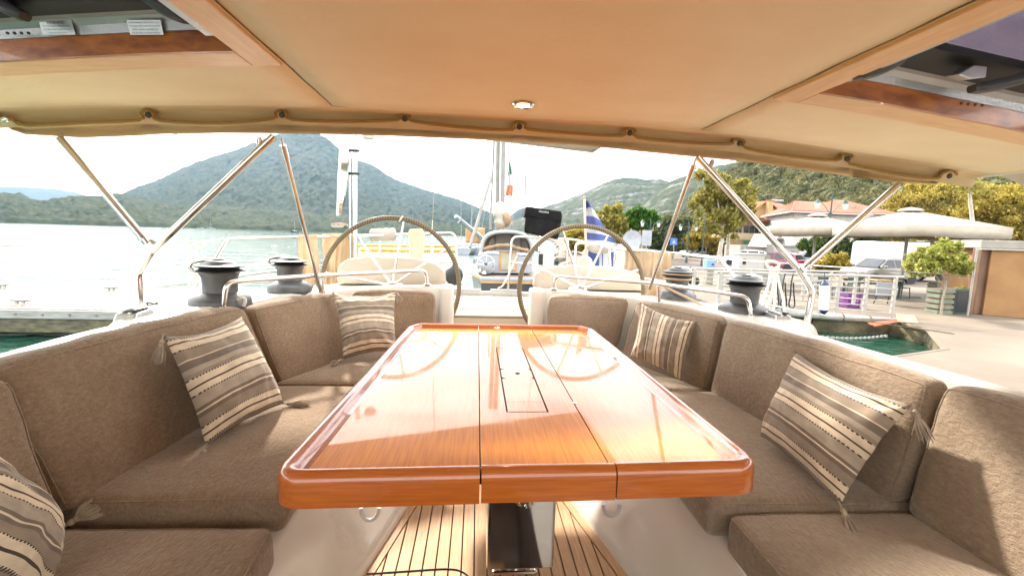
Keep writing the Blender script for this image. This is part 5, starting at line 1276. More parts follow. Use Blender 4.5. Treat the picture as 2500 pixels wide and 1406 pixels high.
tree_px('plane_tree', 'tall yellow-green tree with pale forked trunks behind the right stern rail', 1757, 642, 425, [(1735,450,38,30),(1785,455,38,28),(1712,490,30,28),(1760,505,45,35),(1800,520,28,35),(1725,545,30,25),(1775,560,30,22)], 'olive', .20, 5200, bark='bark_pale', tr=.42, seed=1, group=G1, bare=.40, dens=2.6)
tree_px('plane_tree', 'second pale forked trunk with thin yellow-green crown beside the shop', 1772, 640, 470, [(1790,500,30,35),(1810,470,22,25),(1765,480,25,30),(1740,520,18,18)], 'olive', .20, 2600, bark='bark_pale', tr=.36, seed=2, group=G1, bare=.5, dens=2.4)
tree_px('yellow_tree', 'low bright yellow tree behind the lamp post and white parked car', 1722, 630, 545, [(1705,572,28,22),(1740,580,30,22),(1765,600,25,20),(1690,595,18,16)], 'yellow', .2, 3200, tr=.16, seed=3, group=G1, bare=.35)
tree_px('yellow_tree', 'bright yellow tree far left of the tall pale trunk tree', 1690, 622, 560, [(1680,590,20,18),(1700,578,18,16)], 'yellow', .25, 1500, tr=.16, seed=23, group=G1, bare=.35)
tree_px('stone_pine', 'round bright green umbrella pine on two leaning stems', 1562, 636, 511, [(1545,532,20,13),(1580,530,20,14),(1565,522,24,11),(1545,552,16,10),(1588,550,16,12),(1568,545,22,14)], 'pine', .26, 6500, tr=.22, seed=4, group=G1, bare=.5)
tree_px('waterfront_tree', 'dark-leaved tree below the umbrella pine, right of its stems', 1592, 634, 560, [(1592,580,14,16),(1604,592,14,14)], 'dark', .3, 1600, tr=.2, seed=5, group=G1)
tree_px('waterfront_tree', 'yellow-green tree directly behind the greek flag', 1470, 634, 500, [(1495,520,20,18),(1475,540,28,22),(1510,548,22,22),(1450,560,22,18),(1490,575,26,18)], 'olive', .3, 3600, tr=.24, seed=6, group=G1, bare=.3)
tree_px('waterfront_tree', 'low yellow tree between the black bag and the flag', 1405, 622, 548, [(1400,580,16,14),(1425,572,18,16),(1412,595,20,14)], 'yellow', .35, 2000, tr=.2, seed=7, group=G1, bare=.3)
tree_px('olive_tree', 'rounded grey-green tree left of the right aft strut', 1640, 632, 525, [(1635,560,26,26),(1660,550,18,20),(1645,590,26,20),(1615,590,16,16)], 'grey', .3, 3000, tr=.24, seed=8, group=G1, bare=.3)
def conifer(px, yb, yt, label, seed):
    b = ground_at(px, yb); Y = b.y; H = PY(px, yt, Y).z-b.z; t = thing('norfolk_pine', label, 'tree', b, group=G1); rnd = random.Random(seed)
    MB().tube([b, b+V(0,0,H)], [.12,.02], 8).build('trunk', M['bark'], t, 60)
    c = MB()
    for k in range(9):
        z = H*(.15+.82*k/9); r = H*.24*(1-k/10)
        for j in range(6):
            a = j*1.047+k*.5; d = V(math.cos(a), math.sin(a), 0)
            for q in range(26):
                u = (q+1)/26; p = b+V(0,0,z+.06*H*u*u)+d*r*u
                leaf_cloud(c, p, (.16,.16,.05), 2, .14, rnd)
    c.build('crown', LF['green'], t, 0)
conifer(1690, 628, 545, 'slender tiered conifer beside the lamp post', 3)
tree_px('yellow_tree', 'big golden tree behind the right umbrella left of the pale trunk', 2290, 640, 440, [(2230,470,40,24),(2300,465,45,26),(2260,505,45,24),(2330,500,36,28),(2210,500,24,20),(2350,470,30,24)], 'yellow', .22, 6000, tr=.26, seed=9, group=G1, bare=.5)
tree_px('yellow_tree', 'golden tree at the right picture edge above the brown kiosk', 2440, 660, 455, [(2420,500,45,35),(2480,490,45,40),(2440,545,50,28),(2500,550,40,30),(2400,470,30,20)], 'yellow', .2, 5200, tr=.24, seed=10, group=G1, bare=.45)
tree_px('waterfront_tree', 'yellow-green hedge tree behind the roof of the white van', 2210, 648, 560, [(2160,585,40,16),(2230,588,45,20),(2290,590,45,22),(2120,590,30,14)], 'olive', .18, 4200, tr=.16, seed=11, group=G1, bare=.4)
tree_px('waterfront_tree', 'dark green bush with pale gaps left of the white van', 2075, 668, 570, [(2060,600,28,26),(2095,595,24,24),(2075,630,28,20)], 'dark', .16, 3200, tr=.12, seed=12, group=G1, bare=.3)
tree_px('yellow_bush', 'yellow bush in front of the low wall beside the silver car', 2030, 676, 610, [(2020,640,26,20),(2045,650,22,16),(2000,655,16,14)], 'yellow', .13, 2600, tr=.08, seed=13, group=G1, cat='bush', bare=.3)
tree_px('sapling', 'small leafy yellow-green sapling growing in front of the kiosk', 2298, 768, 588, [(2260,625,26,22),(2300,615,30,24),(2330,640,24,24),(2285,655,34,20),(2245,650,20,16)], 'lime', .075, 3000, tr=.06, seed=14, group=G1, bare=.52)
tree_px('yellow_bush', 'low yellow bush beside the green crates', 2345, 760, 695, [(2340,715,18,12),(2350,725,16,10)], 'yellow', .06, 1200, tr=.03, seed=15, group=G1, cat='bush', bare=.3)
tree_px('dry_shrub', 'dry reddish shrub on the bank behind the roped winch', 1672, 700, 648, [(1665,672,18,16),(1685,682,16,12)], 'grey', .09, 1300, tr=.03, seed=16, group=G1, cat='bush', bare=.2)
tree_px('climbing_bush', 'green climbing bush in front of the house below the left umbrella', 1985, 655, 575, [(1975,600,18,18),(2000,610,16,16)], 'green', .15, 1600, tr=.06, seed=17, group=G1, cat='bush', bare=.3)
# wooded slope: crowns standing on the hillside terrain, one mass
def wood():
    rnd = random.Random(21); mb = MB(); me = hs.data; vs = me.vertices; NX = 261; cnt = 0
    for _ in range(9000):
        i = rnd.randrange(len(vs)); v = vs[i].co
        if v.length > 345 or v.z < 2: continue
        d = v-CAM; dep = d.dot(CF)
        x = 1250+FPX*d.dot(CR)/dep; y = 703-FPX*d.dot(CU)/dep
        if not (1600 < x < 2560 and 330 < y < 600): continue
        if cnt > 1500: break
        cnt += 1
        r = rnd.uniform(1.5,3.1)*(1+v.length/700); c = v+V(0,0,r*.55)
        mb.add([c+V(q.x*r*.72, q.y*r*.72, q.z*r*.62)*(1+.25*mnoise.noise(q*1.7+v)) for q in IV], IF)
        leaf_cloud(mb, c, (r, r, r*.85), 70, .34+.0012*v.length, rnd, .75)
    o = mb.build('hillside_wood', LF['wood'], None, 0); o['kind'] = 'stuff'; o['label'] = 'wooded green slope of close-set tree crowns behind the houses'; o['category'] = 'wood'
wood()
# ================================================================ floating timber dock on the left
M['dock_plank'] = mat('silvered_dock_plank', (.26,.22,.18), .85, col2=(.18,.148,.118), scale=3, stretch=(9,1,9), detail=8, bump=.3, bscale=16, bstretch=(14,1,14), bdist=.01)
M['dock_beam'] = mat('grey_dock_beam', (.34,.34,.32), .85, col2=(.22,.22,.20), scale=3, stretch=(1,8,8), detail=8, bump=.4, bscale=14, bstretch=(1,12,12), bdist=.01)
M['dock_wet'] = mat('wet_mossy_timber', (.13,.12,.06), .6, col2=(.05,.04,.025), scale=4, stretch=(1,1,3), bump=.4, bscale=12)
M['galv'] = mat('galvanised_steel', (.30,.29,.27), .5, .7, col2=(.20,.19,.17), scale=30)
DZ = -.65; DX0, DX1 = -19.6, -4.45; DYn, DYf = 10.5, 14.25
dock = thing('timber_dock', 'silver-grey plank dock floating beyond the left coaming', 'dock', (-9, DYn, ZW))
rnd = random.Random(3); x = DX0; i = 0
while x < DX1:
    w_ = .16; z = DZ+rnd.uniform(-.003,.003)
    MB().box((x+w_/2, (DYn+DYf)/2, z-.02), (w_-.012, DYf-DYn+rnd.uniform(-.01,.01), .04)).build('plank', M['dock_plank'], dock, 0)
    x += w_
MB().box(((DX0+DX1)/2, DYn-.02, DZ-.115), (DX1-DX0, .09, .19)).build('edge_beam', M['dock_beam'], dock, 0, .012, 2)
MB().box(((DX0+DX1)/2, DYn+.03, DZ-.37), (DX1-DX0, .10, .32)).build('float_skirt', M['dock_wet'], dock, 0, .02, 2)
MB().box(((DX0+DX1)/2, (DYn+DYf)/2+.1, DZ-.33), (DX1-DX0-.3, DYf-DYn-.3, .5)).build('float_body', M['dock_wet'], dock, 0)
MB().box(((DX0+DX1)/2, DYf+.02, DZ-.115), (DX1-DX0, .09, .19)).build('edge_beam', M['dock_beam'], dock, 0, .012, 2)
for k in range(22):
    bx = DX0+.3+k*.55; MB().lathe([(0,0),(.03,0),(.026,.015),(0,.018)], (bx, DYn-.066, DZ-.11), 10, (0,-1,0)).build('bolt', M['galv'], dock, 40)
def cleat(px, py, s, lab):
    c = PZ(px, py, DZ+.002); t = thing('dock_cleat', lab, 'cleat', c, group='dock cleats')
    for k in (-1, 1): MB().lathe([(.05,0),(.035,.02),(.03,.09)], c+V(k*.07*s,0,0), 12).build('foot', M['galv'], t, 40)
    MB().tube([c+V(-.24*s,0,.105), c+V(-.16*s,0,.115), c+V(0,0,.10), c+V(.16*s,0,.115), c+V(.24*s,0,.105)], [.014,.022,.026,.022,.014], 10).build('horn', M['galv'], t, 60)
cleat(50,745,1.0,'dock cleat nearest the left picture edge on the dock front'); cleat(272,712,.9,'dock cleat at the far edge of the dock left of the post'); cleat(6,705,.9,'dock cleat at the far edge cut by the left picture border')
tag(MB().tube(spline([PZ(-60,750,DZ+.06), PZ(50,744,DZ+.12), PZ(200,722,DZ+.10), PZ(310,708,DZ+.25), PZ(470,690,.55)], 6), .012, 6).build('mooring_rope', M['rope_buff'], None), 'thin rope led across the plank dock to the yacht', 'rope')
c = PY(378,748,10.2); t = thing('cable_bundle', 'tangle of black cable on a short post at the dock edge', 'cable', c-V(0,0,.3))
MB().tube([c+V(-.02,0,-.40), c+V(-.02,0,.0)], .03, 8).build('post', M['galv'], t, 60)
rn = random.Random(8); MB().tube(spline([c+V(rn.uniform(-.16,.2), rn.uniform(-.08,.08), rn.uniform(-.02,.09)) for _ in range(16)], 4), .016, 6).build('cable', M['rubber'], t, 60)
MB().tube(spline([c+V(.05,0,0), c+V(.12,-.2,-.25), c+V(.25,-.5,-.5)], 4), .008, 6).build('line', M['rope_white'], t)
# ================================================================ small boats moored far out
M['navy'] = mat('navy_hull_paint', (.012,.016,.028), .25, col2=(.02,.024,.036), scale=3, coat=.3)
M['boat_white'] = mat('boat_white', (.34,.355,.385), .4, col2=(.28,.295,.32), scale=3)
def hull_secs(c, L, B, H, dx, n=12, stern=.75):
    """c: stern centre at the waterline; dx: unit heading"""
    c = Vector(c); d = Vector(dx).normalized(); s = V(d.y, -d.x, 0); secs = []
    for i in range(n+1):
        u = i/n; w_ = B/2*interp([(0,stern),(.2,.93),(.45,1),(.7,.82),(.88,.45),(1,.03)], u); sh = H+.86*(.28*(u-.4)**2+.12*u)
        p = c+d*(L*u)
        secs.append([p-s*w_+V(0,0,sh), p-s*w_*.93+V(0,0,sh*.55), p-s*w_*.70+V(0,0,.0), p+V(0,0,-.35), p+s*w_*.70+V(0,0,.0), p+s*w_*.93+V(0,0,sh*.55), p+s*w_+V(0,0,sh)])
    return secs
def far_boat(px, py, L, ang, mast, label, hullm, beam=2.6, cat='sailboat'):
    p = PZ(px, py, ZW); d = V(math.sin(ang), math.cos(ang), 0); t = thing('moored_boat', label, cat, p, group='boats moored out in the bay')
    se = hull_secs(p-d*L/2, L, beam, .8, d); MB().loft(se, closed=True).build('hull', hullm, t, 40)
    MB().box(p+d*L*.05+V(0,0,1.05), (beam*.5, L*.38, .5), -ang).build('cabin', M['boat_white'], t, 0, .1, 2)
    if mast:
        MB().tube([p+V(0,0,.8), p+V(0,0,mast)], .07, 6).build('mast', mat('grey_mast', (.25,.24,.23), .5), t); MB().tube([p+V(0,0,1.9), p-d*L*.35+V(0,0,1.8)], .09, 6).build('boom', M['boat_white'], t)
    return t
far_boat(515, 559, 9, R_(80), 12, 'tiny pale sailboat moored near the far shore left of the wheel', M['boat_white'])
far_boat(720, 568, 6, R_(40), 8, 'tiny dark sailboat far out left of the left wheel', M['navy'])
far_boat(492, 559, 6, R_(95), 0, 'tiny grey motorboat moored beside the far pale sailboat', M['boat_white'], cat='motorboat')
# ================================================================ yellow floating booms
M['boom_yellow'] = mat('yellow_boom_float', (.70,.36,.03), .6, col2=(.78,.46,.06), scale=2)
for (xa, ya, xb, yb, lab) in ((864,601,1130,604,'farther yellow floating boom across the water behind the wheels'), (880,613,1140,616,'nearer yellow floating boom across the water behind the wheels')):
    a, b = PZ(xa, ya, ZW), PZ(xb, yb, ZW); t = thing('floating_boom', lab, 'boom', a); n = 22
    for k in range(n):
        p, q = lerp(a, b, (k+.06)/n), lerp(a, b, (k+.94)/n); sw = V(0, .6*math.sin(k*.6), 0)
        MB().tube([p+sw+V(0,0,.10), p+sw*1.02+(q-p)*.08+V(0,0,.14), q+sw-(q-p)*.08+V(0,0,.14), q+sw+V(0,0,.10)], [.10,.24,.24,.10], 8).build('float', M['boom_yellow'], t, 60)
# ================================================================ neighbouring boat, stern towards us
M['cap_wood'] = mat('varnished_cap_rail', (.50,.27,.10), .4, col2=(.38,.19,.06), scale=6, coat=.3)
M['canvas_tan'] = mat('tan_canvas', (.34,.22,.12), .8, col2=(.27,.17,.09), scale=10)
M['vinyl_clear'] = mat('cloudy_window_vinyl', (.40,.38,.35), .35, col2=(.32,.305,.28), scale=6, bump=.3, bscale=7, bdist=.03)
nb = thing('neighbour_boat', 'navy-hulled wooden-trimmed sailboat moored stern-to behind our transom', 'sailboat', PY(1262,770,12.4))
NC = PY(1262,700,12.4); nx0 = NC.x; hd = V(.03, 1, 0).normalized(); NS_ = 12.4
se = hull_secs(V(nx0, NS_, ZW), 9.0, 2.9, 1.30, hd, 16, .70)
MB().loft(se, closed=True).build('hull', M['navy'], nb, 40)
# white sheer strake, cap rail and deck
top_l = [s[0] for s in se]; top_r = [s[-1] for s in se]
secs = []
for a, b in zip(top_l, top_r):
    o = (b-a).normalized(); secs.append([a-o*.03+V(0,0,-.02), a-o*.04+V(0,0,.05), a+o*.06+V(0,0,.06), a+o*.06+V(0,0,.02), b-o*.06+V(0,0,.02), b-o*.06+V(0,0,.06), b+o*.04+V(0,0,.05), b+o*.03+V(0,0,-.02)])
MB().loft(secs, closed=True).build('cap_rail', M['cap_wood'], nb, 30)
MB().loft([[a+V(.06,0,.028), b+V(-.06,0,.028)] for a, b in zip(top_l, top_r)]).build('deck', M['teak_pale'], nb, 0)
s0 = se[0]; MB().box((nx0, NS_-.05, s0[0].z+.02), (2.06, .12, .10)).build('stern_cap', M['boat_white'], nb, 0, .02, 2)
MB().box((nx0, NS_-.07, s0[0].z-.07), (2.02, .09, .07)).build('stern_moulding', M['cap_wood'], nb, 0, .015, 2)
def nbp(x, y, Y): return PY(x, y, Y)
# cockpit bulkhead and cabin
cy0 = 13.6
cab = [nbp(1168,620,cy0), nbp(1300,626,cy0), nbp(1300,668,cy0), nbp(1166,668,cy0)]
def slab(quad, d, name, m, parent=None, bev=.01):
    return MB().extrude([Vector(q) for q in quad], d).build(name, m, parent if parent is not None else nb, 0, bev, 2)
slab(cab, V(.05,2.6,0), 'cabin', M['boat_white'], bev=.04)
slab([nbp(1218,614,cy0-.02), nbp(1262,616,cy0-.02), nbp(1262,662,cy0-.02), nbp(1218,660,cy0-.02)], V(0,.03,0), 'companionway_frame', M['cap_wood'], bev=.005)
slab([nbp(1223,619,cy0-.04), nbp(1257,621,cy0-.04), nbp(1257,660,cy0-.04), nbp(1223,658,cy0-.04)], V(0,.03,0), 'companionway_door', mat('olive_door_panel', (.30,.27,.20), .5, col2=(.38,.34,.26), scale=4), bev=.005)
slab([nbp(1212,610,cy0-.06), nbp(1268,612,cy0-.06), nbp(1268,616,cy0-.06), nbp(1212,614,cy0-.06)], V(0,.5,0), 'sliding_hatch', M['boat_white'], bev=.01)
for k in range(4):
    x = 1158+k*4; 
for k in range(3): slab([nbp(1156+k*5,632+k,cy0+1.5), nbp(1159+k*5,632+k,cy0+1.5), nbp(1159+k*5,643+k,cy0+1.45), nbp(1156+k*5,643+k,cy0+1.45)], V(0,.02,0), 'cabin_window', M['plastic_dark'], bev=0)
# arched windscreen hood
def arch_pts(x0, x1, yb0, yb1, yt, Y, n=16):
    out = []
    for i in range(n+1):
        a = math.pi*(1-i/n); cx_ = (x0+x1)/2; rx = (x1-x0)/2
        k = math.copysign(abs(math.cos(a))**.75, math.cos(a)); s_ = abs(math.sin(a))**.62
        out.append(PY(cx_+rx*k, lerp(lerp(yb0, yb1, i/n), yt+(yb1-yb0)*(i/n-.5)*.5, s_), Y))
    return out
aft_a = arch_pts(1176,1300,618,626,566,13.55); fwd_a = arch_pts(1192,1290,612,618,572,14.6)
MB().tube(aft_a, .055, 8).build('hood_bow', M['boat_white'], nb, 60)
MB().loft([aft_a, fwd_a]).build('hood_top', M['canvas_tan'], nb, 60, solid=.01)
cfw = sum((Vector(p) for p in fwd_a), V(0,0,0))/len(fwd_a); cfw.z = fwd_a[0].z
m = MB(); m.add(fwd_a+[cfw], [(i, i+1, len(fwd_a)) for i in range(len(fwd_a)-1)]); m.build('hood_window', M['vinyl_clear'], nb, 0)
for i in (5, 11): MB().tube([fwd_a[i], V(fwd_a[i].x, fwd_a[i].y, cfw.z)], .025, 6).build('hood_batten', M['canvas_tan'], nb)
MB().tube(spline([nbp(1180,609,13.5), nbp(1215,600,13.45), nbp(1245,600,13.45), nbp(1262,606,13.5), nbp(1290,612,13.5)], 5), [.04+.03*math.sin(i*.9)**2 for i in range(21)], 8).build('rolled_canvas', M['canvas_tan'], nb, 60)
# its steering wheel on the bulkhead
wc = nbp(1186,646,13.2); MB().tube([wc+V(.27*math.cos(a), 0, .27*math.sin(a)) for a in [2*math.pi*i/36 for i in range(36)]], .010, 6, True).build('small_wheel', M['steel'], nb, 60)
for k in range(6): MB().tube([wc, wc+V(.27*math.cos(k*1.047+.4), 0, .27*math.sin(k*1.047+.4))], .007, 6).build('small_wheel_spoke', M['steel'], nb)
MB().box(wc+V(0,-.01,0), (.09,.05,.09)).build('vent_grille', M['rubber'], nb, 0); MB().lathe([(0,-.24),(.18,-.22),(.26,-.12),(.26,.04),(0,.05)], wc+V(0,.2,-.05), 18).build('wheel_pod', M['boat_white'], nb, 60)
for (x, y) in ((1182,668),(1170,662)): MB().lathe([(.07,0),(.06,.05),(.045,.07),(.05,.12),(.06,.13),(0,.135)], nbp(x, y, 13.0), 12).build('deck_winch', M['steel'], nb, 40)
# masts, boom with stowed sail, rigging
M['mast'] = mat('painted_mast', (.27,.255,.23), .5, col2=(.22,.205,.185), scale=4)
def pole(a, b, r, name, m=M['mast'], parent=None, r2=None): return MB().tube([a, b], [r, r2 or r], 8).build(name, m, parent or nb, 60)
pole(nbp(1213,575,15.2), nbp(1218,200,15.2), .075, 'mast'); pole(nbp(1226,575,15.0), nbp(1231,200,15.0), .075, 'mast')
pole(nbp(1147,604,13.6), nbp(1200,430,14.6), .05, 'boom_gallows', M['mast']); pole(nbp(1196,560,15.6), nbp(1207,340,15.6), .035, 'running_pole', M['mast'])
MB().tube(spline([nbp(1222,497,14.4), nbp(1221,515,14.3), nbp(1224,535,14.2), nbp(1219,558,14.2)], 5), [.12,.16,.19,.21,.23,.22,.24,.25,.26,.22,.20,.19,.22,.20,.15,.08], 10).build('stowed_sail', M['white_fabric'], nb, 60)
MB().tube(spline([nbp(1232,524,14.1), nbp(1240,535,14.0), nbp(1236,552,14.1)], 4), [.09,.12,.13,.12,.11,.12,.10,.08,.04], 8).build('sail_fold', M['canvas_tan'], nb, 60)
for (x0, y0, x1, y1, Y) in ((1160,600,1196,330,14),(1172,596,1208,330,15),(1258,600,1236,330,15),(1300,598,1252,330,14.5),(1246,590,1240,330,15),(1200,560,1204,330,17),(1285,600,1270,350,16),(1135,600,1178,420,18)):
    pole(nbp(x0,y0,Y), nbp(x1,y1,Y), .008, 'stay', M['mast'])
pole(nbp(1282,500,14.2), nbp(1283,430,14.2), .02, 'aerial', M['rubber'])
# boats beyond it
for (px_, py_, L, a, mh_, lab, hm, by) in ((1150,600,9,R_(12),0,'pale boat with raised davit left of the navy sailboat', M['boat_white'], 2.8),):
    t = far_boat(px_, 618, L, a, 13, lab, hm, by)
    p0, p1 = PY(1195,596,26), PY(1112,528,24); MB().tube([p0, p1], .12, 6).build('davit', M['boat_white'], t); MB().tube([PY(1118,545,24), PY(1128,533,24)], .06, 6).build('davit_head', M['boat_white'], t); MB().box(PY(1160,575,26), (1.1,.4,.9)).build('deck_box', M['cap_wood'], t, 0, .1, 2)
for (x0, x1, yb, Y, mh_, lab) in ((1126,1124,590,60,22,'thin far mast left of the leaning pole'), (1250,1249,590,55,20,'thin far mast right of the tricolour flag'), (1168,1176,590,52,17,'far red-tinted mast beside the leaning pole'), (1292,1290,585,70,20,'thin far mast above the black bag')):
    b = PZ(x0, hor_y(x0)+2.1*FPX/Y, ZW); t = thing('distant_yacht', lab, 'sailboat', b, group='far moored yachts')
    MB().loft(hull_secs(b-V(0,4,0), 9, 2.8, .9, V(.2,1,0)), closed=True).build('hull', M['boat_white'], t, 40); MB().tube([b+V(0,0,.8), PY(x1, 345, b.y)], .05, 6).build('mast', mat('grey_mast', (.25,.24,.23), .5), t)
# tricolour courtesy flag on the neighbour's rigging
def flag_mat(name, bands, axis=0):
    m, N, L, b = new_mat(name); uv = N.new('ShaderNodeUVMap'); s = N.new('ShaderNodeSeparateXYZ'); L.new(uv.outputs['UV'], s.inputs[0])
    r = N.new('ShaderNodeValToRGB'); r.color_ramp.interpolation = 'CONSTANT'; e = r.color_ramp.elements
    while len(e) > 1: e.remove(e[-1])
    e[0].position = 0; e[0].color = (*bands[0][1],1)
    for p, c_ in bands[1:]: k = e.new(p); k.color = (*c_,1)
    L.new(s.outputs[axis], r.inputs['Fac']); L.new(r.outputs['Color'], b.inputs['Base Color']); b.inputs['Roughness'].default_value = .8
    t = N.new('ShaderNodeBsdfTranslucent'); L.new(r.outputs['Color'], t.inputs['Color']); x = N.new('ShaderNodeMixShader'); x.inputs[0].default_value = .4
    L.new(b.outputs[0], x.inputs[1]); L.new(t.outputs[0], x.inputs[2]); L.new(x.outputs[0], N['Material Output'].inputs['Surface']); return m
tri = flag_mat('tricolour_cloth', [(0,(.02,.20,.12)),(.36,(.72,.72,.70)),(.68,(.72,.22,.08))], 1)
tf = thing('tricolour_flag', 'limp green white and orange flag hanging beside the masts', 'flag', PY(1243,480,15.4))
m = MB(); 
def tfn(u, v):
    xl = interp([(0,1243),(.3,1240),(.6,1237),(1,1233)], v); xr = interp([(0,1246),(.3,1250),(.6,1253),(1,1252)], v)
    return PY(lerp(xl, xr, u), lerp(398, 480, v)-2*math.sin(u*3), 15.4+.12*math.sin(u*6+v*3))
m.grid(tfn, 12, 24, uv=True); m.build('cloth', tri, tf, 180, solid=.004); MB().tube([PY(1243,390,15.42), PY(1245,560,15.42)], .012, 5).build('halyard', M['steel'], tf)
# blue and white striped ensign on our stern
M['flag_staff'] = mat('varnished_staff', (.62,.50,.36), .45)
blue, white = (.11,.15,.38), (.55,.55,.57)
ens_m = flag_mat('blue_white_stripes', [(0,blue),(.16,white),(.33,blue),(.52,white),(.70,blue),(.86,white)], 1)
gf = thing('greek_flag', 'blue and white striped flag hanging from its staff behind the right wheel', 'flag', PY(1430,700,6.15))
MB().tube([PY(1427,486,6.15), PY(1433,700,6.15)], .016, 10).build('staff', M['flag_staff'], gf, 60); MB().lathe([(0,-.01),(.018,0),(.02,.012),(.012,.026),(0,.03)], PY(1427,484,6.15), 12).build('truck', M['cap_wood'], gf, 60)
m = MB()
def gfn(u, v):
    yl = lerp(492, 600, v); xl = lerp(1430, 1434, v)
    # lower edge swept out to the right, upper edge short: the cloth hangs in a long triangle
    xr = interp([(0,1436),(.12,1447),(.35,1466),(.6,1487),(.85,1503),(1,1512)], v); yr = interp([(0,494),(.12,508),(.35,540),(.6,570),(.85,592),(1,606)], v)
    bow = 10*math.sin(math.pi*u)
    return PY(lerp(xl, xr, u), lerp(yl, yr, u)-bow*(1-v)*.6, 6.18+.05*math.sin(u*7+v*2.2)+.03*math.sin(v*9+u*3))
m.grid(gfn, 26, 34, uv=True); m.build('cloth', ens_m, gf, 180, solid=.004)
low = flag_mat('blue_white_block', [(0,blue),(.42,white),(.52,blue),(.56,white),(.78,blue)], 0)
m = MB(); m.grid(lambda u, v: PY(lerp(1436,1500,u), lerp(612,662,v)+3*math.sin(u*9), 6.1+.05*math.sin(u*8+v)), 24, 14, uv=True)
m.build('lower_fold', low, gf, 180, solid=.004)
t = thing('covered_bundle', 'crumpled cream fabric cover tied on the right stern rail', 'cover', PY(1465,612,6.0))
cc = PY(1466,603,5.95); m = MB(); m.add([cc+V(q.x*.20, q.y*.13, q.z*.095)*(1+.35*mnoise.noise(q*2.2)) for q in IV2], IF2); m.build('fabric', M['white_fabric'], t, 180, sub=1)
# ================================================================ gangway with railings on the right
M['rail_white'] = mat('chalky_white_railing', (.36,.335,.30), .5, col2=(.29,.27,.24), scale=8)
gw = thing('gangway', 'pale gangway with two slatted railings bridging to the quay', 'gangway', PY(1980,780,11))
GYn, GYf = 12.3, 13.9
def rail_plane(Y, xs, top0, top1, bot0, bot1, bars, x0, x1, barx0):
    def top(x): return lerp(top0, top1, (x-x0)/(x1-x0))
    def bot(x): return lerp(bot0, bot1, (x-x0)/(x1-x0))
    MB().tube([PY(x0-8,top(x0-8),Y), PY(x1+18,top(x1+18),Y)], .035, 10).build('handrail', M['rail_white'], gw, 60)
    for x in xs:
        a, b = PY(x,top(x),Y), PY(x,bot(x),Y); b.x = a.x-.0; MB().box((a+b)/2, (.085,.085,(a-b).length)).build('post', M['rail_white'], gw, 0, .008, 1)
    for k in range(bars):
        f_ = (k+1)/(bars+1); MB().tube([PY(barx0,lerp(top(barx0),bot(barx0),f_),Y), PY(x1,lerp(top(x1),bot(x1),f_),Y)], .016, 8).build('bar', M['rail_white'], gw, 60)
rail_plane(GYn, [1759,1832,1907,1980,2050,2119,2188], 664, 676, 741, 781, 6, 1759, 2188, 1759)
rail_plane(GYf, [1696,1765,1832,1900,1966,2030,2092], 656, 664, 716, 742, 5, 1696, 2092, 1696)
a, b = PY(1745,748,GYn-.02), PY(2186,786,GYn-.02); MB().tube([a, b], .115, 14).build('float_pipe', M['rail_white'], gw, 60)
for x in (1770,1900,2050,2118): MB().tube([lerp(a, b, (x-1745)/441)-V(.02,0,0), lerp(a, b, (x-1745)/441)+V(.02,0,0)], .12, 14).build('pipe_band', M['plastic_dark'], gw, 50)
MB().hexa([PY(1745,752,GYn+.1), PY(2186,790,GYn+.1), PY(2120,768,GYf), PY(1700,738,GYf), PY(1745,742,GYn+.1), PY(2186,779,GYn+.1), PY(2120,756,GYf), PY(1700,728,GYf)]).build('walkway', M['quay'], gw, 0)
# little landing flap with red edge, mooring chain
t = thing('landing_ramp', 'small dark wedge ramp with an orange edge at the gangway end', 'ramp', PZ(2215,790,ZG))
r0 = [PZ(2188,768,ZG+.18), PZ(2232,772,ZG+.16), PZ(2242,790,ZG+.01), PZ(2190,786,ZG+.02)]; MB().extrude(r0, V(0,0,.03)).build('plate', M['teak'], t, 0, .005, 1)
MB().extrude([PZ(2118,790,ZG+.01), PZ(2195,781,ZG+.01), PZ(2192,787,ZG+.01), PZ(2135,798,ZG+.01)], V(0,0,.03)).build('edge_plate', mat('orange_red_paint', (.45,.07,.015), .5), t, 0, .005, 1)
t = thing('mooring_chain', 'galvanised chain slung low over the green water', 'chain', PZ(2050,822,-.5))
cp = spline([PY(2000,822,7.6), PY(2060,826,7.65), PY(2115,825,7.7), PY(2165,820,7.75)], 10)
for i in range(0, len(cp)-1, 1):
    p, q = cp[i], cp[i+1]; d = (q-p).normalized(); c = (p+q)/2; u = V(0,0,1) if i % 2 else V(0,1,0); u = (u-d*u.dot(d)).normalized(); L = (q-p).length*.72
    MB().tube([c+d*L*math.cos(a_)+u*.022*math.sin(a_) for a_ in [2*math.pi*k/12 for k in range(12)]], .008, 6, True).build('link', M['galv'], t, 60)
# tube fender tied to the near handrail
t = thing('tube_fender', 'white cylindrical fender with navy ends hanging on the gangway railing', 'fender', PY(2013,765,12.12))
c0, c1 = PY(2013,697,12.12), PY(2011,756,12.12); up = (c0-c1).normalized(); L = (c0-c1).length
M['navy_rubber'] = mat('navy_rubber', (.02,.03,.10), .5); M['fender_white'] = mat('fender_white', (.74,.76,.78), .5, col2=(.66,.68,.70), scale=5)
MB().lathe([(.115,0),(.122,.03),(.122,L-.03),(.115,L)], c1, 18, up).build('barrel', M['fender_white'], t, 50)
for p, s in ((c0, 1), (c1, -1)): MB().lathe([(.115,0),(.10,.05),(.05,.11),(.03,.15),(0,.16)], p, 18, up*s).build('end_cap', M['navy_rubber'], t, 50)
MB().tube([c0+up*.14, PY(2013,668,12.2)], .012, 6).build('lanyard', M['rubber'], t)
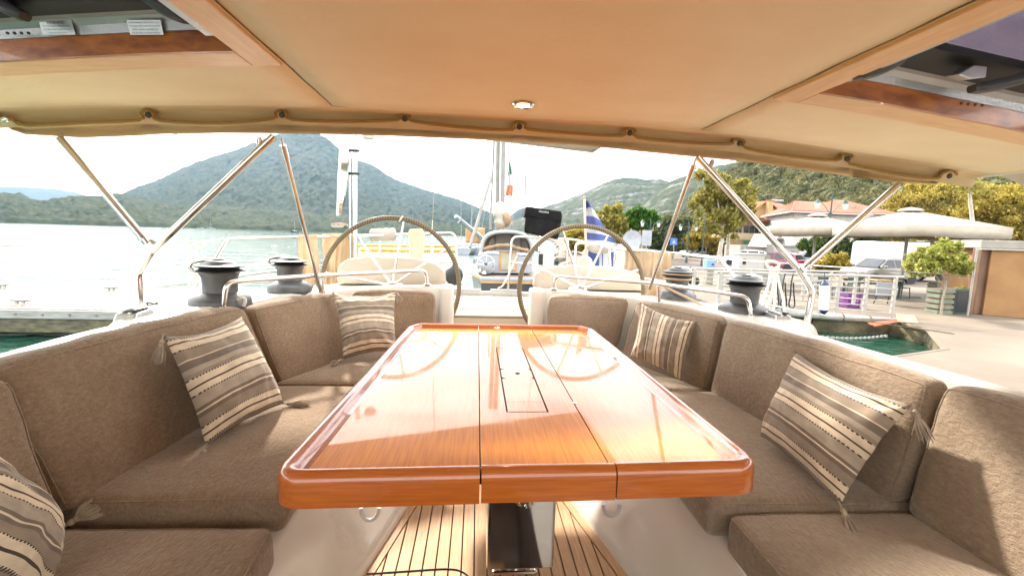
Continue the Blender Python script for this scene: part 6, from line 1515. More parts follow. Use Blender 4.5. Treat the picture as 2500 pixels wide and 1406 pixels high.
# dark ropes over the railing
for k, x in enumerate((1896,1915,1935)):
    t = thing('hung_rope', ['dark coiled rope on the railing left of the other two','dark coiled rope on the railing between the other two','dark coiled rope on the railing nearest the fender'][k], 'rope', PY(x,745,12.2))
    MB().tube(spline([PY(x+2,668,12.2), PY(x-3,690,12.16), PY(x-5,720,12.16), PY(x-9,744,12.16), PY(x-2,752,12.14), PY(x+5,744,12.16), PY(x+3,715,12.16), PY(x+2,690,12.16)], 5), .020, 6).build('coil', M['rubber'], t, 60)
# ================================================================ houses
M['wall_white'] = mat('white_render', (.46,.44,.41), .9, col2=(.40,.375,.34), scale=1.2, detail=8, bump=.15, bscale=14, bdist=.02)
M['wall_cream'] = mat('cream_render', (.46,.36,.23), .9, col2=(.40,.30,.18), scale=1.2, detail=8, bump=.15, bscale=14, bdist=.02)
M['wall_ochre'] = mat('ochre_render', (.44,.29,.14), .9, col2=(.38,.24,.11), scale=1.2, detail=8, bump=.15, bscale=14)
M['tile'] = mat('terracotta_tile', (.34,.105,.055), .85, col2=(.24,.07,.04), scale=3, detail=8, bump=.3, bscale=20, bdist=.02)
M['shutter'] = mat('navy_shutter', (.03,.035,.06), .6); M['shutter_green'] = mat('green_shutter', (.05,.14,.10), .6)
M['glass_dark'] = mat('dark_window_glass', (.02,.022,.025), .12, col2=(.04,.042,.045), scale=1)
M['awning'] = mat('pale_awning', (.50,.46,.40), .85, col2=(.44,.40,.34), scale=2)
M['concrete'] = mat('aged_concrete', (.30,.275,.235), .9, col2=(.22,.20,.17), scale=1.5, detail=8, bump=.3, bscale=10)
def box_between(a, b, h, d, name, m, parent, bev=0):
    """upright slab from foot a to foot b, height h, depth d behind"""
    a, b = Vector(a), Vector(b); t = (b-a).normalized(); n = V(-t.y, t.x, 0)
    return MB().hexa([a, b, b+n*d, a+n*d, a+V(0,0,h), b+V(0,0,h), b+n*d+V(0,0,h), a+n*d+V(0,0,h)]).build(name, m, parent, 0, bev, 1)
def win(a, t, n, u, z, w_, h, parent, shut=None, frame=None):
    """window on a facade: a foot corner, t along, n outward (towards us), u offset, z sill height"""
    p = Vector(a)+t*u+V(0,0,z)
    f = MB().hexa([p+n*.0, p+t*w_+n*.0, p+t*w_+n*.07, p+n*.07, p+V(0,0,h), p+t*w_+V(0,0,h), p+t*w_+n*.07+V(0,0,h), p+n*.07+V(0,0,h)]).build('window', frame or M['wall_white'], parent, 0)
    q = p+t*.06+V(0,0,.06)+n*.072
    MB().add([q, q+t*(w_-.12), q+t*(w_-.12)+V(0,0,h-.12), q+V(0,0,h-.12)], [(0,1,2,3)]).build('pane', M['glass_dark'], f, 0)
    MB().hexa([p+t*(w_/2-.03)+n*.07, p+t*(w_/2+.03)+n*.07, p+t*(w_/2+.03)+n*.10, p+t*(w_/2-.03)+n*.10, p+t*(w_/2-.03)+n*.07+V(0,0,h), p+t*(w_/2+.03)+n*.07+V(0,0,h), p+t*(w_/2+.03)+n*.10+V(0,0,h), p+t*(w_/2-.03)+n*.10+V(0,0,h)]).build('mullion', frame or M['wall_white'], f, 0)
    MB().hexa([p-t*.06+n*.0+V(0,0,-.08), p+t*(w_+.06)+V(0,0,-.08), p+t*(w_+.06)+n*.16+V(0,0,-.08), p-t*.06+n*.16+V(0,0,-.08), p-t*.06-V(0,0,.01), p+t*(w_+.06)-V(0,0,.01), p+t*(w_+.06)+n*.16-V(0,0,.01), p-t*.06+n*.16-V(0,0,.01)]).build('sill', M['wall_white'], f, 0)
    if shut is not None:
        for k in (-w_*.5-.03, w_+.03):
            s = p+t*k; MB().hexa([s, s+t*w_*.5, s+t*w_*.5+n*.05, s+n*.05, s+V(0,0,h), s+t*w_*.5+V(0,0,h), s+t*w_*.5+n*.05+V(0,0,h), s+n*.05+V(0,0,h)]).build('shutter', shut, f, 0)
    return f
def tiled(quad, name, parent, n_rib=None, m=None):
    """roof slope: quad eave0, eave1, ridge1, ridge0 with rounded tile ribs running up the slope"""
    e0, e1, r1, r0 = (Vector(q) for q in quad); L = (e1-e0).length; n = n_rib or max(8, int(L/.28)); mb = MB(); nr = ((e1-e0).cross(r0-e0)).normalized(); nr = nr if nr.z > 0 else -nr
    k = n*4
    secs = []
    for j in range(7):
        v = j/6; row = []
        for i in range(k+1):
            u = i/k; p = lerp(lerp(e0, e1, u), lerp(r0, r1, u), v); row.append(p+nr*(.05*abs(math.sin(math.pi*u*n))+.012*(j % 2)))
        secs.append(row)
    mb.loft(secs); return mb.build(name, m or M['tile'], parent, 40, solid=.05)
def hip_house(A, B, D, h, rise, label, wallm, over=.45, name='house', ridge_in=.35, group=None):
    """A,B: front feet (left,right); D: depth vector; walls, hipped tile roof"""
    A, B, D = Vector(A), Vector(B), Vector(D); t = (B-A).normalized(); n = -D.normalized()
    o = thing(name, label, 'house', A, group=group)
    MB().hexa([A, B, B+D, A+D]+[p+V(0,0,h) for p in (A, B, B+D, A+D)]).build('wall', wallm, o, 0)
    f = -D.normalized()
    e = [A-t*over+f*over, B+t*over+f*over, B+t*over-f*over+D, A-t*over-f*over+D]; e = [p+V(0,0,h-.05) for p in e]
    W = (B-A).length; dl = D.length
    r0 = A+t*W*ridge_in+D*.5+V(0,0,h+rise); r1 = B-t*W*ridge_in+D*.5+V(0,0,h+rise)
    rf = tiled((e[0], e[1], r1, r0), 'roof', o)
    tiled((e[1], e[2], r1, r1), 'roof_slope', rf); tiled((e[3], e[0], r0, r0), 'roof_slope', rf); tiled((e[2], e[3], r0, r1), 'roof_slope', rf)
    MB().tube([e[0], r0, r1, e[1]], .09, 8).build('ridge_tiles', M['tile'], rf, 60)
    MB().tube([e[0], e[1]], .07, 6).build('eave_board', M['wall_white'], rf)
    MB().tube([e[3], e[0]], .07, 6).build('eave_board', M['wall_white'], rf)
    return o, t, f
# main white house with two visible sides
HYm = 46.0
A = PY(1928,640,HYm); A.z = ZG; B = PY(2098,648,HYm+.6); B.z = ZG
hgt = PY(1928,517,HYm).z-ZG
D = V(3.2,9.5,0)
wh, tt, ff = hip_house(A, B, D, hgt, 1.55, 'white two-storey house with red hipped tile roof behind the umbrellas', M['wall_white'], .6, ridge_in=.22)
W = (B-A).length
win(A, tt, ff, W*.70, hgt*.58, .95, 1.0, wh, None, M['shutter']); win(A, tt, ff, W*.15, hgt*.60, .8, .9, wh, None)
for u in (.25, .6): MB().hexa([A+tt*W*u+ff*.01, A+tt*(W*u+.03)+ff*.01, A+tt*(W*u+.03)+ff*.03, A+tt*W*u+ff*.03]+[p+V(0,0,hgt*.5) for p in (A+tt*W*u+ff*.01, A+tt*(W*u+.03)+ff*.01, A+tt*(W*u+.03)+ff*.03, A+tt*W*u+ff*.03)]).build('drain_pipe', M['concrete'], wh, 0)
# left side of the house: upper windows and balcony (facade runs back from A)
dn = D.normalized(); lf = V(-dn.y, dn.x, 0)
for u, z, w_, h in ((.5,hgt*.60,.8,1.15),(3.4,hgt*.55,1.4,1.3)): win(A+lf*.0, dn, lf, u, z, w_, h, wh, None, M['shutter'])
bal = MB(); b0 = A+dn*2.6; bal.hexa([b0, b0+dn*4.2, b0+dn*4.2+lf*1.1, b0+lf*1.1]+[p+V(0,0,.14) for p in (b0, b0+dn*4.2, b0+dn*4.2+lf*1.1, b0+lf*1.1)]); 
bo = bal.build('balcony', M['wall_white'], wh, 0); bo.location.z += hgt*.48
for k in range(2): MB().tube([b0+lf*1.05+V(0,0,hgt*.48+.5+.4*k), b0+dn*4.2+lf*1.05+V(0,0,hgt*.48+.5+.4*k)], .03, 6).build('balcony_rail', M['wall_white'], bo)
# garage annex in front-left with awning and dark opening
GA, GB = PY(1818,645,44), PY(1878,646,44); GA.z = GB.z = ZG
gx = thing('garage_annex', 'low white annex with dark open bay and slanted awning beside the white car', 'house', GA)
gh = PY(1850,600,44).z-ZG; box_between(GA, GB, gh, 4, 'wall', M['wall_white'], gx)
gt = (GB-GA).normalized(); gn = V(gt.y, -gt.x, 0); gw_ = (GB-GA).length
p = GA+gt*gw_*.28+gn*.02; MB().add([p, p+gt*gw_*.62, p+gt*gw_*.62+V(0,0,gh*.72), p+V(0,0,gh*.72)], [(0,1,2,3)]).build('bay_shade_sheet', M['glass_dark'], gx, 0)  # flat dark sheet on the wall stands in for shade inside the bay
for u in (.5, .7): q = GA+gt*gw_*u+gn*.05; MB().box(q+V(0,0,gh*.36), (.08,.05,gh*.72)).build('bay_post', M['wall_cream'], gx, 0)
a0, a1 = PY(1826,602,43.5), PY(1876,604,43.5); c0, c1 = PY(1842,572,44.5), PY(1905,572,44.5); MB().extrude([a0, a1, c1, c0], V(0,.05,.05)).build('awning', M['awning'], gx, 0)
# lower wing to the right of the annex
KA, KB = PY(1885,650,42.5), PY(1965,653,42.5); KA.z = KB.z = ZG; kx = thing('shop_wing', 'low white wing with doors under the left umbrella', 'house', KA); kh = PY(1920,602,42.5).z-ZG
box_between(KA, KB, kh, 3, 'wall', M['wall_white'], kx); kt = (KB-KA).normalized(); kn = V(kt.y, -kt.x, 0); kw = (KB-KA).length
for u, mm in ((.12, M['wall_cream']), (.52, M['concrete']), (.75, M['wall_ochre'])): p = KA+kt*kw*u+kn*.02; MB().add([p, p+kt*.7, p+kt*.7+V(0,0,kh*.8), p+V(0,0,kh*.8)], [(0,1,2,3)]).build('door', mm, kx, 0)
box_between(KA+kn*.3+V(0,0,kh), KB+kn*.3+V(0,0,kh), .12, 3.3, 'roof', M['concrete'], kx)
# yellow gabled house behind with chimney
YA, YB = PY(1826,640,62), PY(1935,642,62); YA.z = YB.z = ZG; yh = PY(1840,514,62).z-ZG; yt = (YB-YA).normalized(); yw = (YB-YA).length
yo = thing('gabled_house', 'ochre gabled house with chimney and green shuttered windows behind the white one', 'house', YA); yf = V(yt.y, -yt.x, 0); yd = V(-yf.x,-yf.y,0)*8
gw1 = yt*yw*.55; apex = YA+gw1*.5+V(0,0,yh+1.35)
m = MB(); m.extrude([YA, YA+gw1, YA+gw1+V(0,0,yh), apex, YA+V(0,0,yh)], yd); m.build('wall', M['wall_ochre'], yo, 0)
m = MB(); m.hexa([YA+gw1+yd*.1, YB+yd*.1, YB+yd, YA+gw1+yd]+[p+V(0,0,yh+.2) for p in (YA+gw1+yd*.1, YB+yd*.1, YB+yd, YA+gw1+yd)]); m.build('wing_wall', M['wall_cream'], yo, 0)
ov = yf*.5; rf = tiled((YA-yt*.5+ov+V(0,0,yh-.25), YA-yt*.5+yd+V(0,0,yh-.25), apex+yd, apex+ov), 'roof', yo); tiled((YA+gw1+yt*.5+ov+V(0,0,yh-.25), YA+gw1+yt*.5+yd+V(0,0,yh-.25), apex+yd, apex+ov), 'roof_slope', rf)
tiled((YA+gw1*.9+ov+V(0,0,yh+.2), YB+yt*.5+ov+V(0,0,yh+.2), YB+yt*.5+yd*.6+V(0,0,yh+1.5), YA+gw1*.9+yd*.6+V(0,0,yh+1.5)), 'roof_slope', rf)
for u in (.16, .36): win(YA, yt, yf, yw*u, yh*.66, .75, 1.25, yo, None, M['shutter_green'])
win(YA, yt, yf, yw*.66, yh*.80, 1.5, .8, yo, None, M['concrete'])
ch = PY(1878,512,61); MB().box(ch+V(0,0,.2), (.62,.62,2.0)).build('chimney', M['wall_ochre'], rf, 0, .02, 1); MB().box(ch+V(0,0,1.25), (.78,.78,.12)).build('chimney_cap', M['tile'], rf, 0)
MB().box(PY(1898,490,64), (1.6,.6,.25)).build('water_heater', M['boat_white'], rf, 0, .08, 2)
# left building with balcony and shop front
SA, SB = PY(1778,640,55), PY(1868,642,55); SA.z = SB.z = ZG; so_ = thing('shop_building', 'cream two-storey shop building with balcony and green sign', 'house', SA); st = (SB-SA).normalized(); sf = V(st.y, -st.x, 0); sw = (SB-SA).length
sh = PY(1800,540,55).z-ZG; box_between(SA, SB, sh, 7, 'wall', M['wall_cream'], so_)
box_between(SA-st*.5+sf*1.1+V(0,0,sh), SB+sf*1.1+V(0,0,sh), .28, 8, 'roof', M['tile'], so_); 
box_between(SA-st*.3+sf*1.2+V(0,0,sh*.52), SB+sf*1.2+V(0,0,sh*.52), sh*.17, .18, 'balcony', M['wall_cream'], so_)
for u, w_ in ((.10,.9),(.32,1.5),(.62,1.2)): win(SA, st, sf, sw*u, sh*.66, w_, sh*.24, so_, None, M['concrete'])
for u, w_, mm in ((.05,.10,M['concrete']),(.18,.14,M['shutter_green']),(.45,.2,M['wall_ochre']),(.75,.12,M['glass_dark'])):
    p = SA+st*sw*u+sf*.03; MB().add([p, p+st*sw*w_, p+st*sw*w_+V(0,0,sh*.36), p+V(0,0,sh*.36)], [(0,1,2,3)]).build('door', mm, so_, 0)
M['sign_green'] = mat('green_sign', (.12,.34,.20), .5)
p = SA+st*sw*.36+sf*.1+V(0,0,sh*.40); MB().hexa([p, p+st*1.9, p+st*1.9+sf*.08, p+sf*.08]+[q+V(0,0,.5) for q in (p, p+st*1.9, p+st*1.9+sf*.08, p+sf*.08)]).build('shop_sign', M['sign_green'], so_, 0)
p = SA+st*sw*.62+sf*.1+V(0,0,sh*.40); MB().hexa([p, p+st*1.6, p+st*1.6+sf*.08, p+sf*.08]+[q+V(0,0,.5) for q in (p, p+st*1.6, p+st*1.6+sf*.08, p+sf*.08)]).build('shop_sign', M['boat_white'], so_, 0)
pc_ = PY(1764,590,54); MB().box(pc_, (.9,.08,.28)).build('pharmacy_cross', M['sign_green'], so_, 0); MB().box(pc_, (.28,.08,.9)).build('pharmacy_cross', M['sign_green'], so_, 0)
MB().tube([PY(1764,590,54), SA+V(0,0,sh*.5)], .03, 5).build('cross_bracket', M['concrete'], so_)
# roofs further right and far houses
for (x0, x1, yb, ye, rise, Y, dpt, lab, wm) in ((2010,2110,640,503,1.3,66,8,'house with darker red roof behind the white house','wall_cream'), (2075,2180,640,520,1.2,58,7,'low red roofed house right of the street lamp','wall_white'),
                                          (1655,1690,600,575,1.0,120,8,'far cream house beside the slender conifer','wall_cream'), (1585,1612,600,565,1.2,150,9,'far ochre house behind the umbrella pine','wall_ochre'),
                                          (808,838,566,545,1.5,640,12,'far pale house on the mountain shore behind the left wheel','wall_cream'), (1560,1577,602,560,1.0,140,8,'pale narrow house between the pine stems','wall_cream')):
    a, b = PY(x0,yb,Y), PY(x1,yb,Y); a.z = b.z = ZG if Y < 500 else ZG+6; hh = max(2.5, PY(x0,ye,Y).z-a.z)
    o_, t_, f_ = hip_house(a, b, V(.3,1,0).normalized()*dpt, hh, rise, lab, M[wm], .4, group='far houses')
    ww = (b-a).length
    for u in (.2,.6): win(a, t_, f_, ww*u, hh*.58, min(1.1, ww*.18), hh*.22, o_, None, M['shutter'])
# ================================================================ cars
M['car_white'] = mat('white_car_paint', (.52,.53,.55), .25, coat=.6); M['car_silver'] = mat('warm_silver_car_paint', (.15,.135,.12), .3, .3, coat=.6); M['car_red'] = mat('red_car_paint', (.17,.012,.025), .25, coat=.6)
M['car_dark'] = mat('dark_car_paint', (.06,.055,.05), .3, coat=.6)
M['tyre'] = mat('tyre_rubber', (.02,.02,.02), .8); M['rim_alloy'] = mat('alloy_rim', (.45,.45,.45), .3, .8); M['lamp_red'] = mat('red_lamp_lens', (.35,.01,.01), .2); M['lamp_clear'] = mat('clear_lamp_lens', (.6,.6,.6), .1)
def car(base, ang, paint, label, L=4.1, Wd=1.72, H=1.48, kind='hatch'):
    """built along +X (nose at +X), then turned"""
    t = thing('parked_car' if kind != 'van' else 'delivery_van', label, 'car' if kind != 'van' else 'van', (0,0,0), group='parked vehicles')
    hw = Wd/2
    if kind == 'van':
        body = [(-L/2,.35),(-L/2+.02,1.2),(-L/2+.05,H-.15),(-L/2+.25,H),(L*.16,H),(L*.22,H-.06),(L*.345,1.35),(L*.47,1.08),(L*.5,.85),(L*.5,.35)]
        glass_top = None
    else:
        body = [(-L/2,.38),(-L/2+.02,.72),(-L/2+.06,.92),(-L/2+.3,.96),(L*.12,.93),(L*.30,.88),(L*.44,.78),(L*.495,.62),(L*.5,.40),(L*.46,.28),(-L*.46,.28)]
    pts = fillet([V(x,0,z) for x, z in body], .10, 4, True)
    secs = []
    for yv, k in ((-hw,.93),(-hw*.93,.985),(-hw*.6,1.0),(0,1.01),(hw*.6,1.0),(hw*.93,.985),(hw,.93)):
        secs.append([V(p.x*k, yv, lerp(.6, p.z, k if kind != 'van' else 1)) for p in pts])
    MB().loft(secs, closed=True).build('body', paint, t, 40)
    if kind != 'van':
        cab = [(-L*.46,.90),(-L*.40,H-.14),(-L*.30,H-.02),(-L*.05,H),(L*.08,H-.05),(L*.27,.90)]
        cp = fillet([V(x,0,z) for x, z in cab], .12, 4, True)
        secs = []
        for yv, k in ((-1,0),(-.96,.0),(-.7,0),(0,0),(.7,0),(.96,0),(1,0)):
            secs.append([V(p.x, yv*(hw*.96-.24*max(0, (p.z-.9))/(H-.9)), p.z-.015*abs(yv)) for p in cp])
        MB().loft(secs, closed=True).build('cabin', paint, t, 40)
        def side_glass(x0, x1, x2, x3, zb, zt, s):
            y0 = s*(hw*.96+.006); y1 = s*(hw*.96-.24*(zt-.9)/(H-.9)+.006)
            MB().add([V(x0,y0-s*.02,zb), V(x1,y0-s*.02,zb), V(x2,y1,zt), V(x3,y1,zt)], [(0,1,2,3)]).build('side_window', M['glass_dark'], t, 0)
        for s in (-1, 1):
            side_glass(-L*.02, L*.22, L*.075, -L*.02, .95, H-.11, s); side_glass(-L*.24, -L*.04, -L*.04, -L*.25, .95, H-.11, s); side_glass(-L*.40, -L*.26, -L*.27, -L*.36, .97, H-.14, s)
            MB().box((L*.20, s*(hw+.09), .99), (.12,.18,.13)).build('wing_mirror', paint, t, 0, .03, 2)
            for dx in (-.03, -.25): MB().box((L*dx+.1, s*(hw*1.0-.01), .80), (.18,.03,.03)).build('door_handle', paint, t, 0, .008, 1)
        wy = hw*.80
        MB().add([V(L*.262,-wy,.93),V(L*.262,wy,.93),V(L*.10,wy*.86,H-.07),V(L*.10,-wy*.86,H-.07)], [(0,1,2,3)]).build('windscreen', M['glass_dark'], t, 0)
        o = MB().add([V(-L*.462,-wy,.95),V(-L*.462,wy,.95),V(-L*.405,wy*.86,H-.16),V(-L*.405,-wy*.86,H-.16)], [(0,1,2,3)]).build('rear_window', M['glass_dark'], t, 0)
        for s in (-1, 1):
            MB().box((L*.455, s*hw*.70, .68), (.24,.34,.13)).build('headlight', M['lamp_clear'], t, 0, .04, 2); MB().box((-L*.482, s*hw*.78, .80), (.14,.26,.22)).build('tail_light', M['lamp_red'], t, 0, .03, 2)
        MB().box((L*.492, 0, .48), (.05, Wd*.5, .16)).build('grille', M['plastic_dark'], t, 0, .02, 1); MB().box((L*.503, 0, .50), (.02,.5,.11)).build('number_plate', M['boat_white'], t, 0)
        MB().box((-L*.503, 0, .62), (.02,.5,.11)).build('number_plate', M['boat_white'], t, 0)
    else:
        MB().add([V(L*.355,-hw*.82,1.36),V(L*.355,hw*.82,1.36),V(L*.225,hw*.78,H-.12),V(L*.225,-hw*.78,H-.12)], [(0,1,2,3)]).build('windscreen', M['glass_dark'], t, 0)
        for s in (-1, 1):
            MB().add([V(L*.14,s*(hw+.006),1.30),V(L*.31,s*(hw+.006),1.30),V(L*.25,s*(hw+.004),1.86),V(L*.14,s*(hw+.004),1.86)], [(0,1,2,3)]).build('side_window', M['glass_dark'], t, 0)
            MB().box((L*.29, s*(hw+.14), 1.32), (.10,.22,.34)).build('wing_mirror', M['plastic_dark'], t, 0, .03, 2); MB().box((L*.46, s*hw*.72, .92), (.20,.30,.24)).build('headlight', M['lamp_clear'], t, 0, .05, 2)
            MB().add([V(-L*.02,s*(hw+.006),1.2),V(L*.07,s*(hw+.006),1.2),V(L*.07,s*(hw+.006),1.8),V(-L*.02,s*(hw+.006),1.8)], [(0,1,2,3)]).build('side_panel', M['awning'], t, 0)
        MB().box((L*.50, 0, .62), (.06, Wd*.72, .22)).build('grille', M['plastic_dark'], t, 0, .03, 1); MB().box((L*.20, 0, H+.05), (.5,.7,.14)).build('roof_unit', M['plastic_dark'], t, 0, .03, 2)
    wr = .315 if kind != 'van' else .36
    for x in (-L*.31, L*.315):
        for s in (-1, 1):
            w_ = MB().lathe([(wr*.62,-.1),(wr*.94,-.1),(wr,-.06),(wr,.06),(wr*.94,.1),(wr*.62,.1)], (x, s*(hw-.09), wr), 24, (0,s,0)).build('wheel', M['tyre'], t, 40)
            MB().lathe([(0,.055),(wr*.3,.06),(wr*.58,.085),(wr*.63,.098),(wr*.63,.0),(0,.0)], (x, s*(hw-.09), wr), 20, (0,s,0)).build('hubcap', M['rim_alloy'], w_, 40)
            MB().lathe([(wr+.05,.0),(wr+.06,.012),(wr-.01,.012),(wr-.02,.0)], (x, s*(hw-.018 if kind != 'van' else hw-.01), wr+.01), 24, (0,s,0)).build('wheel_arch', M['plastic_dark'], t, 40)
    b = Vector(base); t.location = b; t.rotation_euler = (0,0,ang); return t
def road_at(x, y): p = PZ(x, y, ZG+.006); return p
car(PZ(2145,690,ZG+.006), R_(180+8), M['car_silver'], 'warm silver hatchback parked in front of the white van', 4.15)
car(PZ(2200,684,ZG+.006), R_(-12), M['car_white'], 'white high-roofed delivery van behind the silver hatchback', 5.4, 1.95, 2.45, 'van')
car(PZ(1818,648,ZG+.006), R_(150), M['car_white'], 'white hatchback parked before the dark garage bay', 4.0)
car(PZ(1893,660,ZG+.006), R_(120), M['car_red'], 'dark red hatchback parked behind the white coiled rope', 4.0)
car(PZ(1968,652,ZG+.006), R_(170), M['car_white'], 'pale car half hidden under the left umbrella', 4.2)
car(PZ(1702,628,ZG+.006), R_(185), M['car_white'], 'small far white pickup left of the tall pale trunks', 4.6)
car(PZ(1606,624,ZG+.006), R_(160), M['car_silver'], 'far grey van beside the umbrella pine', 4.6, 1.8, 2.0)
tx = [o for o in bpy.data.objects if o.name.startswith('delivery_van')][0]
# ================================================================ big cafe umbrellas
M['umb'] = mat('cream_umbrella_cloth', (.34,.295,.235), .85, col2=(.29,.25,.195), scale=3, bump=.15, bscale=20, bdist=.01)
def umbrella(px, Y, r, zt, ze, zv, label, rot):
    c = PY(px, 600, Y); b = V(c.x, c.y, ZG); t = thing('cafe_umbrella', label, 'umbrella', b, group='cafe umbrellas')
    MB().tube([b, V(c.x, c.y, zt-.05)], .06, 12).build('pole', M['rail_white'], t, 60); MB().box(b+V(0,0,.05), (1.0,1.0,.10)).build('base', M['concrete'], t, 0, .02, 1)
    N8 = 8; m = MB(); top = V(c.x, c.y, zt); cor = []
    for k in range(N8):
        a = rot+2*math.pi*k/N8; rr = r*(1.0 if k % 2 == 0 else .775); cor.append(V(c.x+rr*math.cos(a), c.y+rr*math.sin(a), ze+(.0 if k % 2 == 0 else .05)))
    n = 6
    for k in range(N8):
        p, q = cor[k], cor[(k+1) % N8]
        m.grid(lambda u, v: lerp(top+V(0,0,-.12*0), lerp(p, q, v), .10+.90*u)+V(0,0,-.10*math.sin(math.pi*u)*math.sin(math.pi*v)*.8), n, n)
    m.build('canopy', M['umb'], t, 20, solid=.01)
    vm = MB(); vm.loft([[lerp(cor[k], cor[(k+1) % N8], j/6)+V(0,0,.0) for k in range(N8) for j in range(6)]+[cor[0]], [lerp(cor[k], cor[(k+1) % N8], j/6)+V(0,0,zv-.03*math.sin(math.pi*j/6)) for k in range(N8) for j in range(6)]+[cor[0]+V(0,0,zv)]])
    vm.build('valance', M['umb'], t, 30, solid=.01)
    cm = MB(); cm.loft([[top+V(.45*math.cos(a)*s, .45*math.sin(a)*s, z) for a in [2*math.pi*i/16 for i in range(16)]] for s, z in ((.05,.12),(.7,.06),(1.0,-.02),(.98,-.06))], closed=True); cm.build('vent_cap', M['umb'], t, 40)
    hub = V(c.x, c.y, ze-.30)
    for k in range(N8):
        MB().tube([hub, lerp(top, cor[k], .5)+V(0,0,-.06)], .018, 6).build('strut', M['rail_white'], t); MB().tube([top+V(0,0,-.08), cor[k]+V(0,0,-.02)], .015, 6).build('rib', M['rail_white'], t)
    return t
umbrella(2212, 18.0, 3.4, 2.84, 2.06, -.40, 'large cream umbrella in front of the white van', R_(10))
umbrella(1988, 22.0, 3.0, 2.75, 2.05, -.36, 'large cream umbrella in front of the white house', R_(12))
# ================================================================ kiosk at the right edge
M['kiosk'] = mat('tan_panel', (.30,.165,.065), .8, col2=(.25,.13,.05), scale=2, bump=.1, bscale=60); M['kiosk_dark'] = mat('brown_pillar', (.17,.095,.055), .8, col2=(.12,.065,.04), scale=2)
ks = thing('kiosk', 'tan panelled kiosk with grey flat roof cut by the right picture edge', 'kiosk', PZ(2420,772,ZG))
K0, K1 = PZ(2398,769,ZG), PZ(2600,785,ZG); kd = V(1.2,2.5,0); khh = PY(2400,606,K0.y).z-ZG
MB().hexa([K0, K1, K1+kd, K0+kd]+[p+V(0,0,khh) for p in (K0, K1, K1+kd, K0+kd)]).build('wall_panel', M['kiosk'], ks, 0, .01, 1)
p0 = PZ(2382,767,ZG); MB().box(p0+V(0,.1,khh/2), (.30,.30,khh)).build('pillar', M['kiosk_dark'], ks, 0, .03, 2)
R0_, R1_ = PZ(2362,766,ZG)+V(0,-.1,khh), PZ(2620,785,ZG)+V(0,-.3,khh)
MB().hexa([R0_, R1_, R1_+kd*1.2, R0_+kd*1.2]+[p+V(0,0,.26) for p in (R0_, R1_, R1_+kd*1.2, R0_+kd*1.2)]).build('roof_slab', M['concrete'], ks, 0, .02, 1)
MB().hexa([R0_+V(-.02,-.03,-.05), R1_+V(0,-.03,-.05), R1_+V(0,.05,-.05), R0_+V(-.02,.05,-.05)]+[p+V(0,0,.05) for p in (R0_+V(-.02,-.03,-.05), R1_+V(0,-.03,-.05), R1_+V(0,.05,-.05), R0_+V(-.02,.05,-.05))]).build('fascia', M['rail_white'], ks, 0)
MB().tube([PZ(2362,770,ZG), PZ(2362,770,ZG)+V(0,0,khh)], .03, 8).build('downpipe', M['rail_white'], ks)
# ================================================================ quay furniture
# power pedestal (blue head on grey post)
p = PZ(1728,694,ZG); t = thing('power_pedestal', 'grey dock power pedestal with light blue head and red socket', 'pedestal', p); s = 1.0
M['sky_blue'] = mat('light_blue_plastic', (.16,.34,.52), .4)
hh = PY(1728,632,p.y).z-ZG; MB().box(p+V(0,0,hh*.33), (.34,.34,hh*.66)).build('post', M['concrete'], t, 0, .02, 1); MB().box(p+V(.0,0,hh*.80), (.46,.40,hh*.34)).build('head', M['sky_blue'], t, 0, .03, 2)
MB().lathe([(0,0),(.06,0),(.06,.04),(0,.05)], p+V(.06,-.21,hh*.80), 12, (0,-1,0)).build('socket', M['lamp_red'], t, 40)
# white transformer cabinet
p = PZ(1830,700,ZG); w_ = (PZ(1868,700,ZG)-PZ(1796,700,ZG)).length; hh = PY(1830,622,p.y).z-ZG
t = thing('electric_cabinet', 'tall white electric cabinet with small black notice', 'cabinet', p); MB().box(p+V(0,.3,hh/2), (w_*.75,.6,hh)).build('body', M['wall_white'], t, 0, .02, 1)
MB().box(p+V(w_*.46,.28,hh/2), (w_*.18,.5,hh*.98)).build('side_panel', M['concrete'], t, 0, .01, 1); MB().box(p+V(0,.3,hh+.03), (w_*.8,.66,.06)).build('lid', M['wall_white'], t, 0, .01, 1); MB().box(p+V(-w_*.22,-.006,hh*.78), (.16,.01,.26)).build('notice', M['rubber'], t, 0)
# street lamps
M['lamp_post'] = mat('dark_green_iron', (.03,.06,.05), .5); M['lamp_glass'] = mat('white_lantern_glass', (.52,.52,.50), .3)
def lantern(t, c, s):
    MB().lathe([(.10*s,0),(.17*s,.34*s),(.17*s,.36*s),(.10*s,.36*s)], c, 8).build('lantern_glass', M['lamp_glass'], t, 30); MB().lathe([(.20*s,.36*s),(.12*s,.48*s),(.03*s,.58*s),(0,.62*s)], c, 8).build('lantern_cap', M['lamp_post'], t, 30)
def street_lamp(px, ybase, ytop, arms, label, s=1.0, post=None):
    b = PZ(px, ybase, ZG); H = PY(px, ytop, b.y).z-ZG; t = thing('street_lamp', label, 'street lamp', b, group='street lamps')
    MB().tube([b, b+V(0,0,H)], [.07*s,.045*s], 10).build('post', post or M['lamp_post'], t, 60); MB().lathe([(.14*s,0),(.14*s,.15),(.09*s,.5),(.07*s,.6)], b, 12).build('plinth', post or M['lamp_post'], t, 40)
    for dx, dz in arms:
        e = b+V(dx, 0, H+dz); MB().tube(spline([b+V(0,0,H+dz-.45), b+V(dx*.5,0,H+dz+.25), e+V(0,0,.62*s)], 5), .025, 6).build('arm', M['lamp_post'], t, 60); lantern(t, e, s)
    return t
street_lamp(2012, 665, 466, ((-1.15,-1.35),(1.15,-1.35)), 'tall green lamp post with two lanterns in front of the red roofs', 1.2)
street_lamp(1675, 642, 540, ((-.8,-.9),(.75,-.9)), 'green lamp post with lanterns beside the conifer', 1.0)
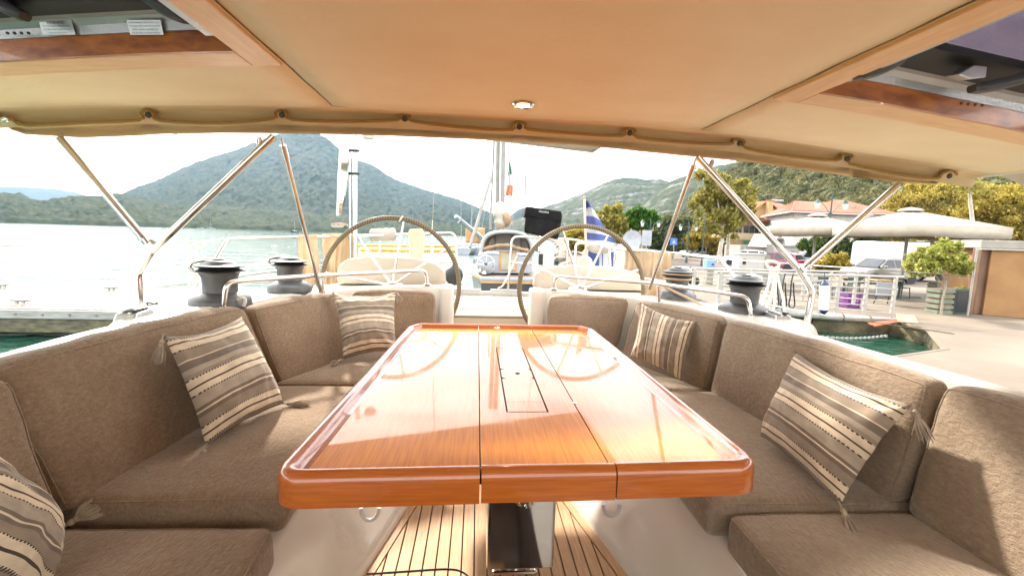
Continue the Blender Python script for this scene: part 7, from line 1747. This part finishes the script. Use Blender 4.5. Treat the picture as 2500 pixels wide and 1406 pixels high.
street_lamp(1582, 642, 535, ((-.75,-.7),(.75,-.7)), 'lamp post with two white lanterns in front of the umbrella pine', 1.0)
street_lamp(2105, 668, 520, ((0,-.2),), 'single lantern lamp on a pale post right of the twin lamp', .9, M['rail_white'])
street_lamp(1712, 650, 520, (), 'bare dark post between the yellow trees', .7)
# notice board and crossing sign near the pine
p = PZ(1575,650,ZG); t = thing('notice_board', 'tall white notice board below the umbrella pine', 'sign', p); zt = PY(1575,562,p.y).z; zb = PY(1575,600,p.y).z
MB().box(V(p.x,p.y,(zt+zb)/2), (.75,.06,zt-zb)).build('board', M['boat_white'], t, 0); MB().box(V(p.x,p.y-.04,(zt+zb)/2-.1), (.6,.01,.02)).build('text_line', M['sky_blue'], t, 0); MB().tube([p, V(p.x,p.y,zb)], .05, 8).build('post', M['concrete'], t)
p = PZ(1645,648,ZG); t = thing('crossing_sign', 'small blue square crossing sign on a thin post', 'sign', p); c = PY(1645,590,p.y); MB().box(c, (.6,.04,.6)).build('plate', mat('sign_blue', (.04,.12,.42), .4), t, 0)
MB().add([c+V(-.18,-.025,-.15), c+V(.18,-.025,-.15), c+V(0,-.025,.2)], [(0,1,2)]).build('white_triangle', M['boat_white'], t, 0); MB().tube([p, c], .035, 6).build('post', M['concrete'], t)
p = PZ(1545,640,ZG); t = thing('white_dish', 'pale round satellite dish on a post left of the pine stems', 'dish', p); c = PY(1543,585,p.y); MB().lathe([(0,0),(.5,.04),(.8,.14),(.86,.2),(.80,.19),(.5,.09),(0,.05)], c, 20, (-.2,-1,.1)).build('reflector', M['boat_white'], t, 40); MB().tube([p, c], .05, 6).build('post', M['concrete'], t)
# cafe furniture behind the railing
def cafe_table(px, py, label, ang=0):
    p = PZ(px, py, ZG); t = thing('cafe_table', label, 'table', p, group='cafe tables')
    m = Matrix.Rotation(ang, 3, 'Z'); MB().box(p+V(0,0,.73), (1.1,.75,.04), ang).build('tabletop', M['teak'], t, 0, .008, 1)
    for sx in (-1, 1):
        for sy in (-1, 1): MB().box(p+m@V(sx*.48,sy*.30,.355), (.05,.05,.71), ang).build('leg', M['lamp_post'], t, 0)
def cafe_chair(px, py, ang, label):
    p = PZ(px, py, ZG); t = thing('cafe_chair', label, 'chair', p, group='cafe chairs'); m = Matrix.Rotation(ang, 3, 'Z')
    MB().box(p+V(0,0,.45), (.46,.46,.04), ang).build('seat', M['lamp_post'], t, 0, .01, 1)
    MB().box(p+m@V(0,.24,.72), (.44,.03,.40), ang).build('backrest', M['lamp_post'], t, 0, .01, 1)
    for sx in (-1, 1):
        MB().tube([p+m@V(sx*.20,-.20,.45), p+m@V(sx*.22,-.26,0)], .018, 6).build('leg', M['lamp_post'], t); MB().tube([p+m@V(sx*.20,.22,.90), p+m@V(sx*.20,.22,.45), p+m@V(sx*.22,.30,0)], .018, 6).build('leg', M['lamp_post'], t)
cafe_table(2050, 718, 'wooden cafe table behind the fender', .1); cafe_table(2150, 726, 'wooden cafe table beside the white board', -.05)
cafe_chair(2022, 728, .4, 'dark cafe chair just right of the fender'); cafe_chair(2078, 724, 2.6, 'dark cafe chair between the two cafe tables'); cafe_chair(2196, 728, 1.8, 'dark green cafe chair at the end of the railing'); cafe_chair(2000, 715, 2.9, 'dark cafe chair left of the fender')
p = PZ(2070,750,ZG); t = thing('purple_crate', 'purple plastic crate standing behind the railing', 'crate', p); M['purple'] = mat('purple_plastic', (.12,.015,.16), .45)
w_ = .42; hh = PY(2065,714,p.y).z-ZG
for sx, sy, a, b in ((0,-1,w_,.03),(0,1,w_,.03),(-1,0,.03,w_),(1,0,.03,w_)):
    for k in range(4): MB().box(p+V(sx*w_/2, sy*w_/2, .05+k*hh/4), (a, b, hh*.17)).build('side_slat', M['purple'], t, 0, .005, 1)
MB().box(p+V(0,0,.02), (w_,w_,.03)).build('bottom', M['purple'], t, 0)
for sx in (-1,1):
    for sy in (-1,1): MB().box(p+V(sx*w_/2,sy*w_/2,hh/2), (.05,.05,hh)).build('corner_post', M['purple'], t, 0)
p = PZ(2155,742,ZG); t = thing('white_signboard', 'white blank signboard on legs behind the railing end', 'sign', p); z0_, z1_ = PY(2155,722,p.y).z, PY(2155,690,p.y).z
MB().box(V(p.x,p.y,(z0_+z1_)/2), (.64,.03,z1_-z0_)).build('board', M['boat_white'], t, 0)
for sx in (-1,1): MB().tube([V(p.x+sx*.24,p.y+.02,z0_), V(p.x+sx*.28,p.y+.1,ZG)], .02, 6).build('leg', M['rubber'], t)
M['green_slat'] = mat('pale_green_slats', (.17,.19,.13), .7, col2=(.12,.14,.095), scale=6)
for (px, py, yt, lab) in ((2290,764,697,'pale green slatted crate beside the sapling'), (2285,722,682,'small green crate behind the slatted one')):
    p = PZ(px, py, ZG); hh = PY(px, yt, p.y).z-ZG; t = thing('slatted_planter', lab, 'planter', p)
    for k in range(5): MB().box(p+V(0,-.22,.05+k*hh/5.2), (.52,.02,hh*.13)).build('slat', M['green_slat'], t, 0, .004, 1); MB().box(p+V(-.26,0,.05+k*hh/5.2), (.02,.44,hh*.13)).build('slat', M['green_slat'], t, 0, .004, 1); MB().box(p+V(.26,0,.05+k*hh/5.2), (.02,.44,hh*.13)).build('slat', M['green_slat'], t, 0, .004, 1)
    MB().box(p+V(0,0,hh*.45), (.46,.40,hh*.9)).build('soil_box', M['kiosk_dark'], t, 0)
p = PZ(2338,766,ZG); t = thing('glass_case', 'dark glass display case left of the kiosk pillar', 'case', p); hh = PY(2338,705,p.y).z-ZG
MB().box(p+V(0,.1,hh/2), (.50,.35,hh)).build('body', M['lamp_post'], t, 0, .01, 1); MB().box(p+V(0,-.08,hh/2), (.42,.01,hh*.85)).build('pane', M['glass_dark'], t, 0)
p = PZ(2085,668,ZG); t = thing('green_bin', 'dark green rubbish bin left of the silver hatchback', 'bin', p); MB().hexa([p+V(-.35,-.3,0),p+V(.35,-.3,0),p+V(.35,.3,0),p+V(-.35,.3,0),p+V(-.42,-.36,1.0),p+V(.42,-.36,1.0),p+V(.42,.36,1.0),p+V(-.42,.36,1.0)]).build('body', M['shutter_green'], t, 0, .03, 1); MB().box(p+V(0,0,1.05), (.9,.78,.08)).build('lid', M['shutter_green'], t, 0, .03, 2)
# pale bare trunk rising behind the right umbrella
p = PZ(2362,672,ZG); t = thing('bare_trunk', 'pale bare trunk rising behind the right umbrella', 'tree', p); MB().tube(spline([p, p+V(.05,0,3), PY(2368,480,p.y), PY(2372,440,p.y)], 5), [.16-.004*i for i in range(16)], 8).build('trunk', M['bark_pale'], t, 60)
rb = MB(); rr = random.Random(77); leaf_cloud(rb, PY(2368,455,p.y), (1.2,1.2,.8), 500, .12, rr); rb.build('crown', LF['olive'], t, 0)
# ================================================================ the air: pale haze over the bay
hz = MB(); x0, x1, y0, y1, z0, z1 = -3800, 3200, -450, 5300, -5, 520
hz.add([V(x0,y0,z0),V(x1,y0,z0),V(x1,y1,z0),V(x0,y1,z0),V(x0,y0,z1),V(x1,y0,z1),V(x1,y1,z1),V(x0,y1,z1)], [(3,2,1,0),(4,5,6,7),(0,1,5,4),(1,2,6,5),(2,3,7,6),(3,0,4,7)])
mh = bpy.data.materials.new('bay_haze'); mh.use_nodes = True; nh_ = mh.node_tree.nodes; nh_.remove(nh_['Principled BSDF'])
pv = nh_.new('ShaderNodeVolumePrincipled'); pv.inputs['Color'].default_value = (.46,.71,1.0,1); pv.inputs['Density'].default_value = .000065; pv.inputs['Anisotropy'].default_value = .25
mh.node_tree.links.new(pv.outputs[0], nh_['Material Output'].inputs['Volume'])
ho = hz.build('haze', mh, None, 0); ho['kind'] = 'stuff'; ho['label'] = 'pale bluish haze lying over the bay and hills'; ho['category'] = 'haze'
